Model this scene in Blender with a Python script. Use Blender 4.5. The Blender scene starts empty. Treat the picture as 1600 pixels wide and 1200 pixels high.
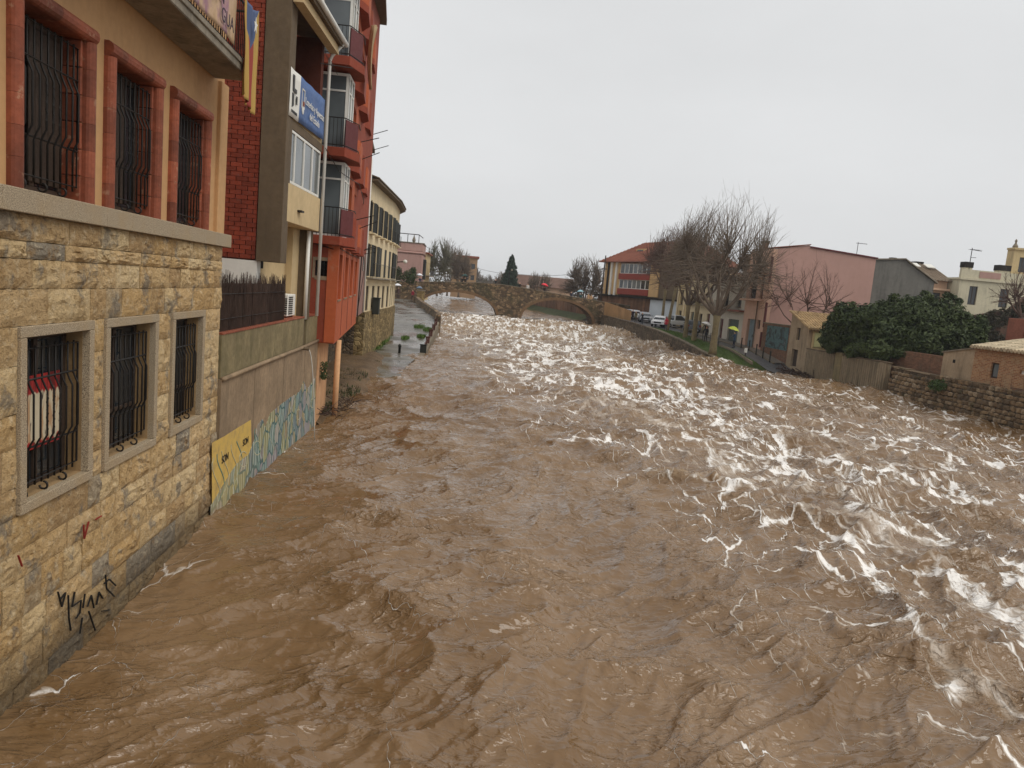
import bpy, bmesh, math, random
import numpy as np
from mathutils import Vector, Matrix
scene = bpy.context.scene
C = scene.collection
R = math.radians

# ------------------------------------------------------------------ camera
W_, H_, FPX, EYE = 1600, 1200, 1150.0, 5.0
ROLL, VPX, VPY = R(4.95), 713.0, 447.0
_dn = (-math.sin(ROLL), math.cos(ROLL)); _rt = (math.cos(ROLL), math.sin(ROLL))
_hd = (VPX-W_/2)*_dn[0] + (VPY-H_/2)*_dn[1]
PIT = math.atan(-_hd/FPX)
def _lev(x, y):
    a = (x-W_/2)*_rt[0] + (y-H_/2)*_rt[1]; b = (x-W_/2)*_dn[0] + (y-H_/2)*_dn[1]
    return a, FPX*math.cos(PIT)-b*math.sin(PIT), -b*math.cos(PIT)-FPX*math.sin(PIT)
_a, _f, _u = _lev(VPX, VPY); YAW = math.atan2(_a, _f)
def ray(x, y):
    a, f, u = _lev(x, y); c, s = math.cos(YAW), math.sin(YAW)
    return Vector((c*a-s*f, s*a+c*f, u))
def gz(x, y, z=0.0):                       # photo pixel -> point on the level z
    d = ray(x, y); t = (z-EYE)/d.z; return Vector((d.x*t, d.y*t, z))
def onX(x, y, X):                          # photo pixel -> point on a wall X = const
    d = ray(x, y); t = X/d.x; return Vector((X, d.y*t, EYE+d.z*t))
def onY(x, y, Y):
    d = ray(x, y); t = Y/d.y; return Vector((d.x*t, Y, EYE+d.z*t))
cam = bpy.data.cameras.new('camera'); camo = bpy.data.objects.new('camera', cam); C.objects.link(camo)
fw = ray(800, 600).normalized(); rg = (ray(801, 600)-ray(800, 600)).normalized(); up = rg.cross(fw)
mtx = Matrix.Identity(4)
for i in range(3):
    mtx[i][0] = rg[i]; mtx[i][1] = up[i]; mtx[i][2] = -fw[i]
mtx[2][3] = EYE
camo.matrix_world = mtx
cam.sensor_fit = 'HORIZONTAL'; cam.sensor_width = 36; cam.lens = 36*FPX/W_; cam.clip_start = .1; cam.clip_end = 5000
scene.camera = camo
scene.render.resolution_x = 1024; scene.render.resolution_y = 768

# ------------------------------------------------------------------ overcast sky and sun
SUN_EL, SUN_AZ = R(52), R(125)             # soft light from behind the right bank
world = bpy.data.worlds.new('World'); scene.world = world; world.use_nodes = True
wn = world.node_tree.nodes; wl = world.node_tree.links; wn.clear()
sky = wn.new('ShaderNodeTexSky'); sky.sky_type = 'NISHITA'; sky.sun_disc = False
sky.sun_elevation = SUN_EL; sky.sun_rotation = SUN_AZ; sky.air_density = 1.0; sky.dust_density = 3.0
hs = wn.new('ShaderNodeHueSaturation'); hs.inputs['Saturation'].default_value = .12
mx = wn.new('ShaderNodeMix'); mx.data_type = 'RGBA'; mx.inputs[0].default_value = .93
mx.inputs[7].default_value = (5.65, 5.72, 5.78, 1)          # an even sheet of rain cloud
wb = wn.new('ShaderNodeBackground'); wb.inputs[1].default_value = .1
wo = wn.new('ShaderNodeOutputWorld')
wl.new(sky.outputs[0], hs.inputs['Color']); wl.new(hs.outputs[0], mx.inputs[6]); 
tc = wn.new('ShaderNodeTexCoord'); mpn = wn.new('ShaderNodeMapping'); mpn.inputs['Scale'].default_value = (1, 1, 2.6); cn = wn.new('ShaderNodeTexNoise'); cn.inputs['Scale'].default_value = 1.7; cn.inputs['Detail'].default_value = 5
mr = wn.new('ShaderNodeMapRange'); mr.inputs[1].default_value = .3; mr.inputs[2].default_value = .7; mr.inputs[3].default_value = .94; mr.inputs[4].default_value = 1.06     # faint cloud structure
cm_ = wn.new('ShaderNodeVectorMath'); cm_.operation = 'SCALE'
wl.new(tc.outputs['Generated'], mpn.inputs[0]); wl.new(mpn.outputs[0], cn.inputs['Vector']); wl.new(cn.outputs[0], mr.inputs[0]); wl.new(mx.outputs[2], cm_.inputs[0]); wl.new(mr.outputs[0], cm_.inputs['Scale']); wl.new(cm_.outputs[0], wb.inputs[0]); wl.new(wb.outputs[0], wo.inputs[0])
sl = bpy.data.lights.new('sun', 'SUN'); sl.energy = 1.2; sl.angle = R(35); sl.color = (1, .95, .87)
so = bpy.data.objects.new('sun', sl); C.objects.link(so)
sd = Vector((math.sin(SUN_AZ)*math.cos(SUN_EL), math.cos(SUN_AZ)*math.cos(SUN_EL), math.sin(SUN_EL)))
so.rotation_euler = (-sd).to_track_quat('-Z', 'Y').to_euler(); so.location = (20, -20, 60)
vs = scene.view_settings; vs.view_transform = 'Standard'; vs.look = 'None'; vs.gamma = 1; vs.use_curve_mapping = False; vs.exposure = 0.4
scene.cycles.max_bounces = 6; scene.cycles.transparent_max_bounces = 8

# ------------------------------------------------------------------ scene graph helpers
def tag(o, label=None, cat=None, group=None, kind=None):
    if label: o['label'] = label
    if cat: o['category'] = cat
    if group: o['group'] = group
    if kind: o['kind'] = kind
    return o
def thing(name, label, cat, loc=(0, 0, 0), rz=0, group=None):
    o = bpy.data.objects.new(name, None); C.objects.link(o); o.empty_display_size = .3
    o.location = loc; o.rotation_euler = (0, 0, rz)
    return tag(o, label, cat, group)
def wmat(o):
    m = Matrix.Translation(o.location) @ o.rotation_euler.to_matrix().to_4x4() @ Matrix.Diagonal((*o.scale, 1))
    if o.parent: m = wmat(o.parent) @ o.matrix_parent_inverse @ m
    return m
def adopt(o, parent):                      # parent while keeping world placement
    o.parent = parent; o.matrix_parent_inverse = wmat(parent).inverted(); return o
def inst(name, me, parent, loc, rot=(0, 0, 0), scale=(1, 1, 1), local=False):
    o = bpy.data.objects.new(name, me); C.objects.link(o)
    o.location = loc; o.rotation_euler = rot; o.scale = scale
    if parent:
        if local: o.parent = parent
        else: adopt(o, parent)
    return o
def copy_tree(o, parent=None):
    c = o.copy(); C.objects.link(c)
    if parent: c.parent = parent
    for ch in o.children: copy_tree(ch, c)
    return c

class Fr:                                  # facade frame: u along the wall, n outwards, z up
    def __init__(s, x, y, ux, uy, side):
        l = math.hypot(ux, uy); s.x, s.y, s.ux, s.uy = x, y, ux/l, uy/l
        s.nx, s.ny = s.uy*side, -s.ux*side
    def p(s, u, n, z): return (s.x+s.ux*u+s.nx*n, s.y+s.uy*u+s.ny*n, z)
    def ang(s): return math.atan2(s.uy, s.ux)

class MB:
    def __init__(s): s.v = []; s.f = []; s.m = []
    def add(s, vs, fs, mi=0):
        b = len(s.v); s.v += [tuple(v) for v in vs]; s.f += [tuple(b+i for i in f) for f in fs]; s.m += [mi]*len(fs); return s
    def quad(s, *p, mi=0): return s.add(p, [tuple(range(len(p)))], mi)
    def hexa(s, c, mi=0): return s.add(c, [(0, 3, 2, 1), (4, 5, 6, 7), (0, 1, 5, 4), (1, 2, 6, 5), (2, 3, 7, 6), (3, 0, 4, 7)], mi)
    def box(s, x0, x1, y0, y1, z0, z1, mi=0):
        return s.hexa([(x0, y0, z0), (x1, y0, z0), (x1, y1, z0), (x0, y1, z0), (x0, y0, z1), (x1, y0, z1), (x1, y1, z1), (x0, y1, z1)], mi)
    def fbox(s, fr, u0, u1, n0, n1, z0, z1, mi=0):
        return s.hexa([fr.p(u0, n0, z0), fr.p(u1, n0, z0), fr.p(u1, n1, z0), fr.p(u0, n1, z0), fr.p(u0, n0, z1), fr.p(u1, n0, z1), fr.p(u1, n1, z1), fr.p(u0, n1, z1)], mi)
    def prism(s, poly, z0, z1, mi=0):
        n = len(poly); s.add([(p[0], p[1], z0) for p in poly]+[(p[0], p[1], z1) for p in poly],
              [tuple(range(n))[::-1], tuple(range(n, 2*n))]+[(i, (i+1) % n, n+(i+1) % n, n+i) for i in range(n)], mi); return s
    def extr(s, pts, vec, mi=0):           # any flat polygon extruded by a vector
        n = len(pts); q = [(p[0]+vec[0], p[1]+vec[1], p[2]+vec[2]) for p in pts]
        return s.add(list(pts)+q, [tuple(range(n))[::-1], tuple(range(n, 2*n))]+[(i, (i+1) % n, n+(i+1) % n, n+i) for i in range(n)], mi)
    def tube(s, path, rad, n=6, cap=True, mi=0):
        path = [Vector(p) for p in path]; k = len(path)
        if not hasattr(rad, '__len__'): rad = [rad]*k
        vs, fs = [], []; ref = None
        for i, p in enumerate(path):
            d = (path[min(i+1, k-1)]-path[max(i-1, 0)]);
            if d.length < 1e-9: d = Vector((0, 0, 1))
            d.normalize()
            if ref is None: ref = Vector((1, 0, 0)) if abs(d.x) < .8 else Vector((0, 1, 0))
            a = (ref-d*ref.dot(d)).normalized(); ref = a; b = d.cross(a)
            for j in range(n):
                t = 2*math.pi*j/n; vs.append(p+(a*math.cos(t)+b*math.sin(t))*rad[i])
        for i in range(k-1):
            for j in range(n):
                fs.append((i*n+j, i*n+(j+1) % n, (i+1)*n+(j+1) % n, (i+1)*n+j))
        if cap: fs += [tuple(range(n))[::-1], tuple(range((k-1)*n, k*n))]
        return s.add(vs, fs, mi)
    def lathe(s, c, prof, n=16, mi=0):     # prof: (radius, z)
        vs, fs = [], []
        for r, z in prof:
            for j in range(n):
                t = 2*math.pi*j/n; vs.append((c[0]+r*math.cos(t), c[1]+r*math.sin(t), c[2]+z))
        for i in range(len(prof)-1):
            for j in range(n): fs.append((i*n+j, i*n+(j+1) % n, (i+1)*n+(j+1) % n, (i+1)*n+j))
        fs += [tuple(range(n))[::-1], tuple(range((len(prof)-1)*n, len(prof)*n))]
        return s.add(vs, fs, mi)
    def wall(s, fr, u0, u1, z0, z1, n0, n1, holes=(), mi=0):   # a wall slab with real openings
        us = sorted({u0, u1, *[min(max(h[i], u0), u1) for h in holes for i in (0, 1)]})
        zs = sorted({z0, z1, *[min(max(h[i], z0), z1) for h in holes for i in (2, 3)]})
        def solid(i, j):
            if i < 0 or j < 0 or i >= len(us)-1 or j >= len(zs)-1: return False
            cu, cz = (us[i]+us[i+1])/2, (zs[j]+zs[j+1])/2
            return not any(h[0] < cu < h[1] and h[2] < cz < h[3] for h in holes)
        P = fr.p
        for i in range(len(us)-1):
            for j in range(len(zs)-1):
                if not solid(i, j): continue
                a, b, c, d = us[i], us[i+1], zs[j], zs[j+1]
                s.quad(P(a, n1, c), P(b, n1, c), P(b, n1, d), P(a, n1, d), mi=mi)
                s.quad(P(a, n0, c), P(a, n0, d), P(b, n0, d), P(b, n0, c), mi=mi)
                if not solid(i-1, j): s.quad(P(a, n0, c), P(a, n1, c), P(a, n1, d), P(a, n0, d), mi=mi)
                if not solid(i+1, j): s.quad(P(b, n1, c), P(b, n0, c), P(b, n0, d), P(b, n1, d), mi=mi)
                if not solid(i, j-1): s.quad(P(a, n0, c), P(b, n0, c), P(b, n1, c), P(a, n1, c), mi=mi)
                if not solid(i, j+1): s.quad(P(a, n1, d), P(b, n1, d), P(b, n0, d), P(a, n0, d), mi=mi)
        return s
    def mesh(s, name, mats, smooth=False, bevel=0, merge=True):
        me = bpy.data.meshes.new(name); me.from_pydata(s.v, [], s.f)
        for m in (mats if isinstance(mats, (list, tuple)) else [mats]): me.materials.append(m)
        if len(me.materials) > 1: me.polygons.foreach_set('material_index', s.m)
        bm = bmesh.new(); bm.from_mesh(me)
        if merge: bmesh.ops.remove_doubles(bm, verts=bm.verts, dist=.0004)
        bmesh.ops.recalc_face_normals(bm, faces=bm.faces)
        if bevel:
            es = [e for e in bm.edges if len(e.link_faces) == 2 and e.calc_face_angle(0) > .5]
            bmesh.ops.bevel(bm, geom=es, offset=bevel, segments=1, affect='EDGES', clamp_overlap=True)
        bm.to_mesh(me); bm.free()
        if smooth: me.polygons.foreach_set('use_smooth', [True]*len(me.polygons))
        me.update(); return me
    def build(s, name, mats, parent=None, smooth=False, bevel=0, local=False, merge=True):
        o = bpy.data.objects.new(name, s.mesh(name, mats, smooth, bevel, merge)); C.objects.link(o)
        if parent:
            if local: o.parent = parent
            else: adopt(o, parent)
        return o
def text_mesh(txt, size, mat, extrude=.003):
    cu = bpy.data.curves.new('lettering', 'FONT'); cu.body = txt; cu.size = size; cu.align_x = 'CENTER'; cu.align_y = 'CENTER'; cu.extrude = extrude
    o = bpy.data.objects.new('lettering', cu); C.objects.link(o)
    dg = bpy.context.evaluated_depsgraph_get(); me = bpy.data.meshes.new_from_object(o.evaluated_get(dg))
    bpy.data.objects.remove(o); bpy.data.curves.remove(cu); me.materials.clear(); me.materials.append(mat); return me

# ------------------------------------------------------------------ materials
def lin(c):
    return tuple(((x/255)/12.92 if x <= 10 else (((x/255)+.055)/1.055)**2.4) for x in c)
class NT:
    def __init__(s, name):
        s.m = bpy.data.materials.new(name); s.m.use_nodes = True; s.t = s.m.node_tree; s.n = s.t.nodes; s.l = s.t.links
        s.b = s.n['Principled BSDF']
    def new(s, t, **kw):
        n = s.n.new(t)
        for k, v in kw.items(): setattr(n, k, v)
        return n
    def set(s, sock, val):
        if hasattr(val, 'outputs') : val = val.outputs[0]
        if hasattr(val, 'is_output'): s.l.new(val, sock)
        else: sock.default_value = val
    def noise(s, vec, scale, detail=4, rough=.6, dist=0, dim='3D'):
        n = s.new('ShaderNodeTexNoise', noise_dimensions=dim); s.l.new(vec, n.inputs['Vector'])
        n.inputs['Scale'].default_value = scale; n.inputs['Detail'].default_value = detail; n.inputs['Roughness'].default_value = rough; n.inputs['Distortion'].default_value = dist
        return n.outputs[0]
    def pos(s): return s.new('ShaderNodeNewGeometry').outputs['Position']
    def scl(s, vec, sc, loc=(0, 0, 0)):
        n = s.new('ShaderNodeMapping'); s.l.new(vec, n.inputs[0]); n.inputs['Scale'].default_value = sc; n.inputs['Location'].default_value = loc; return n.outputs[0]
    def rng(s, v, a, b, c=0, d=1, smooth=False):
        n = s.new('ShaderNodeMapRange'); n.interpolation_type = 'SMOOTHSTEP' if smooth else 'LINEAR'
        s.set(n.inputs[0], v)
        for i, x in enumerate((a, b, c, d)): s.set(n.inputs[i+1], x)
        return n.outputs[0]
    def math(s, op, a, b=0, clamp=False):
        n = s.new('ShaderNodeMath', operation=op, use_clamp=clamp); s.set(n.inputs[0], a); s.set(n.inputs[1], b); return n.outputs[0]
    def mix(s, f, a, b, mode='MIX'):
        n = s.new('ShaderNodeMix', data_type='RGBA', blend_type=mode); s.set(n.inputs[0], f)
        for i, c in ((6, a), (7, b)):
            if isinstance(c, tuple) and len(c) == 3: c = (*c, 1)
            s.set(n.inputs[i], c)
        return n.outputs[2]
    def ramp(s, v, stops, const=False):
        n = s.new('ShaderNodeValToRGB'); s.set(n.inputs[0], v); e = n.color_ramp.elements
        if const: n.color_ramp.interpolation = 'CONSTANT'
        while len(e) < len(stops): e.new(.5)
        for el, (p, c) in zip(e, stops): el.position = p; el.color = (*c, 1)
        return n.outputs[0]
    def bump(s, h, strength=.4, dist=.02):
        n = s.new('ShaderNodeBump'); n.inputs['Strength'].default_value = strength; n.inputs['Distance'].default_value = dist
        s.l.new(h, n.inputs['Height']); s.l.new(n.outputs[0], s.b.inputs['Normal']); return n
    def out(s, col=None, rough=None, spec=None, metal=None):
        if col is not None: s.set(s.b.inputs['Base Color'], (*col, 1) if isinstance(col, tuple) and len(col) == 3 else col)
        if rough is not None: s.set(s.b.inputs['Roughness'], rough)
        if spec is not None: s.set(s.b.inputs['Specular IOR Level'], spec)
        if metal is not None: s.set(s.b.inputs['Metallic'], metal)
        return s.m
def mul(c, k): return tuple(min(1, x*k) for x in c)
def plain(name, rgb, rough=.75, var=.18, scale=1.5, bump=.25, bscale=40, bdist=.006, streak=0, streakcol=(.03, .028, .02), spots=0, spotcol=(.05, .05, .045), objrand=0, metal=0, spec=.35, srgb=True):
    """a weathered surface: blotchy tone, vertical rain streaks, worn spots and fine relief"""
    c = lin(rgb) if srgb else rgb
    t = NT(name); p = t.pos()
    n1 = t.noise(p, scale, 5, .62)
    col = t.mix(t.rng(n1, .3, .7), mul(c, 1-var), mul(c, 1+var))
    n2 = t.noise(p, scale*9, 4, .6)
    col = t.mix(t.rng(n2, .35, .75, 0, .5), col, mul(c, 1-var*1.6))
    if streak:
        n3 = t.noise(t.scl(p, (2.1, 2.1, .3)), 1.5, 6, .68); n3b = t.noise(p, .55, 4, .6)
        col = t.mix(t.math('MULTIPLY', t.rng(n3, .46, .72, 0, streak), t.rng(n3b, .34, .6, .15, 1)), col, streakcol)
    if spots:
        n4 = t.noise(p, scale*2.3+.7, 6, .7)
        col = t.mix(t.rng(n4, .6, .66, 0, spots), col, spotcol)
    if objrand:
        oi = t.new('ShaderNodeObjectInfo').outputs['Random']
        k = t.rng(oi, 0, 1, 1-objrand, 1+objrand)
        g = t.new('ShaderNodeCombineColor'); [t.l.new(k, g.inputs[i]) for i in range(3)]
        col = t.mix(1.0, col, g.outputs[0], 'MULTIPLY')
    if bump: t.bump(t.noise(p, bscale, 5, .65), bump, bdist)
    return t.out(col, t.rng(n2, .3, .7, rough-.08, min(1, rough+.08)), spec, metal)
def glass(name, tint=(.02, .024, .028), rough=.06):
    t = NT(name); p = t.pos(); n = t.noise(p, 1.1, 2, .5)
    t.bump(t.noise(p, .8, 1, .5), .05, .05)
    return t.out(t.mix(n, mul(tint, .6), mul(tint, 1.8)), rough, .6)
# ------------------------------------------------------------------ noise for meshes
_rs = np.random.RandomState(7); _perm = np.tile(_rs.permutation(256), 3); _ga = _rs.rand(256)*2*np.pi; _gx, _gy = np.cos(_ga), np.sin(_ga)
def pn(x, y, seed=0):
    x = np.asarray(x, float)+seed*17.31; y = np.asarray(y, float)+seed*9.77
    xi = np.floor(x).astype(int); yi = np.floor(y).astype(int); xf = x-xi; yf = y-yi
    u = xf*xf*xf*(xf*(xf*6-15)+10); v = yf*yf*yf*(yf*(yf*6-15)+10)
    def g(ix, iy, dx, dy):
        h = _perm[(_perm[ix & 255]+iy) & 255]; return _gx[h]*dx+_gy[h]*dy
    a = g(xi, yi, xf, yf); b = g(xi+1, yi, xf-1, yf); c = g(xi, yi+1, xf, yf-1); d = g(xi+1, yi+1, xf-1, yf-1)
    return (a+(b-a)*u)*(1-v)+(c+(d-c)*u)*v
def smooth(a, b, x): t = np.clip((x-a)/(b-a), 0, 1); return t*t*(3-2*t)

# ------------------------------------------------------------------ river
def zw(Y): return np.where(Y < 114, .72*smooth(84, 112, Y), .72+.1*smooth(114, 122, Y)+np.clip(Y-122, 0, 400)*.0078)
LB = [(-2, -4.3), (26, -4.3), (27, -9), (50, -9), (51, -4.5), (120, -7), (264, -16), (420, -44)]
RB = [(-2, 29), (34, 29), (48, 31), (62, 31.5), (66, 27.5), (72, 26), (87, 25.5), (105, 24.5), (116, 24), (172, 18.5), (264, 15), (420, 6)]
def rows_of(a, b, n, p): return a+(b-a)*np.linspace(0, 1, n)**p
def build_river():
    Y = np.concatenate([rows_of(3.0, 126, 1180, 2.0), np.linspace(127, 420, 90)])
    n = 640; s = np.linspace(0, 1, n)
    xl = np.interp(Y, *zip(*LB))-.6; xr = np.minimum(np.interp(Y, *zip(*RB))+.4, Y*1.15+9)
    X = xl[:, None]+(xr-xl)[:, None]*s[None, :]; YY = np.repeat(Y[:, None], n, 1)
    rap = smooth(70, 90, YY)*(1-smooth(105, 113, YY))               # the rapids below the old bridge
    calm = smooth(116, 124, YY)
    edge = smooth(0, 3.0, X+4.4)                                      # slack water along the stone wall
    amp = (1.0+.4*smooth(3, 12, X)+.4*rap)*(1-.55*calm)
    wx = X+1.5*pn(X/6.5, YY/8, 1)+.5*pn(X/1.9, YY/2.3, 2); wy = YY+2.0*pn(X/7, YY/7, 3)+.6*pn(X/2.1, YY/2.0, 4)
    # waves are driven diagonally across by the current
    a = wx*.86+wy*.51; b = -wx*.51+wy*.86
    rid = lambda v: np.exp(-np.abs(v)*6.0)
    h = .36*pn(a/4.6, b/6.2, 5)+.2*pn(a/2.4, b/3.4, 16)
    h += .26*rid(pn(a/3.1, b/1.9, 6))*np.clip(.5+pn(X/9, YY/9, 15)*1.5, 0, 1)
    h += .13*rid(pn(a/1.9, b/.95, 7))+.05*pn(a/.9, b/.6, 8)
    near = 1-smooth(22, 55, YY)
    h += near*(.05*rid(pn(a/.8, b/.36, 9))+.022*rid(pn(a/.42, b/.17, 12)))
    st = pn(X/2.6, YY/1.7, 10)                                        # standing waves in the rapids
    h += rap*(.16*rid(st)+.14*rid(pn(X/1.3, YY/1.0, 11)))
    # a few breaking rollers
    roll = np.zeros_like(h)
    for px, py, L, A, hgt in ROLLERS:
        c = gz(px, py); ca, sa = math.cos(A), math.sin(A)
        dx = X-c.x; dy = YY-c.y; u = dx*ca+dy*sa; v = -dx*sa+dy*ca+.35*pn(X/1.1, YY/1.1, 21)+.12*u*u/L
        w = .32+.012*c.y
        roll = np.maximum(roll, .8*np.exp(-(u/L)**4)*np.exp(-(np.where(v < 0, v*2.2, v)/w)**2)*hgt*(1+.5*pn(u/.3, v/.3, 22)))
    h = h*amp*(.55+.45*edge)+roll
    Z = zw(YY)+h-.06
    Z[:, 0] -= .3
    # how much froth floats on the surface
    # the froth follows the racing tongue of the current
    cx = np.interp(YY, [3, 9, 13, 18, 24, 40, 60, 80], [8.5, 9.0, 10.5, 12.0, 11.5, 9.0, 8.0, 8.0]); sg = np.interp(YY, [3, 12, 25, 60, 90], [2.2, 3.0, 4.0, 5.5, 9])
    band = np.exp(-((X-cx)/sg)**2)
    foam = 1.05*band+.65*np.exp(-((X-7)/7)**2)*smooth(30, 45, YY)*(1-smooth(85, 100, YY))+.42*smooth(5, 9, X)*smooth(5, 20, YY)+.85*rap*smooth(-2, 2, X)
    foam = foam*(.55+1.0*np.clip(.5+pn(X/3.2, YY/5.0, 13)*1.3, 0, 1))
    foam += .14*smooth(.1, .3, h*2-.1)
    foam *= (1-calm)*(1-.9*(1-smooth(1.5, 5.5, X+.06*(YY-15)))*(1-smooth(58, 80, YY)))
    foam = np.maximum(foam, .42*rap)*(1-.75*smooth(15, 21, X)*smooth(60, 85, YY))
    foam = np.where(YY < 17, foam*(.45+.55*smooth(8, 17, YY)), foam)+.5*np.clip(roll*4, 0, 1)*smooth(3, 7, X)+.14*np.exp(-np.abs(X+4.35)/.3)*(YY < 25)
    crest = np.clip(roll*3, 0, 1)+.8*smooth(.22, .42, h)*smooth(40, 70, YY)
    R_, N_ = X.shape
    v = np.stack([X, YY, Z], -1).reshape(-1, 3)
    idx = np.arange(R_*N_).reshape(R_, N_)
    q = np.stack([idx[:-1, :-1], idx[:-1, 1:], idx[1:, 1:], idx[1:, :-1]], -1).reshape(-1, 4)
    me = bpy.data.meshes.new('river'); me.vertices.add(len(v)); me.vertices.foreach_set('co', v.ravel())
    me.loops.add(q.size); me.loops.foreach_set('vertex_index', q.ravel())
    me.polygons.add(len(q)); me.polygons.foreach_set('loop_start', np.arange(0, q.size, 4)); me.polygons.foreach_set('loop_total', np.full(len(q), 4))
    me.polygons.foreach_set('use_smooth', np.ones(len(q), bool))
    for nm, dat in (('froth', foam), ('crest', np.clip(crest, 0, 1))):
        at = me.attributes.new(nm, 'FLOAT', 'POINT'); at.data.foreach_set('value', np.clip(dat, 0, 1.4).ravel().astype(np.float32))
    me.update(); me.validate(); me.materials.append(river_mat())
    o = bpy.data.objects.new('river', me); C.objects.link(o); tag(o, 'brown flood water with white froth rushing down the river', 'river', kind='structure')
ROLLERS = [(1085, 755, 1.6, R(-28), .34), (1480, 895, .9, R(-8), .3), (1265, 865, .6, R(-10), .15), (890, 720, 1.0, R(0), .16), (815, 655, 1.4, R(-15), .2), (600, 815, .8, R(-50), .13),
           (770, 880, .5, R(-40), .1), (1250, 1050, .35, R(-15), .14), (1130, 1080, .3, R(20), .12), (210, 1065, .5, R(-40), .06), (430, 1020, .8, R(-10), .05), (800, 590, 2.5, R(-10), .25), (940, 975, .4, R(0), .08)]
def river_mat():
    t = NT('flood_water'); p = t.pos()
    fr = t.new('ShaderNodeAttribute', attribute_name='froth').outputs['Fac']; cr = t.new('ShaderNodeAttribute', attribute_name='crest').outputs['Fac']
    # current-warped coordinates
    def warp(vec, sc, amt):
        n = t.new('ShaderNodeTexNoise'); t.l.new(vec, n.inputs['Vector']); n.inputs['Scale'].default_value = sc; n.inputs['Detail'].default_value = 3
        s = t.new('ShaderNodeVectorMath', operation='SUBTRACT'); t.l.new(n.outputs['Color'], s.inputs[0]); s.inputs[1].default_value = (.5, .5, .5)
        k = t.new('ShaderNodeVectorMath', operation='SCALE'); t.l.new(s.outputs[0], k.inputs[0]); k.inputs['Scale'].default_value = amt
        a = t.new('ShaderNodeVectorMath', operation='ADD'); t.l.new(vec, a.inputs[0]); t.l.new(k.outputs[0], a.inputs[1]); return a.outputs[0]
    flat = t.scl(p, (1, 1, 0))
    rotm = t.new('ShaderNodeMapping'); t.l.new(flat, rotm.inputs[0]); rotm.inputs['Rotation'].default_value = (0, 0, R(-9)); rotm.inputs['Scale'].default_value = (1, .5, 1)
    w = warp(warp(rotm.outputs[0], .33, 2.2), 1.5, .55)
    w2 = warp(w, 4.5, .2)
    def web(vec, sc):
        v = t.new('ShaderNodeTexVoronoi', feature='DISTANCE_TO_EDGE', voronoi_dimensions='2D'); t.l.new(vec, v.inputs['Vector']); v.inputs['Scale'].default_value = sc; return v.outputs['Distance']
    pat = t.noise(w2, 1.05, 5, .62)
    patm = t.rng(pat, .40, .66)
    th1 = t.math('MULTIPLY', t.math('MULTIPLY', fr, patm), .21)
    l1 = t.rng(web(w2, .62), t.math('MULTIPLY', th1, .3), t.math('ADD', th1, .001), 1, 0)
    th2 = t.math('MULTIPLY', t.math('MULTIPLY', fr, patm), .17)
    l2 = t.rng(web(w2, 1.9), t.math('MULTIPLY', th2, .25), t.math('ADD', th2, .001), 1, 0)
    # torn sheets of froth
    sh = t.math('MULTIPLY', t.rng(t.math('ADD', t.noise(w2, .9, 6, .68), t.math('MULTIPLY', fr, .1)), .65, .76), t.rng(t.noise(w2, 6, 5, .7), .42, .58))
    fin = t.noise(w2, 11, 4, .7)
    fsum = t.math('ADD', t.math('MULTIPLY', l1, 1.0), t.math('MULTIPLY', l2, .75)); fsum = t.math('ADD', fsum, t.math('MULTIPLY', sh, t.math('MULTIPLY', fr, .8)))
    speck = t.rng(t.noise(w2, 2.7, 6, .75), .57, .68)
    fsum = t.math('ADD', fsum, t.math('MULTIPLY', speck, t.math('MULTIPLY', fr, .9)))
    fsum = t.math('MULTIPLY', fsum, t.rng(fin, .30, .58, .15, 1.25))
    fsum = t.math('MULTIPLY', fsum, t.rng(t.noise(warp(rotm.outputs[0], .2, 3.0), .24, 4, .6), .40, .58, .35, 1.35))
    few = t.rng(t.noise(warp(flat, 3, .25), 3.1, 6, .72), .69, .78)            # stray flecks on the smooth side
    foam = t.math('MAXIMUM', t.math('MINIMUM', fsum, 1.0), t.math('MULTIPLY', few, .35))
    # crests churn up as pale tan froth
    crf = t.math('MULTIPLY', t.rng(cr, .25, .9), t.rng(t.noise(p, 7, 5, .7), .4, .6))
    silt = t.noise(w, .5, 5, .6)
    base = t.mix(t.rng(silt, .35, .68), (.165, .094, .040), (.245, .156, .084))
    base = t.mix(crf, base, (.36, .25, .145))
    col = t.mix(foam, base, t.mix(foam, (.60, .50, .38), (.87, .84, .80)))
    rip = t.new('ShaderNodeMapping'); t.l.new(p, rip.inputs[0]); rip.inputs['Rotation'].default_value = (0, 0, R(28)); rip.inputs['Scale'].default_value = (.8, 1.5, 1)
    rw = warp(rip.outputs[0], 1.3, .6)
    cm = t.new('ShaderNodeMapping'); t.l.new(p, cm.inputs[0]); cm.inputs['Rotation'].default_value = (0, 0, R(38)); cm.inputs['Scale'].default_value = (.55, 1.25, 1)
    cw = warp(cm.outputs[0], .9, .7)
    def crease(sc, k, det): return t.math('POWER', 2.718, t.math('MULTIPLY', t.math('ABSOLUTE', t.math('SUBTRACT', t.noise(cw, sc, det, .55, .4), .5)), -k))
    c1 = crease(1.5, 22, 2.5); c2 = crease(4.2, 18, 2.5); c3 = crease(10, 12, 2)
    b1 = t.noise(rw, 1.4, 1.5, .5, .6); b2 = t.noise(rw, 5, 1.5, .5, .8)
    gate = t.rng(t.noise(p, .45, 3, .6), .42, .60)
    hgt = t.math('ADD', t.math('MULTIPLY', b1, .10), t.math('MULTIPLY', b2, .026))
    hgt = t.math('ADD', hgt, t.math('ADD', t.math('MULTIPLY', t.math('MULTIPLY', c1, t.rng(gate, 0, 1, .25, 1)), .042), t.math('MULTIPLY', gate, t.math('ADD', t.math('MULTIPLY', c2, .020), t.math('MULTIPLY', c3, .007)))))
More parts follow.
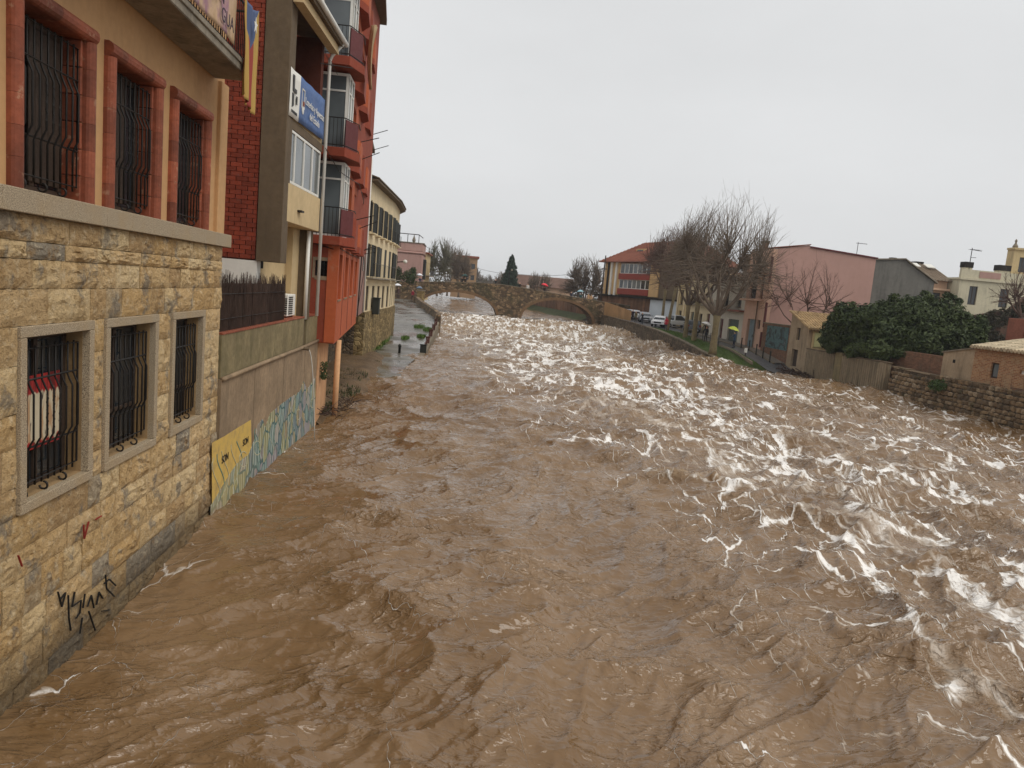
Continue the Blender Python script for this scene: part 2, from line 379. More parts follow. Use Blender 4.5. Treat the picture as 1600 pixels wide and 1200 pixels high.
    hgt = t.math('ADD', hgt, t.math('MULTIPLY', foam, .02))
    bn = t.bump(hgt, .9, 1.0)
    t.b.inputs['IOR'].default_value = 1.45
    return t.out(col, t.rng(foam, 0, .5, .045, .75), .5)
build_river()

# ------------------------------------------------------------------ land
def zstreet(Y): return float(np.interp(Y, [40, 61, 64, 70, 78, 88, 105, 125, 200, 420, 2000], [-.6, -.1, .5, 1.25, 1.5, 1.8, 2.2, 2.4, 2.9, 4.0, 4.2]))
M_earth = plain('wet_earth', (96, 84, 66), .8, .3, .12, .5, 3, .05)
def build_ground():
    Ys = [-40, 2, 20, 26, 34, 44, 50, 56, 61, 64, 70, 78, 88, 100, 112, 125, 150, 180, 220, 264, 330, 420, 700, 1200, 2200]
    v, f = [], []
    for Y in Ys:
        xl = float(np.interp(Y, *zip(*LB))); xr = float(np.interp(Y, *zip(*RB)))
        if Y > 420: xl, xr = -44, 6
        zl = float(np.interp(Y, [0, 40, 100, 200, 420, 2200], [1.5, 1.5, 2.2, 3.0, 4.0, 4.3])); zr = zstreet(Y) if Y > 62 else 1.2
        low = -2.5 if Y <= 420 else 3.9
        mid = low
        if 26 < Y < 51: xl = -9.5
        v += [(-900, Y, zl), (xl-2.2, Y, zl), (xl-.9, Y, min(zl, low)), (xr+.9, Y, min(low, zr)), (xr+2.6, Y, zr-.05), (900, Y, zr)]
    for i in range(len(Ys)-1):
        for j in range(5): a = i*6+j; f.append((a, a+1, a+7, a+6))
    me = bpy.data.meshes.new('ground'); me.from_pydata(v, [], f); me.materials.append(M_earth); me.update()
    o = bpy.data.objects.new('ground', me); C.objects.link(o); tag(o, 'wet earth of the river banks and the land behind', 'ground', kind='structure')
build_ground()

# left flooded quay ramp, sloping into the water
M_quay = NT('wet_quay')
def _quay(t):
    p = t.pos(); n = t.noise(p, .55, 5, .65); m = t.noise(p, .22, 5, .7); g = t.noise(p, 2.4, 5, .6)
    col = t.mix(t.rng(n, .35, .65), (.085, .075, .06), (.2, .185, .16))
    col = t.mix(t.rng(m, .52, .6, 0, .8), col, (.10, .06, .035))
    t.bump(t.noise(p, 6, 5, .6), .2, .03)
    return t.out(col, t.rng(m, .42, .55, .5, .12), .5)
_quay(M_quay); M_quay = M_quay.m
QZ = lambda Y: float(np.interp(Y, [30, 47, 52, 60, 75, 95, 108], [-.1, .06, .22, .62, 1.3, 2.1, 2.45]))
QR = lambda Y: float(np.interp(Y, [44, 50.5, 64, 77, 95, 108], [-2.6, -2.1, -1.9, -1.75, -4.6, -6.0]))
v, f = [], []
Ysq = list(np.linspace(36, 110, 60))
for Y in Ysq:
    for j in range(9):
        x = -9.2+(QR(Y)+9.2)*j/8; v.append((x, Y, QZ(Y)+.05*float(pn(x/1.5, Y/2.0, 30))))
for i in range(len(Ysq)-1):
    for j in range(8): a = i*9+j; f.append((a, a+1, a+10, a+9))
me = bpy.data.meshes.new('quay_path'); me.from_pydata(v, [], f); me.materials.append(M_quay); me.polygons.foreach_set('use_smooth', [True]*len(f))
o = bpy.data.objects.new('quay_path', me); C.objects.link(o); tag(o, 'wet quay path running up to the old bridge from the flood', 'path', kind='structure')

# rough rubble masonry shared by the old bridge and the far walls
def rubble_mat(name, c1, c2, mort, scale, moss=.3, bdist=.05):
    t = NT(name); p = t.pos(); w = t.mix(.06, p, t.new('ShaderNodeTexNoise').outputs['Color'])
    pp = t.scl(p, (1, 1, 1.5))
    v = t.new('ShaderNodeTexVoronoi', feature='DISTANCE_TO_EDGE'); t.l.new(pp, v.inputs['Vector']); v.inputs['Scale'].default_value = scale
    v2 = t.new('ShaderNodeTexVoronoi', feature='F1'); t.l.new(pp, v2.inputs['Vector']); v2.inputs['Scale'].default_value = scale
    sep = t.new('ShaderNodeSeparateColor'); t.l.new(v2.outputs['Color'], sep.inputs[0])
    col = t.ramp(sep.outputs[0], [(0, mul(c1, .45)), (.35, c1), (.7, c2), (1, mul(c2, 1.5))])
    n = t.noise(p, scale*3, 5, .65); col = t.mix(t.rng(n, .3, .75, 0, .6), col, mul(c1, .5))
    col = t.mix(t.rng(v.outputs['Distance'], 0, .1, 1, 0), col, mort)
    big = t.noise(p, .5, 5, .65); col = t.mix(t.rng(big, .5, .68, 0, moss), col, (.04, .045, .018))
    col = t.mix(t.rng(t.noise(t.scl(p, (1, 1, .2)), .9, 4, .6), .52, .7, 0, .45), col, (.045, .035, .025))
    h = t.math('ADD', t.rng(v.outputs['Distance'], 0, .16), t.math('MULTIPLY', n, .5)); t.bump(h, .8, bdist)
    return t.out(col, .85, .3)
M_bridge = rubble_mat('bridge_masonry', (.15, .096, .052), (.31, .205, .115), (.07, .052, .035), 2.2, .6)
M_rubble = rubble_mat('rubble_masonry', (.12, .085, .055), (.2, .14, .085), (.07, .052, .036), 3.4, .35)
M_ring = plain('arch_brick', (122, 94, 66), .85, .3, 1.2, .6, 9, .04, streak=.4)

# ------------------------------------------------------------------ the old two-arched bridge
def bridge():
    Yf, Yb = 115.0, 119.6
    t = thing('stone_bridge', 'old two-arched stone bridge spanning the flooded river', 'bridge', (8, 117, 0))
    def arcline(x0, x1, z0, z1, zc, n=26):
        out = []
        for i in range(n+1):
            s = i/n; x = x0+(x1-x0)*s; out.append((x, (z0+(z1-z0)*s)+(zc-(z0+z1)/2)*math.sqrt(max(0, 1-(2*s-1)**2))**1.0))
        return out
    A1 = arcline(-6.0, 6.7, .6, .6, 4.05); A2 = arcline(10.3, 21.9, .6, .6, 4.15)
    top = [(-14, 4.95), (-7.4, 5.05), (-2.5, 5.5), (3, 5.85), (7, 5.9), (12, 5.55), (18, 4.98), (23.2, 4.6), (27.5, 4.35)]
    zt = lambda x: float(np.interp(x, *zip(*top)))
    sp = MB()
    xs = sorted(set([-14]+[p[0] for p in A1]+[p[0] for p in A2]+[8.5, 24, 27.5]+[p[0] for p in top]))
    def zb(x):
        for A in (A1, A2):
            if A[0][0] < x < A[-1][0]: return float(np.interp(x, [p[0] for p in A], [p[1] for p in A]))
        return -1.5
    for a, b in zip(xs[:-1], xs[1:]):
        e = 1e-5; za, zb_ = zb(a+e), zb(b-e)
        for Y in (Yf, Yb): sp.quad((a, Y, za), (b, Y, zb_), (b, Y, zt(b)-.9), (a, Y, zt(a)-.9))
        sp.quad((a, Yf, za), (a, Yb, za), (b, Yb, zb_), (b, Yf, zb_))
    for x in (-6.0, 6.7, 10.3, 21.9): sp.quad((x, Yf, -1.5), (x, Yb, -1.5), (x, Yb, .6), (x, Yf, .6))
    sp.build('masonry', M_bridge, t)
    # arch rings a little proud
    for A in (A1, A2):
        r = MB()
        for (x0, z0), (x1, z1) in zip(A[:-1], A[1:]):
            c = ((A[0][0]+A[-1][0])/2, .6)
            def o(x, z):
                d = Vector((x-c[0], (z-c[1])*1.5+1)); d.normalize(); return (x+d.x*.42, z+d.y*.42)
            p, q = o(x0, z0), o(x1, z1)
            r.hexa([(x0, Yf-.06, z0), (x1, Yf-.06, z1), (x1, Yf+.3, z1), (x0, Yf+.3, z0), (p[0], Yf-.06, p[1]), (q[0], Yf-.06, q[1]), (q[0], Yf+.3, q[1]), (p[0], Yf+.3, p[1])])
        r.build('arch_ring', M_ring, t, merge=False)
    # parapets and deck
    for Y0, Y1 in ((Yf-.08, Yf+.32), (Yb-.32, Yb+.08)):
        m = MB(); cpg = MB()
        for (x0, z0), (x1, z1) in zip(top[:-1], top[1:]):
            m.hexa([(x0, Y0+.05, z0-.95), (x1, Y0+.05, z1-.95), (x1, Y1-.05, z1-.95), (x0, Y1-.05, z0-.95), (x0, Y0+.05, z0-.1), (x1, Y0+.05, z1-.1), (x1, Y1-.05, z1-.1), (x0, Y1-.05, z0-.1)])
            cpg.hexa([(x0, Y0, z0-.1), (x1, Y0, z1-.1), (x1, Y1, z1-.1), (x0, Y1, z0-.1), (x0, Y0, z0), (x1, Y0, z1), (x1, Y1, z1), (x0, Y1, z0)])
        m.build('parapet', M_bridge, t); cpg.build('coping', M_coping, t)
    d = MB()
    for (x0, z0), (x1, z1) in zip(top[:-1], top[1:]): d.quad((x0, Yf+.2, z0-.92), (x1, Yf+.2, z1-.92), (x1, Yb-.2, z1-.92), (x0, Yb-.2, z0-.92))
    d.build('deck', M_quay, t)
    # cutwater of the pier
    cw = MB().prism([(6.75, Yf+.05), (10.25, Yf+.05), (8.5, Yf-1.1)], -1.5, 2.1)
    cw.build('cutwater', M_bridge, t)
    return zt
M_coping = plain('stone_coping', (128, 116, 98), .8, .25, 1.2, .4, 12, .02, streak=.3)
BR_TOP = bridge()
rnd = random.Random(11)
# ------------------------------------------------------------------ materials of the left row
def stone_mat():
    t = NT('rock_faced_stone'); p = t.pos(); oi = t.new('ShaderNodeObjectInfo').outputs['Random']
    base = t.ramp(oi, [(0, (.44, .285, .135)), (.25, (.66, .46, .235)), (.5, (.56, .36, .155)), (.75, (.72, .54, .30)), (.93, (.58, .395, .19)), (.97, (.34, .28, .20)), (1, (.27, .235, .185))])
    n = t.noise(p, 3.4, 6, .7); col = t.mix(t.rng(n, .52, .64, 0, .75), base, (.34, .205, .08))
    g = t.noise(p, 2.0, 5, .65); col = t.mix(t.rng(g, .55, .62, 0, .75), col, (.21, .185, .15))
    pale = t.noise(p, 9, 5, .7); col = t.mix(t.rng(pale, .52, .72, 0, .65), col, (.80, .66, .44))
    dk = t.noise(p, 22, 4, .7); col = t.mix(t.rng(dk, .55, .7, 0, .6), col, (.16, .095, .04))
    sx = t.new('ShaderNodeSeparateXYZ'); t.l.new(p, sx.inputs[0])
    wet = t.math('MULTIPLY', t.rng(t.math('ADD', sx.outputs[2], t.math('MULTIPLY', t.noise(p, 2, 4, .6), .5)), .45, 1.05, 1, 0), .75)   # tide line soaked by the flood
    col = t.mix(wet, col, (.085, .06, .033))
    h = t.math('ADD', t.noise(p, 13, 6, .72), t.math('MULTIPLY', t.noise(p, 45, 4, .6), .35)); t.bump(h, 1.0, .07)
    return t.out(col, .85, .3)
M_stone = stone_mat()
M_mortar = plain('pale_mortar', (158, 130, 92), .9, .25, 3, .5, 30, .01)
def granite_mat():
    t = NT('speckled_granite'); p = t.pos(); n = t.noise(p, 90, 3, .6); m = t.noise(p, 2.2, 4, .6)
    col = t.ramp(n, [(.36, (.12, .09, .058)), (.5, (.35, .275, .185)), (.66, (.56, .46, .32))])
    col = t.mix(t.rng(m, .45, .7, 0, .5), col, (.36, .25, .13)); t.bump(n, .35, .004); return t.out(col, .8, .35)
M_granite = granite_mat()
M_ochre = plain('ochre_plaster', (196, 154, 108), .82, .12, .9, .25, 60, .004, streak=.16, streakcol=(.16, .10, .05))
M_terra = plain('red_terracotta', (142, 76, 52), .65, .35, 2.2, .35, 35, .006, streak=.4, streakcol=(.10, .045, .03), objrand=.32, spots=.45, spotcol=(.42, .27, .17))
M_iron = plain('black_iron', (40, 36, 33), .5, .2, 8, .2, 60, .002, metal=.4)
M_wood = plain('dark_wood', (66, 52, 42), .7, .25, 3, .3, 50, .004)
M_glass = glass('window_glass'); M_glass2 = glass('pale_glass', (.10, .115, .12), .08)
M_concrete = plain('stained_concrete', (150, 128, 102), .85, .3, .9, .35, 24, .01, streak=.75, streakcol=(.075, .058, .038), spots=.3, spotcol=(.09, .07, .045))
M_mossy = plain('mossy_concrete', (134, 120, 88), .85, .32, .9, .35, 24, .01, streak=.75, streakcol=(.06, .062, .02), spots=.4, spotcol=(.075, .065, .022))
M_slab = plain('balcony_concrete', (142, 132, 116), .85, .25, 1.6, .5, 16, .015, streak=.7, streakcol=(.04, .036, .03))
M_brown = plain('grey_brown_render', (104, 88, 68), .85, .2, .8, .35, 20, .01, streak=.3)
M_cream = plain('cream_render', (204, 180, 138), .85, .12, .7, .25, 30, .006, streak=.4, streakcol=(.2, .14, .08))
M_white = plain('white_paint', (226, 224, 216), .5, .06, 1.5, .1, 30, .002, streak=.12)
M_orange = plain('orange_render', (178, 88, 50), .8, .13, .6, .3, 26, .008, streak=.38, streakcol=(.2, .075, .04), spots=.45, spotcol=(.34, .17, .10))
M_redor = plain('red_orange_render', (142, 64, 42), .8, .13, .6, .3, 26, .008, streak=.3, spots=.25, spotcol=(.3, .11, .055))
M_maroon = plain('maroon_panel', (96, 42, 42), .6, .15, 1, .15, 30, .004)
M_brick = plain('red_brick', (134, 58, 38), .85, .25, 3, .5, 40, .008, objrand=.22, spots=.5, spotcol=(.12, .1, .085))
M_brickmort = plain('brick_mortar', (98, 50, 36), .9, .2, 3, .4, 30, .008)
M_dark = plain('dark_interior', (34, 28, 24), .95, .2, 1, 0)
M_peach = plain('peach_render', (206, 160, 118), .85, .14, .9, .25, 30, .006, streak=.5, streakcol=(.24, .1, .06))

# ------------------------------------------------------------------ stone building with barred windows
SB = Fr(-4.5, 0, 0, 1, 1)
sb = thing('stone_building', 'ochre plastered building on a rough stone base with barred windows', 'building', (-5.5, 9, -.5))
LOW = [(8.15, 9.50), (10.06, 11.53), (12.34, 13.64)]; LZ = (2.27, 4.07)
UPP = [(8.17, 9.5), (10.2, 11.55), (12.34, 13.72)]; UZ = (5.62, 7.5)
m = MB().wall(SB, 1.0, 14.72, -1.5, 5.36, -.5, -.06, [(a, b, *LZ) for a, b in LOW])
m.build('mortar_wall', M_mortar, sb)
m = MB().wall(SB, 1.0, 14.78, 5.58, 9.2, -.55, -.1, [(a, b, *UZ) for a, b in UPP]); m.fbox(SB, 1.0, 14.78, -.55, -.1, 9.2, 13)
m.build('plaster_wall', M_ochre, sb)
MB().fbox(SB, 14.42, 14.84, -.6, -.03, 5.6, 8.34).build('corner_pilaster', M_ochre, sb, bevel=.01)
e = MB(); e.box(-12, -5.0, 14.3, 14.7, -1.5, 13); e.build('end_wall', M_ochre, sb)
r = MB(); r.box(-12, -5.05, 1.0, 1.3, -1.5, 13); r.box(-12, -11.7, 1.3, 14.3, -1.5, 13); r.box(-12, -5.05, 1.3, 14.3, 12.8, 13); r.box(-11.7, -5.05, 1.3, 14.3, 5.1, 5.3); r.build('inner_shell', M_dark, sb)
# stone blocks: rock-faced variants shared between alike pieces
def stone_var(k):
    rr = np.random.RandomState(100+k); ny, nz = 10, 7; mb = MB(); vs = []
    for i in range(ny+1):
        for j in range(nz+1):
            y, z = i/ny-.5, j/nz-.5; ed = min(min(i, ny-i)/2.2, min(j, nz-j)/2.0, 1)
            h = (.45+.75*float(pn(y*2.3+k*3, z*2.3, k))+.55*float(pn(y*5+k, z*5, k+3))+.35*rr.rand())*ed**.8
            jy = (rr.rand()-.5)*.05 if 0 < i < ny else 0; jz = (rr.rand()-.5)*.07 if 0 < j < nz else 0
            if ed == 0: jy += (rr.rand()-.5)*.012; jz += (rr.rand()-.5)*.03
            vs.append((max(h, 0), y+jy, z+jz))
    n = nz+1; fs = [(i*n+j, (i+1)*n+j, (i+1)*n+j+1, i*n+j+1) for i in range(ny) for j in range(nz)]
    ring = [i*n for i in range(ny+1)]+[ny*n+j for j in range(1, n)]+[i*n+nz for i in range(ny-1, -1, -1)]+[j for j in range(nz-1, 0, -1)]
    b0 = len(vs); vs += [(-2.2, vs[q][1], vs[q][2]) for q in ring]; L = len(ring)
    fs += [(ring[q], b0+q, b0+(q+1) % L, ring[(q+1) % L]) for q in range(L)]
    me = mb.add(vs, fs).mesh('stone_block', M_stone); return me
SV = [stone_var(k) for k in range(14)]
blocks = MB()
def course(z0, z1, u0, u1):
    h = z1-z0; u = u0
    while u < u1-.05:
        l = rnd.choice((rnd.uniform(.3, .5), rnd.uniform(.45, .8), rnd.uniform(.65, 1.1)))
        if u1-(u+l) < .24: l = u1-u
        o = inst('stone_block', SV[rnd.randrange(14)], sb, (-4.5-.012+rnd.uniform(-.006, .012), u+l/2, (z0+z1)/2), (math.pi*(rnd.random() < .5), 0, 0), (rnd.uniform(.028, .062), l-.006, h-.006))
        u += l
def courses(z0, z1, spans, hs):
    z = z0; tot = sum(hs)
    for h in hs:
        zz = z+h*(z1-z0)/tot
        for a, b in spans: course(z, zz, a, b)
        z = zz
U0 = 6.9
courses(-.45, 2.14, [(U0, 14.72)], [.34, .3, .42, .36, .45, .33, .40])
fr_out = [(a-.12, b+.12) for a, b in LOW]
courses(2.14, 4.19, [(U0, fr_out[0][0]), (fr_out[0][1], fr_out[1][0]), (fr_out[1][1], fr_out[2][0]), (fr_out[2][1], 14.72)], [.32, .42, .36, .5, .4])
courses(4.19, 5.36, [(U0, 14.72)], [.42, .34, .2, .3])
# granite sill band
u = 6.0
while u < 14.9:
    l = .72 if u > 6.1 else .9; l = min(l, 14.93-u)
    MB().fbox(SB, u+.002, u+l-.002, -.35, .09, 5.36, 5.6).build('sill_block', M_granite, sb, bevel=.008); u += l
MB().fbox(SB, 1.0, 6.0, -.35, .09, 5.36, 5.6).build('sill_block', M_granite, sb)
# red scrawls and a black scrawl sprayed on the stones
def ribbon(pts, w, n):
    mb = MB()
    for a, b in zip(pts[:-1], pts[1:]):
        a, b = Vector(a), Vector(b); d = (b-a); d.normalize(); s = d.cross(n).normalized()*w
        mb.hexa([a-s, b-s, b-s-n*.02, a-s-n*.02, a+s, b+s, b+s-n*.02, a+s-n*.02])
    return mb
def scrawl(strokes, X, w, mat, parent, name='graffiti'):
    mb = MB()
    for st in strokes:
        r_ = ribbon([onX(x, y, X) for x, y in st], w, Vector((1, 0, 0))); mb.add(r_.v, r_.f)
    return mb.build(name, mat, parent, merge=False)
M_black = plain('black_spray', (26, 24, 22), .7, .2, 6, 0); M_red = plain('red_spray', (140, 44, 34), .7, .2, 6, 0)
scrawl([[(92, 925), (98, 948), (104, 926), (96, 936)], [(108, 930), (109, 965), (112, 985)], [(118, 925), (114, 948), (128, 938), (126, 958), (120, 966)], [(134, 928), (131, 950)], [(138, 948), (144, 930), (148, 950)], [(152, 945), (156, 925), (162, 935)], [(166, 898), (168, 920), (180, 932)], [(164, 912), (172, 905), (182, 915)], [(130, 965), (126, 990)], [(140, 955), (150, 985)], [(160, 955), (172, 953)]], -4.445, .006, M_black, sb)
scrawl([[(132, 820), (133, 842), (140, 815)], [(150, 812), (160, 806)], [(30, 868), (36, 885)]], -4.448, .005, M_red, sb)
# lower windows: granite frame, barred
def grille(parent, fr, u0, u1, z0, z1, n, belly, bars=9, feet=True):
    g = MB()
    a, b, c, d = fr.p(u0-.03, n, z0+.03), fr.p(u1+.03, n, z0+.03), fr.p(u1+.03, n, z1-.03), fr.p(u0-.03, n, z1-.03)
    g.tube([a, b, c, d, a], .013, 5)
    gr = g.build('grille', M_iron, parent)
    for z in (z0+(z1-z0)*.27, z0+(z1-z0)*.76): MB().tube([fr.p(u0-.03, n, z), fr.p(u1+.03, n, z)], .013, 5).build('crossbar', M_iron, gr)
    H = z1-z0
    for i in range(bars):
        u = u0+(u1-u0)*(i+.5)/bars
        prof = [(z0-.03, 0), (z0+.25*H, 0), (z0+.30*H, .5), (z0+.335*H, 1), (z0+.66*H, 1), (z0+.70*H, .5), (z0+.745*H, 0), (z1, 0)]
        MB().tube([fr.p(u, n+belly*k, z) for z, k in prof], .012, 5).build('bar', M_iron, gr, smooth=True)
        if bars > 5 and i in (3, 4, 5):
            tw = MB(); pts = []
            for q in range(34):
                zz = z0+H*(.37+.27*q/33); t_ = q*.9; pts.append(fr.p(u+.009*math.cos(t_), n+belly+.009*math.sin(t_), zz))
            tw.tube(pts, .007, 4).build('twist', M_iron, gr)
    if feet:
        for i in (0, 3, 6):
            u = u0+(u1-u0)*(i+.5)/bars; pts = [fr.p(u, n+.02+.045*math.sin(a), z0-.07+.045*math.cos(a)) for a in np.linspace(0, 4.6, 9)]
            MB().tube(pts, .013, 5).build('scroll_foot', M_iron, gr, smooth=True)
    return gr
def casement(parent, fr, u0, u1, z0, z1, n, mat=M_wood, gl=M_glass, leaves=2, bar=.07, rails=(), name='window'):
    f = MB(); f.fbox(fr, u0, u1, n-.05, n, z1-bar, z1); f.fbox(fr, u0, u1, n-.05, n, z0, z0+bar)
    f.fbox(fr, u0, u0+bar, n-.05, n, z0+bar, z1-bar); f.fbox(fr, u1-bar, u1, n-.05, n, z0+bar, z1-bar)
    for k in range(1, leaves):
        c = u0+(u1-u0)*k/leaves; f.fbox(fr, c-bar*.6, c+bar*.6, n-.05, n+.004, z0+bar, z1-bar)
    for rz in rails: f.fbox(fr, u0+bar, u1-bar, n-.045, n-.003, rz-.03, rz+.03)
    w = f.build(name, mat, parent, bevel=.006)
    g = MB(); g.fbox(fr, u0+bar*.5, u1-bar*.5, n-.04, n-.026, z0+bar*.5, z1-bar*.5); g.build('pane', gl, w)
    return w
for k, (a, b) in enumerate(LOW):
    z0, z1 = LZ; fm = .12
    for (ua, ub, za, zb) in ((a-fm, b+fm, z1, z1+fm), (a-fm, b+fm, z0-fm, z0), (a-fm, a, z0, z1), (b, b+fm, z0, z1)):
        MB().fbox(SB, ua+.003, ub-.003, -.42, .035, za+.002, zb-.002).build('window_frame', M_granite, sb, bevel=.006)
    casement(sb, SB, a+.01, b-.01, z0+.01, z1-.01, -.25, M_wood, M_glass, 2, .07, (z0+.55,))
    grille(sb, SB, a+.03, b-.08, z0+.12, z1-.12, -.09, .06)
# poster behind the first grille: red bands round a pale field with dark streaks
def poster_mat():
    t = NT('poster_print'); p = t.pos(); s = t.new('ShaderNodeSeparateXYZ'); t.l.new(p, s.inputs[0])
    n = t.noise(t.scl(p, (1, 3, .6)), 3, 4, .6)
    pale = t.mix(t.rng(n, .5, .58), (.66, .57, .40), (.5, .30, .16))
    pale = t.mix(t.rng(t.noise(t.scl(p, (1, 5, .9)), 2.6, 3, .6), .6, .64), pale, (.05, .03, .025))
    zz = t.math('ADD', s.outputs[2], t.math('MULTIPLY', t.noise(t.scl(p, (1, 4, 1)), 3, 3, .5), .25))
    k = t.math('ADD', t.rng(zz, 3.48, 3.5, 0, 1), t.rng(zz, 2.92, 2.94, 1, 0), True)
    redc = t.mix(t.rng(t.noise(t.scl(p, (1, 8, .8)), 2, 3, .6), .5, .55), (.42, .022, .02), (.16, .012, .012))
    return t.out(t.mix(k, pale, redc), .6)
MB().fbox(SB, 8.26, 9.28, -.225, -.215, 2.72, 3.58).build('poster', poster_mat(), sb)['label'] = 'red and cream printed poster behind the window bars'
# upper windows: terracotta surrounds
RPROF = [(0, -.34), (0, -.05), (.08, -.02), (.25, .006), (.5, .016), (.75, .006), (.92, -.02), (1, -.05), (1, -.34)]
def rblock(prof, za, zb): return MB().prism([SB.p(u, n, 0)[:2] for u, n in prof], za, zb).build('surround_block', M_terra, sb)
def hblock(ua, ub, za, zb): return MB().extr([SB.p(ua, n+.006, za+(zb-za)*x_) for x_, n in RPROF], (0, ub-ua, 0)).build('surround_block', M_terra, sb)
for k, (a, b) in enumerate(UPP):
    z0, z1 = UZ; sw = .17
    nb = 6
    for s0, s1 in ((a-sw, a), (b, b+sw)):
        for q in range(nb):
            za = z0-.015+(z1-z0)*q/nb; zb = z0-.015+(z1-z0)*(q+1)/nb
            rblock([(s0+.002+(s1-s0-.004)*x_, n_) for x_, n_ in RPROF], za+.0015, zb-.0015)
            if s0 == b: MB().fbox(SB, s0-.045, s0, -.4, -.09, za+.003, zb-.003).build('surround_block', M_terra, sb, bevel=.01)
    for q in range(4):
        ua = a-sw+(b-a+2*sw)*q/4; ub = a-sw+(b-a+2*sw)*(q+1)/4
        hblock(ua+.0015, ub-.0015, z1-.012, z1+.17)
    casement(sb, SB, a+.01, b-.05, z0+.0, z1-.02, -.30, M_wood, M_glass, 2, .08, ())
    if k == 0:
        for q0, q1 in ((.1, .2), (.36, .45)): MB().fbox(SB, a+q0, a+q1, -.29, -.28, z0+.15, z1-.15).build('curtain_light_strip', M_white, sb)  # white strips painted in for bright gaps of light in this window
    # half-closed inner shutters
    sh = MB()
    for q in range(5): sh.fbox(SB, a+(.55 if k == 0 else .2)+q*.13, a+(.55 if k == 0 else .2)+q*.13+.115, -.292, -.272, z0+.12, z1-.12)
    sh.build('inner_shutter', M_wood, sb, bevel=.008)
    grille(sb, SB, a+.04, b-.07, z0+.13, z1-.10, -.13, .06)
# balcony over the plaster wall
MB().fbox(SB, 1.0, 14.2, -.1, .56, 8.32, 8.5).build('balcony_slab', M_slab, sb, bevel=.015)
MB().fbox(SB, 1.0, 14.22, .52, .585, 8.44, 8.53).build('slab_drip', M_slab, sb, bevel=.01)
rl = MB().tube([SB.p(1, .5, 9.5), SB.p(14.15, .5, 9.5)], .022, 6); rl.tube([SB.p(1, .5, 8.6), SB.p(14.15, .5, 8.6)], .014, 5); rl.tube([SB.p(14.15, .5, 9.5), SB.p(14.15, -.1, 9.5)], .022, 6); rl.tube([SB.p(14.15, .5, 8.6), SB.p(14.15, -.1, 8.6)], .014, 5)
rail = rl.build('balcony_railing', M_iron, sb)
for q in range(46): MB().fbox(SB, 9.2+q*.108, 9.212+q*.108, .494, .506, 8.52, 9.5).build('baluster', M_iron, rail)
for q in range(5): MB().fbox(SB, 14.144, 14.156, .0+q*.1, .012+q*.1, 8.52, 9.5).build('baluster', M_iron, rail)
# protest banner tied to the railing
def cloth(u0, u1, ztop, zbot, n, nu, nz, wav, seed, sag=0):
    vs, fs = [], []
    for i in range(nu+1):
        for j in range(nz+1):
            s, w = i/nu, j/nz; u = u0+(u1-u0)*s
            z = ztop+(zbot(s)-ztop)*w - sag*math.sin(math.pi*s)*(1-w)
            d = wav*(float(pn(s*7, w*1.2+seed, seed))*1.2+.4*math.sin(s*22+w*2.0))*(.35+.65*w)
            vs.append(SB.p(u, n+d, z))
    fs = [(i*(nz+1)+j, (i+1)*(nz+1)+j, (i+1)*(nz+1)+j+1, i*(nz+1)+j+1) for i in range(nu) for j in range(nz)]
    return vs, fs
def banner_mat():
    t = NT('banner_cloth'); p = t.pos(); n = t.noise(t.scl(p, (1, 1.2, .8)), 1.5, 4, .6)
    col = t.ramp(n, [(.35, (.42, .27, .14)), (.5, (.55, .38, .24)), (.62, (.33, .17, .22)), (.75, (.6, .5, .4))]); return t.out(col, .8)
bn = thing('protest_banner', 'faded pink and tan cloth banner tied along the balcony railing', 'banner', (-3.93, 11, 8.6))
v, f = cloth(8.8, 13.15, 9.55, lambda s: 8.63, .555, 60, 12, .03, 3)
bo = MB().add(v, f).build('cloth', banner_mat(), bn, smooth=True); mod = bo.modifiers.new('thick', 'SOLIDIFY'); mod.thickness = .004
M_ink = plain('banner_ink', (70, 56, 66), .8, .2, 3, 0)
for txt, u, z, s in (('EFEN', 11.9, 9.12, .42), ('GUA', 12.55, 8.83, .3)):
    o = inst('lettering', text_mesh(txt, s, M_ink), bn, SB.p(u, .61, z), (math.pi/2, 0, math.pi/2))
# flag hanging from the balcony corner
def flag_mat():
    t = NT('flag_cloth'); uv = t.new('ShaderNodeUVMap').outputs[0]; s = t.new('ShaderNodeSeparateXYZ'); t.l.new(uv, s.inputs[0])
    x, y = s.outputs[0], s.outputs[1]
    st = t.math('GREATER_THAN', t.math('FRACT', t.math('MULTIPLY', x, 4.5)), .5)
    col = t.mix(st, (.44, .28, .07), (.30, .05, .035))
    tri = t.math('LESS_THAN', t.math('ADD', t.math('ABSOLUTE', t.math('SUBTRACT', x, .5)), t.math('MULTIPLY', y, 1.05)), .5)
    col = t.mix(tri, col, (.07, .10, .2))
    return t.out(col, .8)
fl = thing('flag', 'striped red and yellow flag with a blue triangle and star hanging from the balcony', 'flag', (-3.88, 13.7, 8.0))
vs, fs, uvs = [], [], []
NU, NZ = 26, 34
for i in range(NU+1):
    for j in range(NZ+1):
        s, w = i/NU, j/NZ; wid = .86*(1-.25*w); u = 13.42+(s-.5)*wid*.95+.3+.05*w
        u = 13.36+s*wid+.06*w; z = 9.56-w*(1.62+.22*s)-.10*math.sin(math.pi*s)*(1-w)
        d = .045*math.sin(s*19+w*1.5)*(.3+.7*w)+.03*float(pn(s*4, w*2, 5)); vs.append(SB.p(u, .62+d, z)); uvs.append((s, w*.98))
fs = [(i*(NZ+1)+j, (i+1)*(NZ+1)+j, (i+1)*(NZ+1)+j+1, i*(NZ+1)+j+1) for i in range(NU) for j in range(NZ)]
me = bpy.data.meshes.new('cloth'); me.from_pydata(vs, [], fs); ul = me.uv_layers.new(name='UVMap')
for lp in me.loops: ul.data[lp.index].uv = uvs[lp.vertex_index]
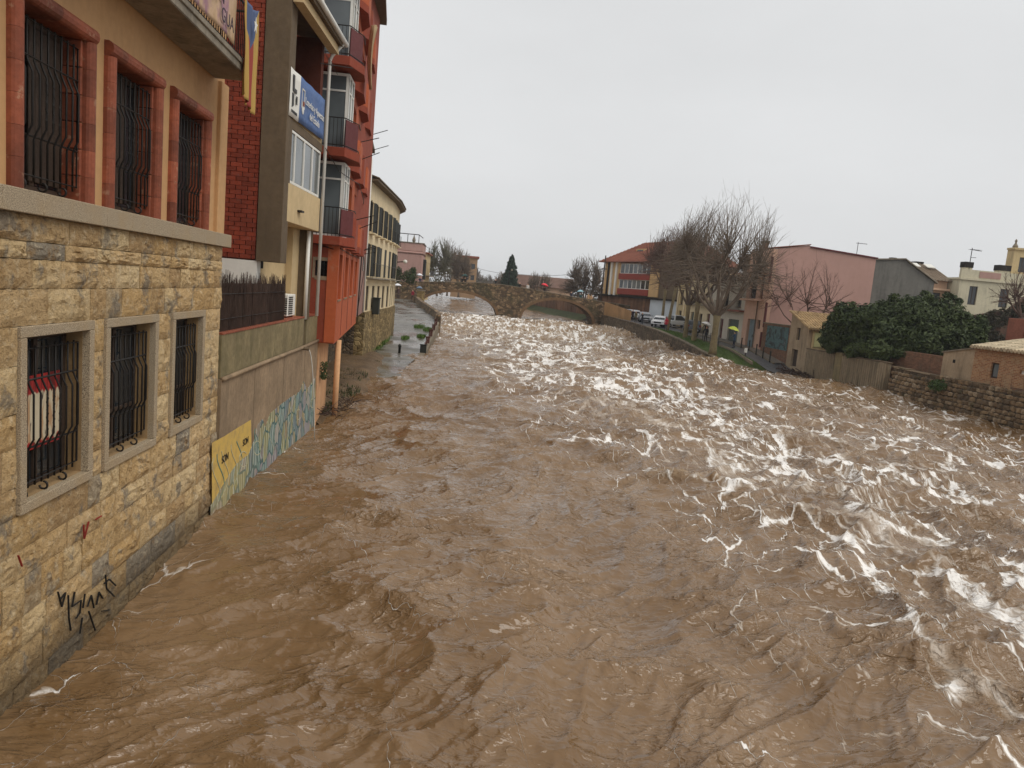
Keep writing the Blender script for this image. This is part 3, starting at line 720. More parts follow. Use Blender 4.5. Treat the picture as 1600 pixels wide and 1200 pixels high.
me.materials.append(flag_mat()); me.polygons.foreach_set('use_smooth', [True]*len(fs))
fo = bpy.data.objects.new('cloth', me); C.objects.link(fo); adopt(fo, fl); mod = fo.modifiers.new('thick', 'SOLIDIFY'); mod.thickness = .004
star = []
for q in range(10):
    rr = .11 if q % 2 == 0 else .045; a = math.pi/2+q*math.pi/5; star.append(SB.p(13.78+rr*math.cos(a), .70, 9.17+rr*math.sin(a)*1.3))
MB().extr(star, (.006, 0, 0)).build('star', M_white, fl)

# ------------------------------------------------------------------ terrace retaining wall with graffiti
rw = thing('retaining_wall', 'stained concrete retaining wall with colourful graffiti above the water', 'wall', (-4.6, 20, -.5))
TW = Fr(-4.45, 0, 0, 1, 1)
MB().fbox(TW, 14.74, 25.0, -.6, 0, -1.5, 2.78).build('lower_wall', M_concrete, rw)
MB().fbox(TW, 14.80, 22.70, -.6, -.035, 2.78, 3.66).build('upper_wall', M_mossy, rw, bevel=.01)
MB().fbox(TW, 23.12, 25.0, -.6, -.035, 2.78, 3.66).build('upper_wall', M_mossy, rw, bevel=.01)
MB().fbox(TW, 22.70, 23.12, -.6, -.10, 2.78, 3.62).build('wall_slot', M_brown, rw)
MB().tube([TW.p(14.76, .02, 2.79), TW.p(18, .03, 2.80), TW.p(22, .02, 2.79), TW.p(24.98, .02, 2.82)], .05, 8).build('ledge', M_concrete, rw, smooth=True)
MB().fbox(TW, 14.80, 22.68, -.62, -.02, 3.66, 3.70).build('red_coping', M_terra, rw, bevel=.005)
MB().fbox(TW, 23.14, 25.02, -.62, -.02, 3.66, 3.70).build('red_coping', M_terra, rw, bevel=.005)
MB().box(-9.5, -5.07, 14.8, 25, 3.4, 3.55).build('terrace_floor', M_concrete, rw)
for ua in (17.2, 20.1, 22.9): MB().fbox(TW, ua, ua+.02, -.02, .004, -1.5, 2.74).build('wall_joint', M_brown, rw)
def graf_mat(kind):
    t = NT('graffiti_'+kind); p = t.pos()
    if kind == 'yellow':
        n = t.noise(p, 4, 5, .6); return t.out(t.mix(t.rng(n, .45, .7), (.60, .40, .095), (.40, .27, .10)), .8)
    q = t.scl(p, (1, 1.1, .75)); nz = t.new('ShaderNodeTexNoise'); t.l.new(q, nz.inputs['Vector']); nz.inputs['Scale'].default_value = 1.6; nz.inputs['Detail'].default_value = 1.5
    w = t.mix(.42, q, nz.outputs['Color'], 'ADD')
    v = t.new('ShaderNodeTexVoronoi', feature='F1'); t.l.new(w, v.inputs['Vector']); v.inputs['Scale'].default_value = 2.3
    v2 = t.new('ShaderNodeTexVoronoi', feature='DISTANCE_TO_EDGE'); t.l.new(w, v2.inputs['Vector']); v2.inputs['Scale'].default_value = 2.3
    sep = t.new('ShaderNodeSeparateColor'); t.l.new(v.outputs['Color'], sep.inputs[0])
    col = t.ramp(sep.outputs[0], [(0, (.17, .28, .26)), (.18, (.42, .36, .30)), (.36, (.36, .33, .12)), (.52, (.30, .24, .27)), (.68, (.08, .15, .20)), (.84, (.45, .30, .10)), (1, (.2, .3, .2))], True)
    n = t.noise(p, 5, 5, .65); col = t.mix(t.rng(n, .4, .7, 0, .55), col, (.24, .2, .14))
    wv = t.new('ShaderNodeTexWave', wave_type='RINGS'); t.l.new(w, wv.inputs['Vector']); wv.inputs['Scale'].default_value = 1.5; wv.inputs['Distortion'].default_value = 7; wv.inputs['Detail'].default_value = 1
    col = t.mix(t.rng(wv.outputs['Fac'], .86, .95, 0, .9), col, (.5, .55, .5)); col = t.mix(t.rng(wv.outputs['Fac'], .1, .03, 0, .85), col, (.03, .085, .09))
    col = t.mix(t.rng(v2.outputs['Distance'], .03, .055, 1, 0), col, (.04, .12, .12))
    sy = t.new('ShaderNodeSeparateXYZ'); t.l.new(p, sy.inputs[0]); col = t.mix(t.rng(sy.outputs[1], 14.8, 18.0, .45, .0), col, (.50, .38, .15))
    col = t.mix(t.rng(t.noise(p, 2.1, 5, .7), .55, .68, .08, .7), col, (.22, .17, .115)); return t.out(col, .75)
def sheet(pxs, X, th, name, mat, parent):
    pts = [tuple(onX(x, y, X)) for x, y in pxs]; return MB().extr(pts, (th, 0, 0)).build(name, mat, parent)
sheet([(331, 692), (350, 682), (372, 668), (392, 656), (393, 712), (365, 752), (331, 800)], -4.45, .004, 'graffiti', graf_mat('yellow'), rw)['label'] = 'yellow painted patch with black letters'
sheet([(328, 830), (329, 790), (342, 768), (356, 744), (370, 724), (388, 710), (397, 688), (402, 664), (410, 655), (414, 668), (422, 646), (436, 634), (452, 622), (468, 612), (474, 596), (480, 608), (492, 590), (493, 662), (480, 676), (462, 690), (436, 712), (410, 738), (380, 785), (345, 822)], -4.45, .010, 'graffiti', graf_mat('swirl'), rw)['label'] = 'swirling green, blue and orange graffiti lettering'
for txt, px, py in (('SON', 352, 716), ('SON', 384, 690)):
    c = onX(px, py, -4.438); inst('lettering', text_mesh(txt, .22, M_black), rw, c, (math.pi/2, 0, math.pi/2))
# bold outlined throw-up letters over the swirl
M_teal = plain('teal_spray', (104, 136, 122), .7, .25, 5, 0); M_pale = plain('pale_spray', (188, 182, 150), .7, .2, 5, 0)
rg_ = random.Random(5); st1, st2 = [], []
for q in range(22):
    s = q/21; x = 338+s*150; yb = 790-s*140; yt = 715-s*105; n = 9; ph = rg_.uniform(0, 6); wob = 10*(1-.6*s)
    base = [(x+wob*math.sin(ph+k*.7)*.6, yt+(yb-yt)*k/(n-1)) for k in range(n)]
    (st1 if q % 2 else st2).append(base)
    if q % 3 == 0: st2.append([(x+wob*math.cos(a)*.8, (yt+yb)/2+14*(1-.5*s)*math.sin(a)) for a in np.linspace(0, 5.4, 12)])
scrawl(st1[::2], -4.438, .014, M_teal, rw); scrawl(st2[::2], -4.437, .010, M_pale, rw)
# spout of rainwater out of the wall
sp = MB().tube([TW.p(22.3, -.1, 2.78), TW.p(22.35, .22, 2.76)], .05, 8); spo = sp.build('drain_spout', M_brown, rw)
t_ = NT('spout_water'); M_spout = t_.out((.5, .47, .42), .2, .5)
MB().tube([TW.p(22.35, .2+.32*k, 2.74-1.9*k*k*1.5) for k in np.linspace(0, .98, 12)], .016, 5).build('water_jet', M_spout, rw, smooth=True)

# heather screening on the terrace wall
hf = thing('heather_fence', 'dark brown heather brushwood screen standing on the terrace wall', 'fence', (-4.6, 17.5, 3.68))
M_twig = plain('heather_twigs', (66, 50, 42), .9, .35, 3, .3, 40, .01, objrand=.15)
for ua, ub in ((14.86, 16.75), (16.77, 18.75), (18.77, 20.55)):
    mb = MB(); n = int((ub-ua)/.0125)
    for q in range(n):
        u = ua+(ub-ua)*(q+rnd.random())/n; nn = -.16+rnd.uniform(-.03, .03); h = rnd.uniform(.98, 1.2)+.05*math.sin(u*5); lean = rnd.uniform(-.05, .05)
        a, b, c = TW.p(u, nn, 3.69), TW.p(u+lean*.5, nn+rnd.uniform(-.01, .01), 3.69+h*.55), TW.p(u+lean+rnd.uniform(-.03, .03), nn+rnd.uniform(-.02, .02), 3.69+h)
        mb.tube([a, b, c], [.009, .008, .003], 3, cap=False)
    mb.fbox(TW, ua, ub, -.185, -.16, 3.70, 4.66)
    tag(mb.build('brushwood_panel', M_twig, hf, merge=False), kind='stuff')
for z in (3.95, 4.45): MB().tube([TW.p(14.86, -.12, z), TW.p(20.5, -.12, z)], .006, 4).build('wire', M_iron, hf)

# ------------------------------------------------------------------ brick building with loggias
bb = thing('brick_building', 'red brick building with grey corner pier and open river loggias', 'building', (-6, 21, 3.5))
EN = Fr(-10, 19.35, 1, 0, 1)
MB().fbox(EN, 0, 4.9, -.4, -.06, 5.2, 13.6).build('brick_backing', M_brickmort, bb)
bw = MB().fbox(EN, .02, 3.28, -.06, -.012, 5.22, 13.5).build('brick_wall', M_brick, bb)
bm_ = MB().box(-.5, .5, -.5, .5, -.5, .5).mesh('brick', M_brick, bevel=.02)
z = 5.235; row = 0
while z < 12.1:
    u = 3.3-(row % 2)*.15
    while u < 4.86:
        l = min(.285, 4.88-u)
        if l > .06: inst('brick', bm_, bw, EN.p(u+l/2, -.03+rnd.uniform(-.006, .004), z+.055), (0, 0, 0), (l-.007, .07, .104))
        u += .297
    z += .112; row += 1
MB().fbox(EN, 0, 4.92, -.4, 0, 3.5, 5.2).build('white_plinth', M_white, bb)
MB().fbox(EN, 4.9, 5.52, -.6, .04, 5.2, 14).build('corner_pier', M_brown, bb, bevel=.012)
LG = Fr(-4.5, 19.4, .2, 3.85, 1); LU = 3.86
MB().fbox(LG, .0, LU, -.9, -.7, 3.6, 6.2).build('recessed_wall', M_cream, bb)
MB().fbox(LG, LU-.25, LU, -.7, -.16, 3.6, 6.28).build('recess_pier', M_brown, bb)
MB().fbox(LG, LU-.95, LU-.25, -.7, -.5, 3.6, 6.28).build('recess_pier', M_cream, bb)
MB().fbox(LG, .0, LU, -3, -.0, 6.28, 7.26).build('loggia_parapet', M_cream, bb, bevel=.01)
w = casement(bb, LG, .06, LU-.12, 7.28, 8.62, -.03, M_white, M_glass2, 4, .065, (), 'glazed_balcony')
cu_ = MB()
for q in range(4):
    a = .16+q*.92
    for s in range(9): cu_.fbox(LG, a+s*.082, a+s*.082+.05, -.13-.02*(s % 2), -.12-.02*(s % 2), 7.34, 8.55)
cu_.build('curtain_light_strip', plain('net_curtain', (206, 208, 202), .9, .08, 2, 0), w)
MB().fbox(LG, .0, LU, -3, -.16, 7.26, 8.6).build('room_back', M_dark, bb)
MB().fbox(LG, .0, LU, -.25, -.02, 8.64, 8.86).build('floor_edge', M_brown, bb)
MB().fbox(LG, .0, LU, -.2, -.05, 8.86, 9.95).build('upper_parapet', M_cream, bb)
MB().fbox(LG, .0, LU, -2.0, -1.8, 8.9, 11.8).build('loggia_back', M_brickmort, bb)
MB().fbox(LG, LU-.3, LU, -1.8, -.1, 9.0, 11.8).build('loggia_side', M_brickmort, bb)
rf = MB(); rf.hexa([LG.p(-.15, -4, 12.55), LG.p(LU+.25, -4, 12.55), LG.p(LU+.25, .42, 11.72), LG.p(-.15, .42, 11.72), LG.p(-.15, -4, 12.75), LG.p(LU+.25, -4, 12.75), LG.p(LU+.25, .42, 11.92), LG.p(-.15, .42, 11.92)])
rf.build('roof_slab', M_brown, bb)
MB().tube([LG.p(-.2, .47, 11.9), LG.p(LU+.3, .47, 11.86)], .075, 8).build('gutter', M_white, bb, smooth=True)
MB().fbox(LG, -.1, LU+.1, .05, .30, 11.5, 11.72).build('eave_beam', M_cream, bb)
MB().tube([LG.p(LU+.05, .44, 11.82), LG.p(LU+.05, .12, 11.45), LG.p(LU+.05, .06, 11.3), LG.p(LU+.05, .06, 3.72)], .05, 8).build('downpipe', M_white, bb, smooth=True)
MB().tube([LG.p(LU-.28, -.22, 6.26), LG.p(LU-.28, -.22, 3.6)], .06, 8).build('downpipe', M_white, bb, smooth=True)
MB().fbox(LG, 1.35, 1.62, .0, .12, 6.62, 6.67).build('outlet', M_iron, bb)
MB().fbox(LG, .18, .75, -.7, -.66, 5.02, 5.22).build('vent_opening', M_dark, bb); MB().fbox(LG, .18, .55, -.7, -.66, 4.6, 4.82).build('vent_opening', M_dark, bb)
# lottery banner over the loggia parapet
lb = thing('shop_banner', 'blue and white lottery banner stretched over the loggia parapet', 'banner', LG.p(1.9, .0, 8.9))
M_blue = plain('banner_blue', (74, 104, 156), .55, .2, 1.2, .2, 6, .02)
bw_ = MB(); nU = 24
for i in range(nU):
    for j in range(6):
        def P(i, j): return LG.p(.04+3.72*i/nU, .02+.012*math.sin(i*.9+j*.4), 8.86+.035*i/nU*3+1.16*j/6)
        bw_.quad(P(i, j), P(i+1, j), P(i+1, j+1), P(i, j+1), mi=1 if i < 6 else 0)
b_ = bw_.build('sheet', [M_blue, M_white], lb, smooth=True); mod = b_.modifiers.new('thick', 'SOLIDIFY'); mod.thickness = .006
rotL = (math.pi/2, 0, LG.ang())
for txt, u, z, s in (('Loterías y Apuestas', 2.52, 9.55, .27), ('del Estado', 2.52, 9.26, .27)):
    inst('lettering', text_mesh(txt, s, M_white), lb, LG.p(u, .052, z), rotL)
em = MB(); em.fbox(LG, 1.12, 1.14, .03, .05, 9.3, 9.78); em.fbox(LG, 1.38, 1.40, .03, .05, 9.3, 9.78); em.fbox(LG, 1.12, 1.40, .03, .05, 9.76, 9.79)
em.extr([LG.p(1.26+.1*math.cos(a), .03, 9.32+.17*math.sin(a)) for a in np.linspace(0, 2*math.pi, 14)[:-1]], Vector(LG.p(0, .02, 0))-Vector(LG.p(0, 0, 0)))
em.build('emblem', M_white, lb)
MB().fbox(LG, 1.18, 1.34, .055, .062, 9.36, 9.48).build('emblem', M_terra, lb)
lg = MB(); D = Vector(LG.p(0, .012, 0))-Vector(LG.p(0, 0, 0))
for poly in ([(.25, 9.85), (.40, 9.85), (.40, 9.55), (.62, 9.55), (.62, 9.45), (.25, 9.45)], [(.22, 9.4), (.38, 9.4), (.38, 9.12), (.22, 9.05)], [(.6, 9.4), (.7, 9.4), (.7, 9.2), (.6, 9.2)]):
    lg.extr([LG.p(u, .036, z+.05) for u, z in poly], D)
lg.build('logo', M_iron, lb)
lx = MB()
for q in range(7): lx.fbox(LG, .2+q*.08, .25+q*.08, .036, .044, 8.98, 9.05)
lx.build('logo', M_iron, lb)
# clothes airer and air conditioner
ca = thing('roof_aerial', 'small aerial of parallel rods fixed in the top loggia', 'aerial', LG.p(3.3, .2, 10.9))
c0 = MB().tube([LG.p(2.6, .1, 10.85), LG.p(3.9, .75, 11.15)], .012, 5)
for q in range(4): c0.tube([LG.p(2.35+q*.1, .25+q*.03, 11.1-q*.07), LG.p(3.25+q*.1, .3+q*.03, 11.05-q*.07)], .008, 4)
c0.build('rods', M_iron, ca)
ac = thing('air_conditioner', 'white outdoor air conditioning unit standing on the terrace wall', 'air conditioner', TW.p(21.7, -.35, 3.7))
MB().fbox(TW, 21.25, 22.2, -.56, -.22, 3.74, 4.36).build('casing', M_white, ac, bevel=.02)
gr_ = MB()
for q in range(9): gr_.fbox(TW, 21.32, 21.82, -.22, -.205, 3.80+q*.058, 3.83+q*.058)
gr_.build('fan_grille', M_iron, ac)
MB().fbox(TW, 21.3, 21.4, -.5, -.26, 3.70, 3.74).build('foot', M_iron, ac); MB().fbox(TW, 22.0, 22.1, -.5, -.26, 3.70, 3.74).build('foot', M_iron, ac)
sl_ = MB()
for q in range(8): sl_.box(-4.99, -4.69, 21.23+0, 21.245, 3.80+q*.06, 3.83+q*.06)
sl_.build('side_louvre', M_iron, ac)
# ------------------------------------------------------------------ orange apartment building over the water
ob = thing('orange_building', 'tall orange apartment building with chamfered balconies overhanging the bank', 'building', (-6, 31, 2.7))
OS = Fr(-3.9, 24.85, -.078, 1, 1); OL = 12.8
OF = Fr(-9.0, 24.85, 1, 0, 1)                          # front, facing downstream: u 0..5.1
slots = [(.35, 1.65), (3.2, 4.8), (6.4, 8.0), (9.6, 11.2)]
MB().wall(OS, 0, OL, 2.78, 6.2, -.35, 0, [(a, b, 4.2, 5.72) for a, b in slots]).build('river_wall', M_orange, ob)
for a, b in slots:
    MB().fbox(OS, a, b, -.34, -.3, 4.2, 5.72).build('slot_back', M_maroon, ob)
    MB().fbox(OS, a, b, -.3, .03, 4.14, 4.198).build('slot_sill', M_concrete, ob)
for u in (2.5, 5.7, 8.9): MB().fbox(OS, u, u+.05, -.01, .012, 2.85, 6.1).build('expansion_joint', M_maroon, ob)
MB().wall(OF, 0, 5.08, 2.78, 6.2, -.3, 0, [(4.35, 4.85, 4.95, 5.45)]).build('front_wall', M_redor, ob)
MB().fbox(OF, 4.3, 4.9, -.25, -.2, 4.9, 5.5).build('vent_window', M_dark, ob)
vf = MB()
for q in range(4): vf.fbox(OF, 4.36+q*.13, 4.38+q*.13, -.05, -.03, 4.95, 5.45)
for q in range(3): vf.fbox(OF, 4.35, 5.0, -.06, -.02, 5.02+q*.16, 5.04+q*.16)
vf.build('vent_grille', M_iron, ob)
MB().fbox(OF, 4.27, 4.35, 0, .012, 4.88, 5.55).build('cement_patch', M_concrete, ob); MB().fbox(OF, 4.35, 4.88, 0, .012, 5.45, 5.56).build('cement_patch', M_concrete, ob); MB().fbox(OF, 4.35, 4.88, 0, .012, 4.82, 4.95).build('cement_patch', M_concrete, ob)
sl0 = MB(); sl0.hexa([(-9, 24.9, 2.74), (-3.92, 24.9, 2.74), (-4.88, 37.6, 2.74), (-9, 37.6, 2.74), (-9, 24.9, 2.80), (-3.94, 24.9, 2.80), (-4.9, 37.6, 2.80), (-9, 37.6, 2.80)]); sl0.build('underside', M_orange, ob)
MB().box(-9, -4.42, 25.02, 26.9, -1.5, 2.74).build('undercroft_wall', M_peach, ob); MB().box(-9, -7.6, 26.9, 37.6, -1.5, 2.74).build('recess_wall', M_rubble, ob)
MB().tube([(-4.02, 26.6, -.6), (-4.02, 26.6, 2.74)], .10, 12).build('support_column', M_peach, ob, smooth=True)
LV = [6.2, 9.0, 11.8, 14.6]
for k, z in enumerate(LV):
    # floor band with chamfered corner balcony
    bal = [(-9, 24.6), (-3.86, 24.6), (-3.52, 25.6), (-3.6, 26.5), (-9, 26.5)]
    MB().prism(bal, z-.22, z+.06).build('balcony_slab', M_redor, ob, bevel=.01)
    # recessed white french windows at the corner: one looks downstream, one across the river
    F1 = Fr(-9, 25.25, 1, 0, 1); F2 = Fr(-3.93, 25.3, .0, 1, 1)
    casement(ob, F1, 4.05, 5.05, z+.08, z+2.5, -.02, M_white, M_glass2, 1, .09, (z+1.95,), 'french_window')  # both windows: pale pane colour stands in for the sky they reflect
    casement(ob, F2, .05, 1.15, z+.08, z+2.5, 0, M_white, M_glass2, 2, .09, (z+1.95,), 'french_window')
    MB().fbox(F1, 0, 4.03, -.2, -.02, z+.06, z+2.58).build('corner_wall', M_redor, ob)
    # railing
    rr = MB(); path = [(-5.6, 24.66), (-3.9, 24.66), (-3.58, 25.55), (-3.66, 26.4)]
    for zz in (z+.98, z+.14): rr.tube([(x, y, zz) for x, y in path], .018, 5)
    rl_ = rr.build('railing', M_iron, ob)
    for (xa, ya), (xb, yb) in zip(path[:1], path[1:2]):
        n = 14
        for q in range(n+1): x, y = xa+(xb-xa)*q/n, ya+(yb-ya)*q/n; MB().box(x-.008, x+.008, y-.008, y+.008, z+.06, z+.98).build('baluster', M_iron, rl_)
    pn_ = MB(); pn_.hexa([(-3.88, 24.72, z+.08), (-3.6, 25.5, z+.08), (-3.63, 25.52, z+.08), (-3.91, 24.74, z+.08), (-3.88, 24.72, z+.95), (-3.6, 25.5, z+.95), (-3.63, 25.52, z+.95), (-3.91, 24.74, z+.95)]); pn_.build('side_panel', M_maroon, ob)
    # upper wall along the river and its chamfered bays
    top = 2.56
    MB().wall(OS, 1.7, OL, z-.2, z+2.62, -.4, -.02, [(3.3+q*3.2, 4.9+q*3.2, z+.3, z+2.2) for q in range(3)]).build('river_wall', M_orange, ob)
    for q in range(3):
        a = 3.3+q*3.2
        casement(ob, OS, a, a+1.6, z+.3, z+2.2, -.25, M_white, M_glass, 2, .08, (), 'window')
        pl = [OS.p(a-.6, -.02, 0), OS.p(a+.1, .3, 0), OS.p(a+1.5, .3, 0), OS.p(a+2.2, -.02, 0)]
        MB().prism([(p[0], p[1]) for p in pl], z-.2, z+.05).build('bay_slab', M_redor, ob)
        w_ = MB()
        for (x0, y0, _), (x1, y1, _) in zip(pl[:-1], pl[1:]):
            d = Vector((x1-x0, y1-y0, 0)).normalized(); nn = Vector((-d.y, d.x, 0))*.06
            w_.hexa([(x0, y0, z+.05), (x1, y1, z+.05), (x1+nn.x, y1+nn.y, z+.05), (x0+nn.x, y0+nn.y, z+.05), (x0, y0, z+.95), (x1, y1, z+.95), (x1+nn.x, y1+nn.y, z+.95), (x0+nn.x, y0+nn.y, z+.95)])
        w_.build('bay_parapet', M_orange if (q+k) % 2 else M_redor, ob)
MB().box(-9, -4.55, 26.3, 37.4, 6.2, 17.3).build('core', M_redor, ob)
MB().prism([(-9, 24.4), (-4.2, 24.4), (-3.3, 25.4), (-4.3, 38.0), (-9, 38.0)], 17.2, 17.45).build('roof_slab', M_brown, ob)
aw = MB()
vs = [];
for i in range(9):
    for j in range(9): s, w = i/8, j/8; vs.append(OS.p(2.9+.55*s, .55+.10*math.sin(s*9+w*2)*(1-.5*w)-.1*math.sin(math.pi*w), 13.9-2.2*w+.1*s))
aw.add(vs, [(i*9+j, (i+1)*9+j, (i+1)*9+j+1, i*9+j+1) for i in range(8) for j in range(8)])
ao = aw.build('rolled_awning', plain('beige_canvas', (168, 146, 112), .85, .2, 3, .2, 20, .01), ob, smooth=True); ao.modifiers.new('thick', 'SOLIDIFY').thickness = .02
# clothes-line arms sticking out of the facade
for i, (u, z) in enumerate(((3.0, 9.95), (4.6, 9.6), (3.2, 7.2), (5.6, 7.05), (10.5, 6.3), (11.6, 6.35), (12.4, 6.2))):
    MB().tube([OS.p(u, .3 if i < 4 else 0, z-.1), OS.p(u, .95 if i < 4 else .8, z+.12+.1*(i % 2))], .016, 5).build('clothesline_arm', M_iron, ob)
MB().tube([OS.p(12.0, .1, 3.1), OS.p(12.0, .14, 5.9), OS.p(11.9, .1, 9.0)], .03, 5).build('cable', M_iron, ob)

for i, pts_ in enumerate(([LG.p(LU-.1, .1, 8.75), LG.p(LU+1.2, .25, 8.3), OS.p(3, .35, 8.35), OS.p(7, .34, 8.2), OS.p(12.6, .05, 8.5)], [OF.p(4.2, .03, 6.0), OF.p(4.9, .03, 5.85), OS.p(.3, .03, 5.9), OS.p(5, .03, 5.88), OS.p(12.5, .03, 5.95)], [OS.p(12.3, .06, 3.1), OS.p(12.4, .3, 5.5), OS.p(12.0, .06, 7.9)])):
    MB().tube(pts_, .014, 4).build('cable', M_iron, ob)
# ------------------------------------------------------------------ narrow mauve house
M_mauve = plain('mauve_render', (150, 116, 106), .85, .12, .5, .25, 24, .006, streak=.35)
mh = thing('mauve_house', 'narrow mauve rendered house squeezed beside the orange building', 'house', (-7, 41.5, 2.5))
MV = Fr(-5.0, 37.75, -.5, 7.5, 1)
MB().fbox(MV, 0, 7.4, -5, 0, 2.95, 12.3).build('wall', M_mauve, mh)
MB().fbox(MV, -.1, 7.5, -5.1, .15, 12.3, 12.5).build('coping', M_brown, mh)
MB().fbox(MV, 4.6, 5.7, -.02, .012, 5.4, 6.3).build('window', M_glass, mh)
MB().tube([MV.p(6.8, .05, 3.0), MV.p(6.8, .06, 8.5), MV.p(6.4, .06, 11.8)], .05, 6).build('downpipe', M_white, mh, smooth=True)
for q, z in ((2.2, 13.2), (4.9, 12.9)): MB().tube([MV.p(q, 0, z-.9), MV.p(q, 1.0, z-.5)], .02, 5).build('clothesline_arm', M_iron, mh)
MB().tube([MV.p(1.0, -.2, 12.5), MV.p(1.0, -.2, 13.6)], .3, 8).build('chimney', M_mauve, mh)
MB().box(-9.3, -6.6, 37.8, 45.3, -1, 2.95).build('undercroft', M_rubble, mh)

# ------------------------------------------------------------------ cream shuttered house on a stone base
ch = thing('shuttered_house', 'cream house with black shutters and a curved front on a stone base', 'house', (-8, 56, .3))
M_crm = plain('cream_plaster', (218, 200, 164), .85, .1, .5, .2, 26, .006, streak=.3, streakcol=(.3, .22, .12))
M_shut = plain('black_green_shutter', (44, 46, 42), .6, .2, 3, .25, 30, .004)
M_base = rubble_mat('ochre_stone_base', (.26, .175, .07), (.36, .26, .12), (.2, .14, .06), 3.0, .35)
pts = [(-5.5, 45.4), (-5.0, 57.0), (-5.1, 63.0), (-6.4, 68.4)]
for k, ((xa, ya), (xb, yb)) in enumerate(zip(pts[:-1], pts[1:])):
    F = Fr(xa, ya, xb-xa, yb-ya, 1); L = math.hypot(xb-xa, yb-ya)
    n = (5, 3, 2)[k]; cs = [L*(i+.5)/n for i in range(n)]; ww = .56
    rowsz = [(3.0, 4.55), (5.15, 7.1), (7.85, 9.65)]
    MB().wall(F, 0, L, 2.95, 10.75, -.4, 0, [(c-ww, c+ww, a, b) for c in cs for a, b in rowsz]).build('wall', M_crm, ch)
    MB().fbox(F, -.02, L+.02, -.5, .10, -1, 2.95).build('stone_base', M_base, ch)
    MB().fbox(F, -.05, L+.05, -.5, .45, 10.75, 10.88).build('eave', M_brown, ch)
    rf = MB(); rf.hexa([F.p(-.05, .5, 10.9), F.p(L+.05, .5, 10.9), F.p(L+.05, -4, 12.2), F.p(-.05, -4, 12.2), F.p(-.05, .5, 10.98), F.p(L+.05, .5, 10.98), F.p(L+.05, -4, 12.3), F.p(-.05, -4, 12.3)]); rf.build('roof', M_brown, ch)
    MB().fbox(F, 0, L, .0, .05, 4.82, 4.95).build('string_course', M_crm, ch)
    MB().fbox(F, .3, L-.3, .02, .42, 5.0, 5.08).build('balcony_slab', M_slab, ch)
    rr = MB(); rr.tube([F.p(.3, .4, 5.95), F.p(L-.3, .4, 5.95)], .015, 5)
    q = .3
    while q < L-.3: rr.fbox(F, q, q+.012, .395, .405, 5.08, 5.95); q += .42
    rr.build('balcony_railing', M_iron, ch)
    for ci, c in enumerate(cs):
        for ri, (a, b) in enumerate(rowsz):
            casement(ch, F, c-ww, c+ww, a, b, -.06, M_wood, M_glass, 2, .07)
            if ri == 2 or (ri == 1 and ci in (0, 1)):
                for s in (-1, 1):
                    sh = MB(); d = .5
                    p0 = F.p(c+s*ww, .0, 0); p1 = F.p(c+s*(ww+.42), .10 if ri == 2 else .08, 0); nn = (.03, .02)
                    sh.hexa([(p0[0], p0[1], a), (p1[0], p1[1], a), (p1[0]+nn[0], p1[1]+nn[1], a), (p0[0]+nn[0], p0[1]+nn[1], a), (p0[0], p0[1], b), (p1[0], p1[1], b), (p1[0]+nn[0], p1[1]+nn[1], b), (p0[0]+nn[0], p0[1]+nn[1], b)])
                    sh.build('shutter', M_shut, ch)
            elif ri == 1: MB().fbox(F, c-ww+.03, c+ww-.03, -.05, -.02, a+.02, b-.02).build('shutter', M_shut, ch)
            if ri == 2 and k < 2: MB().fbox(F, c-ww-.1, c+ww+.1, 0, .3, a-.16, a-.08).build('window_sill', M_crm, ch); 
            if ri == 2 and k < 2:
                g_ = MB(); g_.tube([F.p(c-ww, .28, a+.75), F.p(c+ww, .28, a+.75)], .012, 4)
                for s in range(4): g_.fbox(F, c-ww+s*.36, c-ww+s*.36+.012, .27, .282, a-.08, a+.75)
                g_.build('window_rail', M_iron, ch)
MB().box(-12, -5.6, 45.42, 45.8, 2.95, 10.75).build('end_wall', M_crm, ch)
MB().box(-12, -5.42, 45.4, 45.8, -1, 2.95).build('end_base', M_rubble, ch)
MB().box(-12, -6.6, 45.8, 67, -1, 10.7).build('core', M_crm, ch)
# bins by the stone base and a hanging planter
wb_ = thing('waste_bin', 'dark green wheeled bin hung beside the stone base of the cream house', 'bin', (-5.0, 48.5, 3.0))
MB().box(-5.28, -4.85, 48.1, 48.8, 2.75, 3.75).build('tub', M_shut, wb_, bevel=.04); MB().box(-5.3, -4.8, 48.05, 48.85, 3.75, 3.83).build('lid', M_shut, wb_, bevel=.02); MB().box(-5.42, -5.28, 48.3, 48.6, 3.2, 3.3).build('bracket', M_iron, wb_)

# ------------------------------------------------------------------ houses beyond the bridge on the left
M_purple = plain('dusky_pink_render', (176, 140, 130), .85, .08, .3, .2, 12, .006, streak=.2)
M_yell = plain('yellow_render', (198, 176, 132), .85, .1, .4, .2, 12, .006, streak=.3)
ph = thing('pink_terrace_house', 'tall dusky pink house with a roof terrace railing by the bridge', 'house', (-8, 126, 2.5))
MB().box(-13.5, -5.75, 122, 131, 1.5, 9.6).build('wall', M_purple, ph, bevel=.15); MB().box(-13.5, -5.6, 121.85, 131, 9.6, 9.95).build('cornice', M_purple, ph, bevel=.12)
MB().box(-13.5, -5.75, 122, 131, 9.95, 11.3).build('parapet', M_purple, ph, bevel=.1); MB().box(-13.6, -5.65, 121.9, 131, 11.3, 11.42).build('coping', M_slab, ph)
rr = MB(); rr.tube([(-13, 122.3, 12.7), (-6.6, 122.3, 12.7), (-6.3, 130, 12.7)], .07, 5)
for x in (-13, -10.6, -8.4, -6.6): rr.tube([(x, 122.3, 11.4), (x, 122.3, 12.7)], .06, 5)
rr.build('terrace_railing', M_iron, ph)
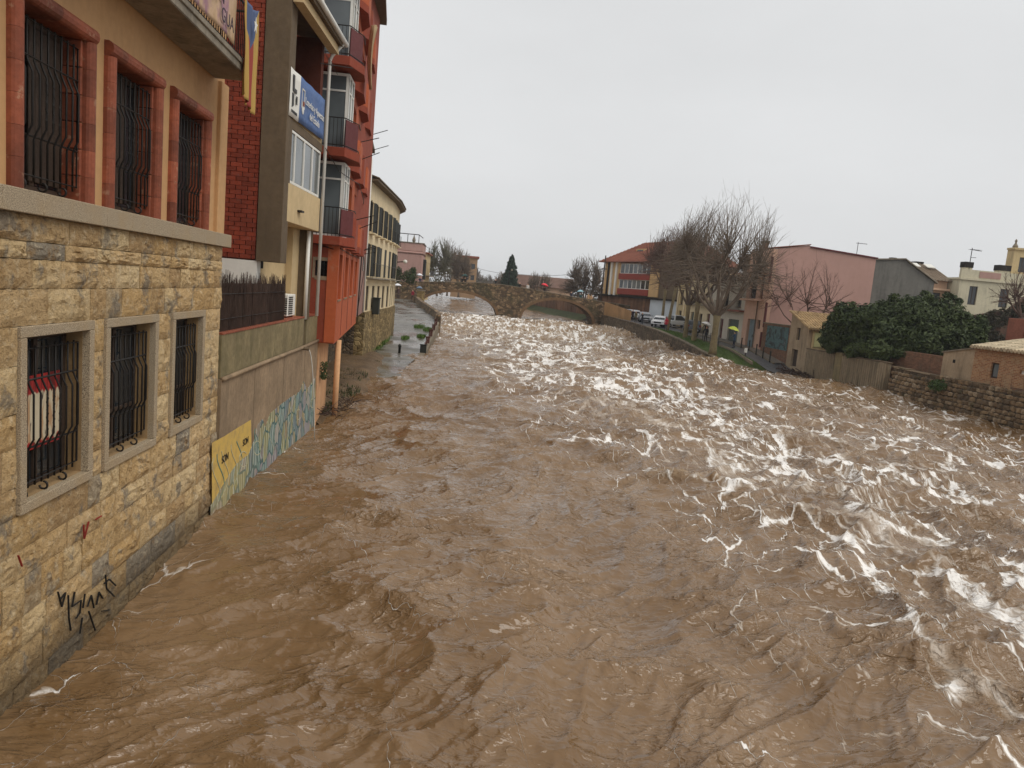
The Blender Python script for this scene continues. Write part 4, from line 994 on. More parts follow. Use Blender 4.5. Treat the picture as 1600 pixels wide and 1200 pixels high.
MB().lathe((-7.4, 122.6, 11.4), [(.18, 0), (.3, .4), (.12, .9), (.02, 1.3)], 8).build('roof_urn', M_slab, ph)
MB().box(-5.76, -5.3, 124.5, 126.6, 5.6, 8.9).build('window', M_shut, ph)
yh = thing('yellow_house', 'narrow yellow house with tall shutters past the dusky pink house', 'house', (-7, 136, 2.5))
YF = Fr(-5.6, 131.2, .4, 12, 1)
MB().wall(YF, 0, 11, 2, 10.2, -.4, 0, [(1.2+q*3.4, 2.6+q*3.4, a, a+2.2) for q in range(3) for a in (3.2, 6.6)]).build('wall', M_yell, yh)
MB().fbox(YF, 0, 11, -8, -.4, 2, 10).build('core', M_yell, yh)
for q in range(3):
    for a in (3.2, 6.6): MB().fbox(YF, 1.2+q*3.4, 2.6+q*3.4, -.3, -.2, a, a+2.2).build('shutter', M_maroon, yh)
MB().fbox(YF, -.1, 11.1, -8, .4, 10.2, 10.4).build('eave', M_terra, yh)
MB().fbox(YF, .5, 10.5, 0, .9, 6.3, 6.45).build('balcony_slab', M_slab, yh); MB().fbox(YF, .5, 10.5, .85, .9, 6.45, 7.3).build('balcony_railing', M_iron, yh)
bh = thing('brown_block', 'brown block of flats behind bare trees past the bridge', 'building', (3, 208, 3))
MB().wall(Fr(-1.5, 205, 1, 0, 1), 0, 6.8, 2, 13.0, -.4, 0, [(.7+q*1.5, 1.7+q*1.5, a, a+1.4) for q in range(4) for a in (4, 7, 10)]).build('wall', plain('tan_brick', (158, 128, 96), .85, .12, .3, .2, 8, .01), bh)
for q in range(4):
    for a in (4, 7, 10): MB().fbox(Fr(-1.5, 205, 1, 0, 1), .7+q*1.5, 1.7+q*1.5, -.3, -.25, a, a+1.4).build('window', M_glass, bh)
MB().box(-1.5, 5.3, 205.4, 214, 2, 13).build('core', M_brown, bh); MB().box(-1.9, 5.7, 204.6, 214, 13, 13.5).build('roof', M_terra, bh)

# stair wall and planters at the left end of the bridge
sw = thing('stair_wall', 'sloping dark stair wall going down from the bridge to the quay', 'wall', (-7.2, 108, 2.4))
MB().extr([(-9.6, 109, 2.2), (-4.9, 109, 2.2), (-4.9, 109, 2.5), (-7.0, 109, 4.2), (-9.6, 109, 4.2)], (0, .4, 0)).build('wall', M_bridge, sw)
MB().extr([(-7.05, 108.9, 4.2), (-4.85, 108.9, 2.45), (-4.85, 108.9, 2.65), (-7.0, 108.9, 4.4)], (0, .6, 0)).build('coping', M_brown, sw)
gp = thing('stone_gatepost', 'orange stone gatepost where the quay meets the bridge', 'post', (-5.0, 104, 2.0))
MB().box(-5.35, -4.3, 103.6, 104.4, 1.6, 3.9).build('shaft', M_base, gp, bevel=.05); MB().box(-5.42, -4.23, 103.53, 104.47, 3.9, 4.05).build('cap', M_coping, gp, bevel=.03)
gt = thing('quay_barrier', 'low tubular barrier across the top of the quay path', 'barrier', (-7, 103.9, 2.3))
b0 = MB()
for z in (2.6, 3.2): b0.tube([(-8.8, 103.9, z), (-5.4, 103.9, z)], .05, 5)
b0.build('rails', M_brown, gt)
for x in (-8.8, -7.1, -5.4): MB().tube([(x, 103.9, 2.1), (x, 103.9, 3.3)], .05, 5).build('post', M_brown, gt)

# quay river wall and its broken railing
qw = thing('quay_wall', 'low mossy stone wall edging the quay path up to the bridge', 'wall', (-3, 86, .8))
m = MB(); Ys = list(np.linspace(74, 107, 14))
for a, b in zip(Ys[:-1], Ys[1:]):
    xa, xb, za, zb = QR(a), QR(b), QZ(a), QZ(b)
    m.hexa([(xa, a, -1), (xb, b, -1), (xb+.45, b, -1), (xa+.45, a, -1), (xa, a, za+.75), (xb, b, zb+.75), (xb+.45, b, zb+.75), (xa+.45, a, za+.75)])
m.build('masonry', M_bridge, qw)
qe = MB(); Ys = list(np.linspace(49, 74, 8))
for a, b in zip(Ys[:-1], Ys[1:]):
    xa, xb, za, zb = QR(a), QR(b), QZ(a), QZ(b)
    qe.hexa([(xa, a, -1), (xb, b, -1), (xb+.35, b, -1), (xa+.35, a, -1), (xa, a, za+.06), (xb, b, zb+.06), (xb+.35, b, zb+.06), (xa+.35, a, za+.06)])
o = qe.build('kerb', M_coping); tag(o, kind='structure')
M_rust = plain('rusty_steel', (86, 52, 42), .75, .3, 3, .3, 30, .006)
qr = thing('quay_railing', 'broken rusty railing with a broad end post standing in the flood', 'railing', (QR(60)+.15, 60, QZ(60)))
prev = None
for i, Y in enumerate((51.0, 56.5, 61, 66, 70.5)):
    x = QR(Y)+.15; z = QZ(Y); h = .6 if i in (0, 2, 4) else .52; w_ = .22 if i == 0 else .14
    po = MB().box(x-w_, x+w_, Y-.08, Y+.08, z-.5, z+h).build('post', M_shut if i == 0 else M_rust, qr, bevel=.02)
    MB().box(x-w_-.04, x+w_+.04, Y-.1, Y+.1, z+h, z+h+.05).build('cap', M_shut if i == 0 else M_rust, po, bevel=.01)
    if prev:
        a, b = Vector(prev), Vector((x, Y, z)); lo = None
        for dz in (.2, .46): lo = MB().tube([a+Vector((0, .1, dz)), b+Vector((0, -.1, dz))], .03, 5).build('rail', M_rust, qr)
        for q in range(12): p = a.lerp(b, (q+.5)/12); MB().tube([p+Vector((.03*math.sin(q), 0, .1)), p+Vector((.03*math.sin(q), 0, .5))], .018, 4).build('bar', M_rust, lo)
    prev = (x, Y, z)
bl = gz(624, 551, .2)
bo_ = thing('mooring_bollard', 'slim dark iron bollard standing in the flood on the quay', 'bollard', (bl.x, bl.y, .0))
MB().lathe((bl.x, bl.y, -.3), [(.09, 0), (.085, .9), (.12, .92), (.12, .98), (.08, 1.05), (.02, 1.1)], 10).build('shaft', M_shut, bo_, smooth=True)

# muddy debris bank under the orange building
M_mud = plain('mud_and_debris', (104, 82, 56), .75, .4, 1.2, .8, 6, .06, spots=.5, spotcol=(.05, .06, .02))
v, f = [], []; nx, ny = 24, 50
for i in range(ny+1):
    for j in range(nx+1):
        Y = 25.2+(48-25.2)*i/ny; x = -9.3+5.9*j/nx; e = (x+3.6+.6*float(pn(Y/3, 0, 40)))
        edge = float(np.interp(Y, [25, 28, 34, 40, 48], [-3.9, -3.5, -3.2, -3.4, -3.6]))
        z = .30-.5*max(0, (x-edge+1.2))**1.3+.13*float(pn(x/.8, Y/.9, 41))+.07*float(pn(x/.3, Y/.3, 42))
        v.append((x, Y, z))
f = [(i*(nx+1)+j, i*(nx+1)+j+1, (i+1)*(nx+1)+j+1, (i+1)*(nx+1)+j) for i in range(ny) for j in range(nx)]
me = bpy.data.meshes.new('mud_bank'); me.from_pydata(v, [], f); me.materials.append(M_mud); me.polygons.foreach_set('use_smooth', [True]*len(f))
o = bpy.data.objects.new('mud_bank', me); C.objects.link(o); tag(o, 'brown mud and debris heaped below the orange building', 'mud', kind='structure')
def grass_patch(name, label, centers, n, hgt, mat, wid=.02, zf=None, cat='grass'):
    mb = MB(); rr = random.Random(len(centers)*7+n)
    for cx, cy, cz, sx, sy in centers:
        for _ in range(n):
            a = rr.uniform(0, 6.28); r_ = math.sqrt(rr.random()); x, y = cx+sx*r_*math.cos(a), cy+sy*r_*math.sin(a); z = (zf(x, y) if zf else cz)
            h = hgt*rr.uniform(.5, 1.2); d = rr.uniform(0, 6.28); lx, ly = .5*h*math.cos(d), .5*h*math.sin(d); wx, wy = wid*math.sin(d), wid*math.cos(d)
            mb.v += [(x-wx, y-wy, z-.03), (x+wx, y+wy, z-.03), (x+lx, y+ly, z+h)]; b = len(mb.v); mb.f.append((b-3, b-2, b-1)); mb.m.append(0)
    o = mb.build(name, mat, merge=False); return tag(o, label, cat, kind='stuff')
M_grass = plain('wet_grass', (86, 112, 44), .7, .35, 2, 0)
M_weed = plain('dark_weeds', (58, 66, 30), .75, .35, 2, 0)
b1 = gz(568, 566, .1); b2 = gz(530, 585, .2)
grass_patch('weeds', 'dark weeds and drift caught under the orange building', [(b1.x, b1.y, .12, .9, 1.6), (-4.6, 27, .2, .5, 1.5), (-4.6, 31, .25, .9, 2), (-5, 36, .25, 1, 2.5)], 420, .13, M_weed)
qc = [(gz(592, 540, .3), .35, 3.5), (gz(603, 528, .6), .3, 4), (gz(655, 515, .75), .5, 2.5), (gz(668, 520, .65), .4, 2.2), (gz(658, 530, .45), .35, 1.5), (gz(633, 530, .5), .3, 1.2)]
grass_patch('quay_grass', 'clumps of green grass growing on the flooded quay path', [(c.x, c.y, QZ(c.y), sx, sy) for c, sx, sy in qc], 380, .22, M_grass, .03)
# drift branches
db = thing('drift_branches', 'tangle of bare branches washed against the wall end below the orange building', 'branches', (-4.3, 26, .1)); mb = MB(); rr = random.Random(3)
for _ in range(60):
    p = Vector((-4.1+rr.uniform(-.3, .6), 25.6+rr.uniform(-.5, 3.5), rr.uniform(.05, .35))); a = rr.uniform(0, 6.28); l = rr.uniform(.3, 1.1); d = Vector((math.cos(a), math.sin(a), rr.uniform(-.1, .5)))*l
    mb.tube([p, p+d*.5+Vector((0, 0, .05)), p+d], [.014, .01, .004], 4)
mb.build('twigs', M_twig, db)
iv = thing('wall_plant', 'tuft of dark plant growing out of the peach undercroft wall', 'plant', (-4.38, 25.6, 1.9)); mb = MB()
for _ in range(160):
    p = Vector((-4.38, 25.5, 1.75))+Vector((rr.uniform(0, .18), rr.uniform(-.22, .22), rr.uniform(-.3, .3))); d = Vector((rr.gauss(0, 1), rr.gauss(0, 1), rr.gauss(0, 1))).normalized(); e = d.orthogonal().normalized()
    mb.quad(p-e*.03, p+d*.05, p+e*.03, p-d*.05)
mb.build('leaves', M_weed, iv, merge=False)
def onF(fr, x, y):                                    # photo pixel -> (u, z) on a facade plane
    d = ray(x, y); den = d.x*fr.nx+d.y*fr.ny; t = (fr.x*fr.nx+fr.y*fr.ny)/den
    return ((d.x*t-fr.x)*fr.ux+(d.y*t-fr.y)*fr.uy, EYE+d.z*t)
# ------------------------------------------------------------------ right bank: street, grass, river wall
M_asph = plain('wet_asphalt', (92, 92, 94), .35, .25, .5, .3, 20, .008, spec=.5)
M_pave = plain('grey_paving', (128, 120, 110), .55, .15, .8, .3, 14, .01)
XS = lambda Y: float(np.interp(Y, [56, 62, 88, 93, 116, 130], [29.3, 27.4, 27.0, 24.8, 24.0, 24.0]))
RWX = [(60, 29.4), (63, 27.4), (66, 25.6), (72, 24.9), (87, 24.3), (105, 23.5), (115, 23.1)]
rwx = lambda Y: float(np.interp(Y, *zip(*RWX)))
RWZ = lambda Y: float(np.interp(Y, [60, 63.5, 66, 70.6, 78, 87, 105, 116], [-.4, -.1, .0, .45, 1.2, 1.8, 2.25, 2.4]))
def strip(name, Ys, xa, xb, za, zb, mat, label, cat, n=6, noise=0):
    v, f = [], []
    for Y in Ys:
        for j in range(n+1): s = j/n; x = xa(Y)+(xb(Y)-xa(Y))*s; v.append((x, Y, za(Y)+(zb(Y)-za(Y))*s+noise*float(pn(x/.8, Y/.8, 50))))
    f = [(i*(n+1)+j, i*(n+1)+j+1, (i+1)*(n+1)+j+1, (i+1)*(n+1)+j) for i in range(len(Ys)-1) for j in range(n)]
    me = bpy.data.meshes.new(name); me.from_pydata(v, [], f); me.materials.append(mat); me.polygons.foreach_set('use_smooth', [True]*len(f))
    o = bpy.data.objects.new(name, me); C.objects.link(o); return tag(o, label, cat, kind='structure')
strip('street', list(np.linspace(56, 132, 40)), XS, lambda Y: 33.5, lambda Y: zstreet(Y)+.02, lambda Y: zstreet(Y)+.02, M_asph, 'wet grey street sloping down into the flood water', 'street')
strip('pavement', list(np.linspace(64, 104, 30)), lambda Y: 29.0, lambda Y: 30.3, lambda Y: zstreet(Y)+.13, lambda Y: zstreet(Y)+.13, M_pave, 'narrow pavement in front of the pink building and its neighbours', 'pavement', 2)
k = MB(); Ys = list(np.linspace(64, 104, 20))
for a, b in zip(Ys[:-1], Ys[1:]): k.hexa([(28.86, a, zstreet(a)-.1), (28.86, b, zstreet(b)-.1), (29.0, b, zstreet(b)-.1), (29.0, a, zstreet(a)-.1), (28.86, a, zstreet(a)+.135), (28.86, b, zstreet(b)+.135), (29.0, b, zstreet(b)+.135), (29.0, a, zstreet(a)+.135)])
k.hexa([(26.86, 64, .3), (26.86, 66, .6), (27.0, 66, .6), (27.0, 64, .3), (26.86, 64, .58), (26.86, 66, .85), (27.0, 66, .85), (27.0, 64, .58)])
for a, b in zip(Ys[1:11], Ys[2:12]): k.hexa([(26.86, a, zstreet(a)-.1), (26.86, b, zstreet(b)-.1), (27.0, b, zstreet(b)-.1), (27.0, a, zstreet(a)-.1), (26.86, a, zstreet(a)+.1), (26.86, b, zstreet(b)+.1), (27.0, b, zstreet(b)+.1), (27.0, a, zstreet(a)+.1)])
tag(k.build('kerb', M_coping), kind='structure')
M_turf = plain('turf', (82, 98, 50), .85, .35, .8, .5, 12, .03, spots=.4, spotcol=(.07, .055, .025))
gx0 = lambda Y: rwx(Y)+.3; gx1 = lambda Y: XS(Y)-.02
strip('grass_verge', list(np.linspace(62.5, 91, 34)), gx0, gx1, lambda Y: RWZ(Y)+.02, lambda Y: zstreet(Y)+.02, M_turf, 'green grass verge sloping to the river under the plane trees', 'grass verge', 8, .06)
def vergez(x, y):
    s = min(1, max(0, (x-gx0(y))/max(.05, gx1(y)-gx0(y)))); return RWZ(y)+(zstreet(y)-RWZ(y))*s
grass_patch('verge_grass', 'tufts of grass on the verge under the plane trees', [((gx0(Y)+gx1(Y))/2, Y, 0, (gx1(Y)-gx0(Y))/2*.95, 1.6) for Y in np.linspace(64, 90, 18)], 340, .16, M_grass, .022, vergez)
br = thing('river_wall', 'brown rubble river wall with pale coping below the plane trees', 'wall', (24, 88, 0))
m = MB(); cp = MB(); Ys = list(np.linspace(63, 115, 34))
for a, b in zip(Ys[:-1], Ys[1:]):
    xa, xb, za, zb = rwx(a), rwx(b), RWZ(a), RWZ(b)
    m.hexa([(xa-.25, a, -1.5), (xb-.25, b, -1.5), (xb+.5, b, -1.5), (xa+.5, a, -1.5), (xa, a, za), (xb, b, zb), (xb+.45, b, zb), (xa+.45, a, za)])
m.build('masonry', M_rubble, br)
for a, b in zip(Ys[1:-1], Ys[2:]):
    xa, xb, za, zb = rwx(a), rwx(b), RWZ(a), RWZ(b); h = .1+rnd.uniform(0, .05); g = .03
    MB().hexa([(xa-.06, a+g, za), (xb-.06, b-g, zb), (xb+.38, b-g, zb), (xa+.38, a+g, za), (xa-.06, a+g, za+h), (xb-.06, b-g, zb+h), (xb+.38, b-g, zb+h), (xa+.38, a+g, za+h)]).build('coping_stone', M_coping if a < 90 else M_rubble, br, bevel=.02)
# orange board fence where the wall meets the bridge
of = thing('board_fence', 'tan board fence closing the wall end beside the bridge', 'fence', (24.5, 112, 2.3))
M_board = plain('tan_board', (164, 126, 84), .8, .15, 1, .3, 20, .01, streak=.4, objrand=.1)
pa, pb = Vector((23.3, 114.6, 0)), Vector((25.0, 103.5, 0))
for q in range(9):
    a, b = pa.lerp(pb, q/9), pa.lerp(pb, (q+.96)/9); zb = RWZ(a.y); h = 2.2-.09*q
    MB().hexa([(a.x, a.y, zb), (b.x, b.y, zb), (b.x+.05, b.y, zb), (a.x+.05, a.y, zb), (a.x, a.y, zb+h), (b.x, b.y, zb+h-.09), (b.x+.05, b.y, zb+h-.09), (a.x+.05, a.y, zb+h)]).build('board', M_board, of)

# ------------------------------------------------------------------ flat-fronted block with red roof
tb = thing('red_roofed_block', 'block with red tiled roof, red spandrels and two bands of windows', 'building', (29, 119, 2.3))
TF = Fr(24.9, 125, 4.6, -13, 1)
M_tile = plain('red_roof_tile', (142, 88, 70), .8, .25, .9, .4, 10, .03, spots=.3, spotcol=(.12, .07, .05))
M_span = plain('red_spandrel', (140, 58, 44), .75, .12, .6, .2, 14, .006, streak=.2)
M_ochr = plain('ochre_panel', (200, 164, 116), .8, .1, .6, .2, 14, .006, streak=.2)
M_plank = plain('brown_boarding', (118, 84, 60), .85, .3, 1.2, .3, 10, .02, objrand=.3)
uA, _ = onF(TF, 969, 430); uB, _ = onF(TF, 1017, 430); uC, _ = onF(TF, 1032, 430); uD, _ = onF(TF, 1062, 480)
Ztop = 11.25
MB().fbox(TF, 0, uA, -.4, 0, 5.9, Ztop).build('pilaster_wall', M_ochr, tb); MB().fbox(TF, .9, 1.5, 0, .06, 5.9, Ztop).build('dark_strip', M_dark, tb)
for q in (2.1, 3.6): MB().fbox(TF, q, q+.5, 0, .2, 5.6, Ztop).build('white_pilaster', M_white, tb)
for (za, zb, zc) in ((9.35, 10.95, 8.4), (6.95, 8.4, 6.0)):
    MB().fbox(TF, uA, uB, -.4, .3, zc if zc > 8 else 6.0, za if za > 9 else 6.95).build('red_spandrel', M_span, tb)
    n = 7; w_ = (uB-uA)/n
    for q in range(n): casement(tb, TF, uA+q*w_, uA+(q+1)*w_, za, zb, 0, M_white, M_glass2 if q in (1, 3, 4) else M_glass, 1, .09)
MB().fbox(TF, uA, uB, -.4, .1, 10.95, Ztop).build('head_band', M_plank, tb)
MB().fbox(TF, uB, uC, -.4, .15, 5.9, Ztop).build('ochre_panel', M_ochr, tb)
MB().fbox(TF, uC, uD+.9, -.4, .0, 5.7, Ztop).build('side_wall', M_brown, tb)
MB().fbox(TF, -2, uD+.9, -.3, .5, 5.55, 5.75).build('canopy', M_dark, tb)
q = -1.5
while q < uB-.05: MB().fbox(TF, q, q+.6, -.2, -.05+rnd.uniform(-.05, .05), 2.2, 5.55).build('boarding', M_plank, tb); q += .63
MB().fbox(TF, uB, uD-.6, -.2, -.08, 2.2, 5.5).build('white_shutter_door', plain('white_metal_door', (208, 214, 218), .5, .06, .6, .1, 10, .004), tb)
MB().fbox(TF, uD-.6, uD+.9, -.2, .0, 2.2, 5.5).build('brown_door', M_maroon, tb)
MB().fbox(TF, 0, uD+.9, -9, -.4, 2.2, Ztop).build('core', M_brown, tb)
rf = MB(); E0 = [TF.p(-.8, .9, Ztop), TF.p(uD+1.2, .9, Ztop), TF.p(uD+1.2, -9.6, Ztop), TF.p(-.8, -9.6, Ztop)]; R0, R1 = TF.p(4.6, -4.3, 14.7), TF.p(uD-2.6, -4.3, 14.8)
rf.quad(E0[0], E0[1], R1, R0); rf.quad(E0[1], E0[2], R1); rf.quad(E0[2], E0[3], R0, R1); rf.quad(E0[3], E0[0], R0); rf.quad(*[(p[0], p[1], Ztop-.12) for p in E0]); [rf.quad(E0[i], E0[(i+1) % 4], (*E0[(i+1) % 4][:2], Ztop-.12), (*E0[i][:2], Ztop-.12)) for i in range(4)]
rr_ = rf.build('roof', M_tile, tb)
rib = MB(); q = -.6
while q < uD+1.0:
    s = min(1, max(.02, (q+.8)/5.4), ) if q < 4.6 else min(1, max(.02, (uD+1.2-q)/4))
    a = Vector(TF.p(q, .9, Ztop+.03)); bq = Vector(TF.p(q, .9-5.2*s, Ztop+.03+3.5*s)); rib.tube([a, bq], .07, 4, False); q += .42
tag(rib.build('tile_row', M_tile, rr_), kind='stuff')
MB().fbox(TF, 6.2, 8.6, -3.2, -1.8, 12.2, 13.5).build('dormer', M_ochr, rr_); MB().fbox(TF, 6.6, 8.2, -1.8, -1.76, 12.4, 13.3).build('dormer_window', M_glass, rr_)

# ------------------------------------------------------------------ row of houses along the street
M_wht = plain('offwhite_render', (204, 196, 180), .85, .1, .4, .2, 16, .006, streak=.3, streakcol=(.25, .2, .14))
M_pink = plain('pink_render', (182, 145, 134), .85, .07, .22, .2, 14, .006, streak=.22, streakcol=(.3, .17, .13), spots=.12, spotcol=(.3, .19, .15))
M_pale = plain('pale_pink_render', (206, 168, 146), .85, .09, .4, .2, 14, .006, streak=.3, streakcol=(.3, .2, .13))
M_door = plain('blue_grey_door', (124, 140, 146), .6, .15, 1.5, .15, 20, .004, streak=.2)
M_gdoor = plain('green_grey_door', (82, 90, 84), .6, .15, 1.5, .15, 20, .004)
def house(name, label, Y0, Y1, X, ztop, mat, holes, roofmat=M_tile):
    t = thing(name, label, 'house', (X+3, (Y0+Y1)/2, zstreet((Y0+Y1)/2)))
    F = Fr(X, Y0, 0, 1, -1); L = Y1-Y0                   # faces the river (-X)
    MB().wall(F, 0, L, 0, ztop, -.35, 0, [(a, b, c, d) for a, b, c, d, *_ in holes]).build('wall', mat, t)
    MB().fbox(F, 0, L, -9, -.5, 0, ztop).build('core', mat, t)
    MB().fbox(F, -.05, L+.05, -9.2, .35, ztop, ztop+.15).build('eave', roofmat, t)
    for a, b, c, d, m_, nm in holes:
        if nm in ('door', 'garage_door'):
            dr = MB().fbox(F, a, b, -.3, -.2, c, d).build(nm, m_, t); MB().fbox(F, b-.3, b-.22, -.2, -.14, (c+d)/2-.1, (c+d)/2+.1).build('handle', M_iron, dr)
            pl = MB(); [pl.fbox(F, a+.08, b-.08, -.2, -.185, c+(d-c)*q/5+.05, c+(d-c)*(q+1)/5-.05) for q in range(5)]; pl.build('door_panel', m_, dr)
        else:
            casement(t, F, a, b, c, d, -.2, M_wood, M_glass, 2, .07); MB().fbox(F, a-.1, b+.1, 0, .12, c-.1, c-.003).build('window_sill', M_coping, t)
    return t, F
yh2, F = house('ornate_yellow_house', 'ornate yellow house with pointed windows beside the red roofed block', 97, 104, 31.6, 8.2, M_yell, [(1, 2.2, 5.2, 7.2, None, 'window'), (4.4, 5.6, 5.2, 7.2, None, 'window'), (1, 2.2, 2.2, 4.4, M_maroon, 'door'), (4.4, 5.6, 2.8, 4.3, None, 'window')])
for u in (.5, 3.3, 6.5): MB().extr([F.p(u-.4, .05, 7.6), F.p(u+.4, .05, 7.6), F.p(u, .05, 8.5)], (-.15, 0, 0)).build('gable_ornament', M_yell, yh2)
for u in (.5, 3.3, 6.5): MB().fbox(F, u-.25, u+.25, 0, .12, 2, 7.6).build('pilaster', M_crm, yh2)
ch2, F = house('cream_street_house', 'cream street house with a brown doorway behind the plane trees', 86.5, 96.9, 31.0, 9.3, M_crm, [(1.4, 2.5, 2.0, 4.3, M_maroon, 'door'), (4.3, 5.4, 2.6, 4.2, None, 'window'), (7.6, 8.8, 2.0, 4.3, M_gdoor, 'door'), (1.4, 2.5, 5.6, 7.6, None, 'window'), (4.3, 5.4, 5.6, 7.6, None, 'window'), (7.6, 8.8, 5.6, 7.6, None, 'window')])
MB().fbox(F, .8, 9.4, 0, .8, 5.2, 5.35).build('balcony_slab', M_slab, ch2)
rr = MB(); rr.tube([F.p(.8, .78, 6.3), F.p(9.4, .78, 6.3)], .02, 4)
for q in range(40): rr.fbox(F, .85+q*.215, .87+q*.215, .77, .79, 5.35, 6.3)
rr.build('balcony_railing', M_iron, ch2)
gh, F = house('garage_house', 'off-white house with a grey green garage door next to the pink building', 75.6, 86.4, 30.45, 8.6, M_wht, [(1.6, 4.6, 1.45, 4.0, M_gdoor, 'garage_door'), (6.2, 7.2, 1.55, 3.9, M_maroon, 'door'), (1.6, 2.9, 5.4, 7.4, None, 'window'), (5.4, 6.7, 5.4, 7.4, None, 'window')])
MB().fbox(F, .2, 8, 0, .75, 4.85, 5.05).build('balcony_slab', M_tile, gh)
rr = MB(); rr.tube([F.p(.2, .73, 5.95), F.p(8, .73, 5.95)], .02, 4)
for q in range(36): rr.fbox(F, .25+q*.215, .27+q*.215, .72, .74, 5.05, 5.95)
rr.build('balcony_railing', M_iron, gh)
MB().fbox(F, 3.4, 4.9, -2.5, -1, 8.7, 11.2).build('chimney_stack', M_brown, gh)

# pink building
pk = thing('pink_building', 'large plain pink rendered building with a blue grey door and balcony', 'building', (35.5, 77, 1.3))
PX = 30.2; F = Fr(PX, 70, 0, 1, -1); L = 5.5
ud = sorted([onF(F, 1161, 530)[0], onF(F, 1174, 530)[0]]); zt = onF(F, 1168, 484)[1]
holes = [(2.1, 4.3, 1.35, 4.25), (3.0, 4.6, 6.35, 8.7), (1.35, 2.0, 6.35, 8.7), (1.05, 1.8, 3.35, 4.25)]
MB().wall(F, 0, L, 0, 11.2, -.4, 0, holes).build('river_wall', M_pale, pk)
dr = MB().fbox(F, 2.1, 4.3, -.35, -.28, 1.35, 4.25).build('door', M_door, pk)
for q in range(4): MB().fbox(F, 2.16+q*.53, 2.62+q*.53, -.28, -.26, 1.45, 4.15).build('door_panel', M_door, dr)
MB().fbox(F, 3.17, 3.21, -.26, -.2, 2.4, 2.7).build('handle', M_iron, dr)
casement(pk, F, 3.0, 4.6, 6.35, 8.7, -.2, M_wood, M_glass, 2, .08); casement(pk, F, 1.35, 2.0, 6.35, 8.7, -.2, M_wood, M_glass, 1, .07); casement(pk, F, 1.05, 1.8, 3.35, 4.25, -.2, M_wood, M_glass, 1, .06)
MB().fbox(F, .9, 5.3, 0, .95, 6.1, 6.28).build('balcony_slab', M_pale, pk)
rr = MB(); rr.tube([F.p(.9, .92, 7.2), F.p(5.3, .92, 7.2)], .02, 4); rr.tube([F.p(.9, 0, 7.2), F.p(.9, .92, 7.2)], .02, 4)
for q in range(21): rr.fbox(F, .93+q*.21, .95+q*.21, .91, .93, 6.28, 7.2)
rr.build('balcony_railing', M_iron, pk)
MB().fbox(F, .7, 5.5, 0, .5, 9.0, 9.2).build('canopy', M_pale, pk)
MB().extr([(30.62, 70.02, 0), (40.55, 70.02, 0), (40.55, 70.02, 11.12), (33.75, 70.02, 11.6), (33.75, 70.02, 11.85), (30.62, 70.02, 11.25)], (0, 5.4, 0)).build('plain_wall', M_pink, pk); MB().box(38.6, 40.5, 75.42, 84, 0, 11.0).build('rear_wing', M_pink, pk)
MB().extr([(33.8, 69.9, 11.62), (40.7, 69.9, 11.14), (40.7, 69.9, 11.27), (33.8, 69.9, 11.75)], (0, 5.6, 0)).build('roof_edge', M_maroon, pk)
MB().extr([(30.15, 69.9, 11.27), (33.78, 69.9, 11.87), (33.78, 69.9, 11.95), (30.15, 69.9, 11.35)], (0, 5.6, 0)).build('roof_edge', M_tile, pk)
for za, zb in ((3.6, 6.0), (8.0, 10.4)): MB().tube([(30.1, 69.88, za), (30.1, 69.88, zb)], .13, 8).build('pipe_sleeve', M_maroon, pk)
MB().tube([(30.15, 69.9, 1.1), (30.15, 69.9, 11.2)], .05, 6).build('downpipe', M_pale, pk)
MB().tube([F.p(2.0, .12, 1.3), F.p(2.0, .12, 6.1)], .06, 6).build('downpipe', M_brown, pk)
MB().fbox(F, .25, .5, 0, .1, 1.6, 3.1).build('meter_box', M_maroon, pk)
an = thing('rooftop_antenna', 'television antenna on a thin mast above the pink building roof', 'antenna', (38.5, 75, 11))
c = onY(1341, 380, 75); a0 = MB(); a0.tube([(c.x, 75, 11), (c.x, 75, c.z+.1)], .03, 5); a0.build('mast', M_iron, an)
a1 = MB().tube([(c.x-.2, 75, c.z), (c.x+1.0, 75, c.z-.02)], .02, 4)
for q in range(5): a1.tube([(c.x+q*.2, 74.7, c.z), (c.x+q*.2, 75.3, c.z)], .012, 3)
a1.build('boom', M_iron, an)

def brick_mat(name, c1, c2, cm):
    t = NT(name); p = t.pos(); s = t.new('ShaderNodeSeparateXYZ'); t.l.new(p, s.inputs[0]); cb = t.new('ShaderNodeCombineXYZ'); t.l.new(t.math('ADD', s.outputs[0], s.outputs[1]), cb.inputs[0]); t.l.new(s.outputs[2], cb.inputs[1])
    b = t.new('ShaderNodeTexBrick'); t.l.new(cb.outputs[0], b.inputs['Vector']); b.inputs['Scale'].default_value = 1
    b.inputs['Color1'].default_value = (*lin(c1), 1); b.inputs['Color2'].default_value = (*lin(c2), 1); b.inputs['Mortar'].default_value = (*lin(cm), 1)
    b.inputs['Brick Width'].default_value = .29; b.inputs['Row Height'].default_value = .085; b.inputs['Mortar Size'].default_value = .012; b.inputs['Mortar Smooth'].default_value = .3
    n = t.noise(p, 1.3, 5, .65); col = t.mix(t.rng(n, .5, .66, 0, .75), b.outputs['Color'], mul(lin(cm), .9)); n2 = t.noise(p, 5, 5, .7); col = t.mix(t.rng(n2, .5, .72, 0, .6), col, mul(lin(c2), .5))
    col = t.mix(t.rng(t.noise(t.scl(p, (3, 3, .25)), 1.2, 4, .6), .55, .72, 0, .5), col, (.06, .045, .03)); t.bump(t.math('ADD', t.noise(p, 18, 5, .65), b.outputs['Fac']), .5, .02); return t.out(col, .88, .3)
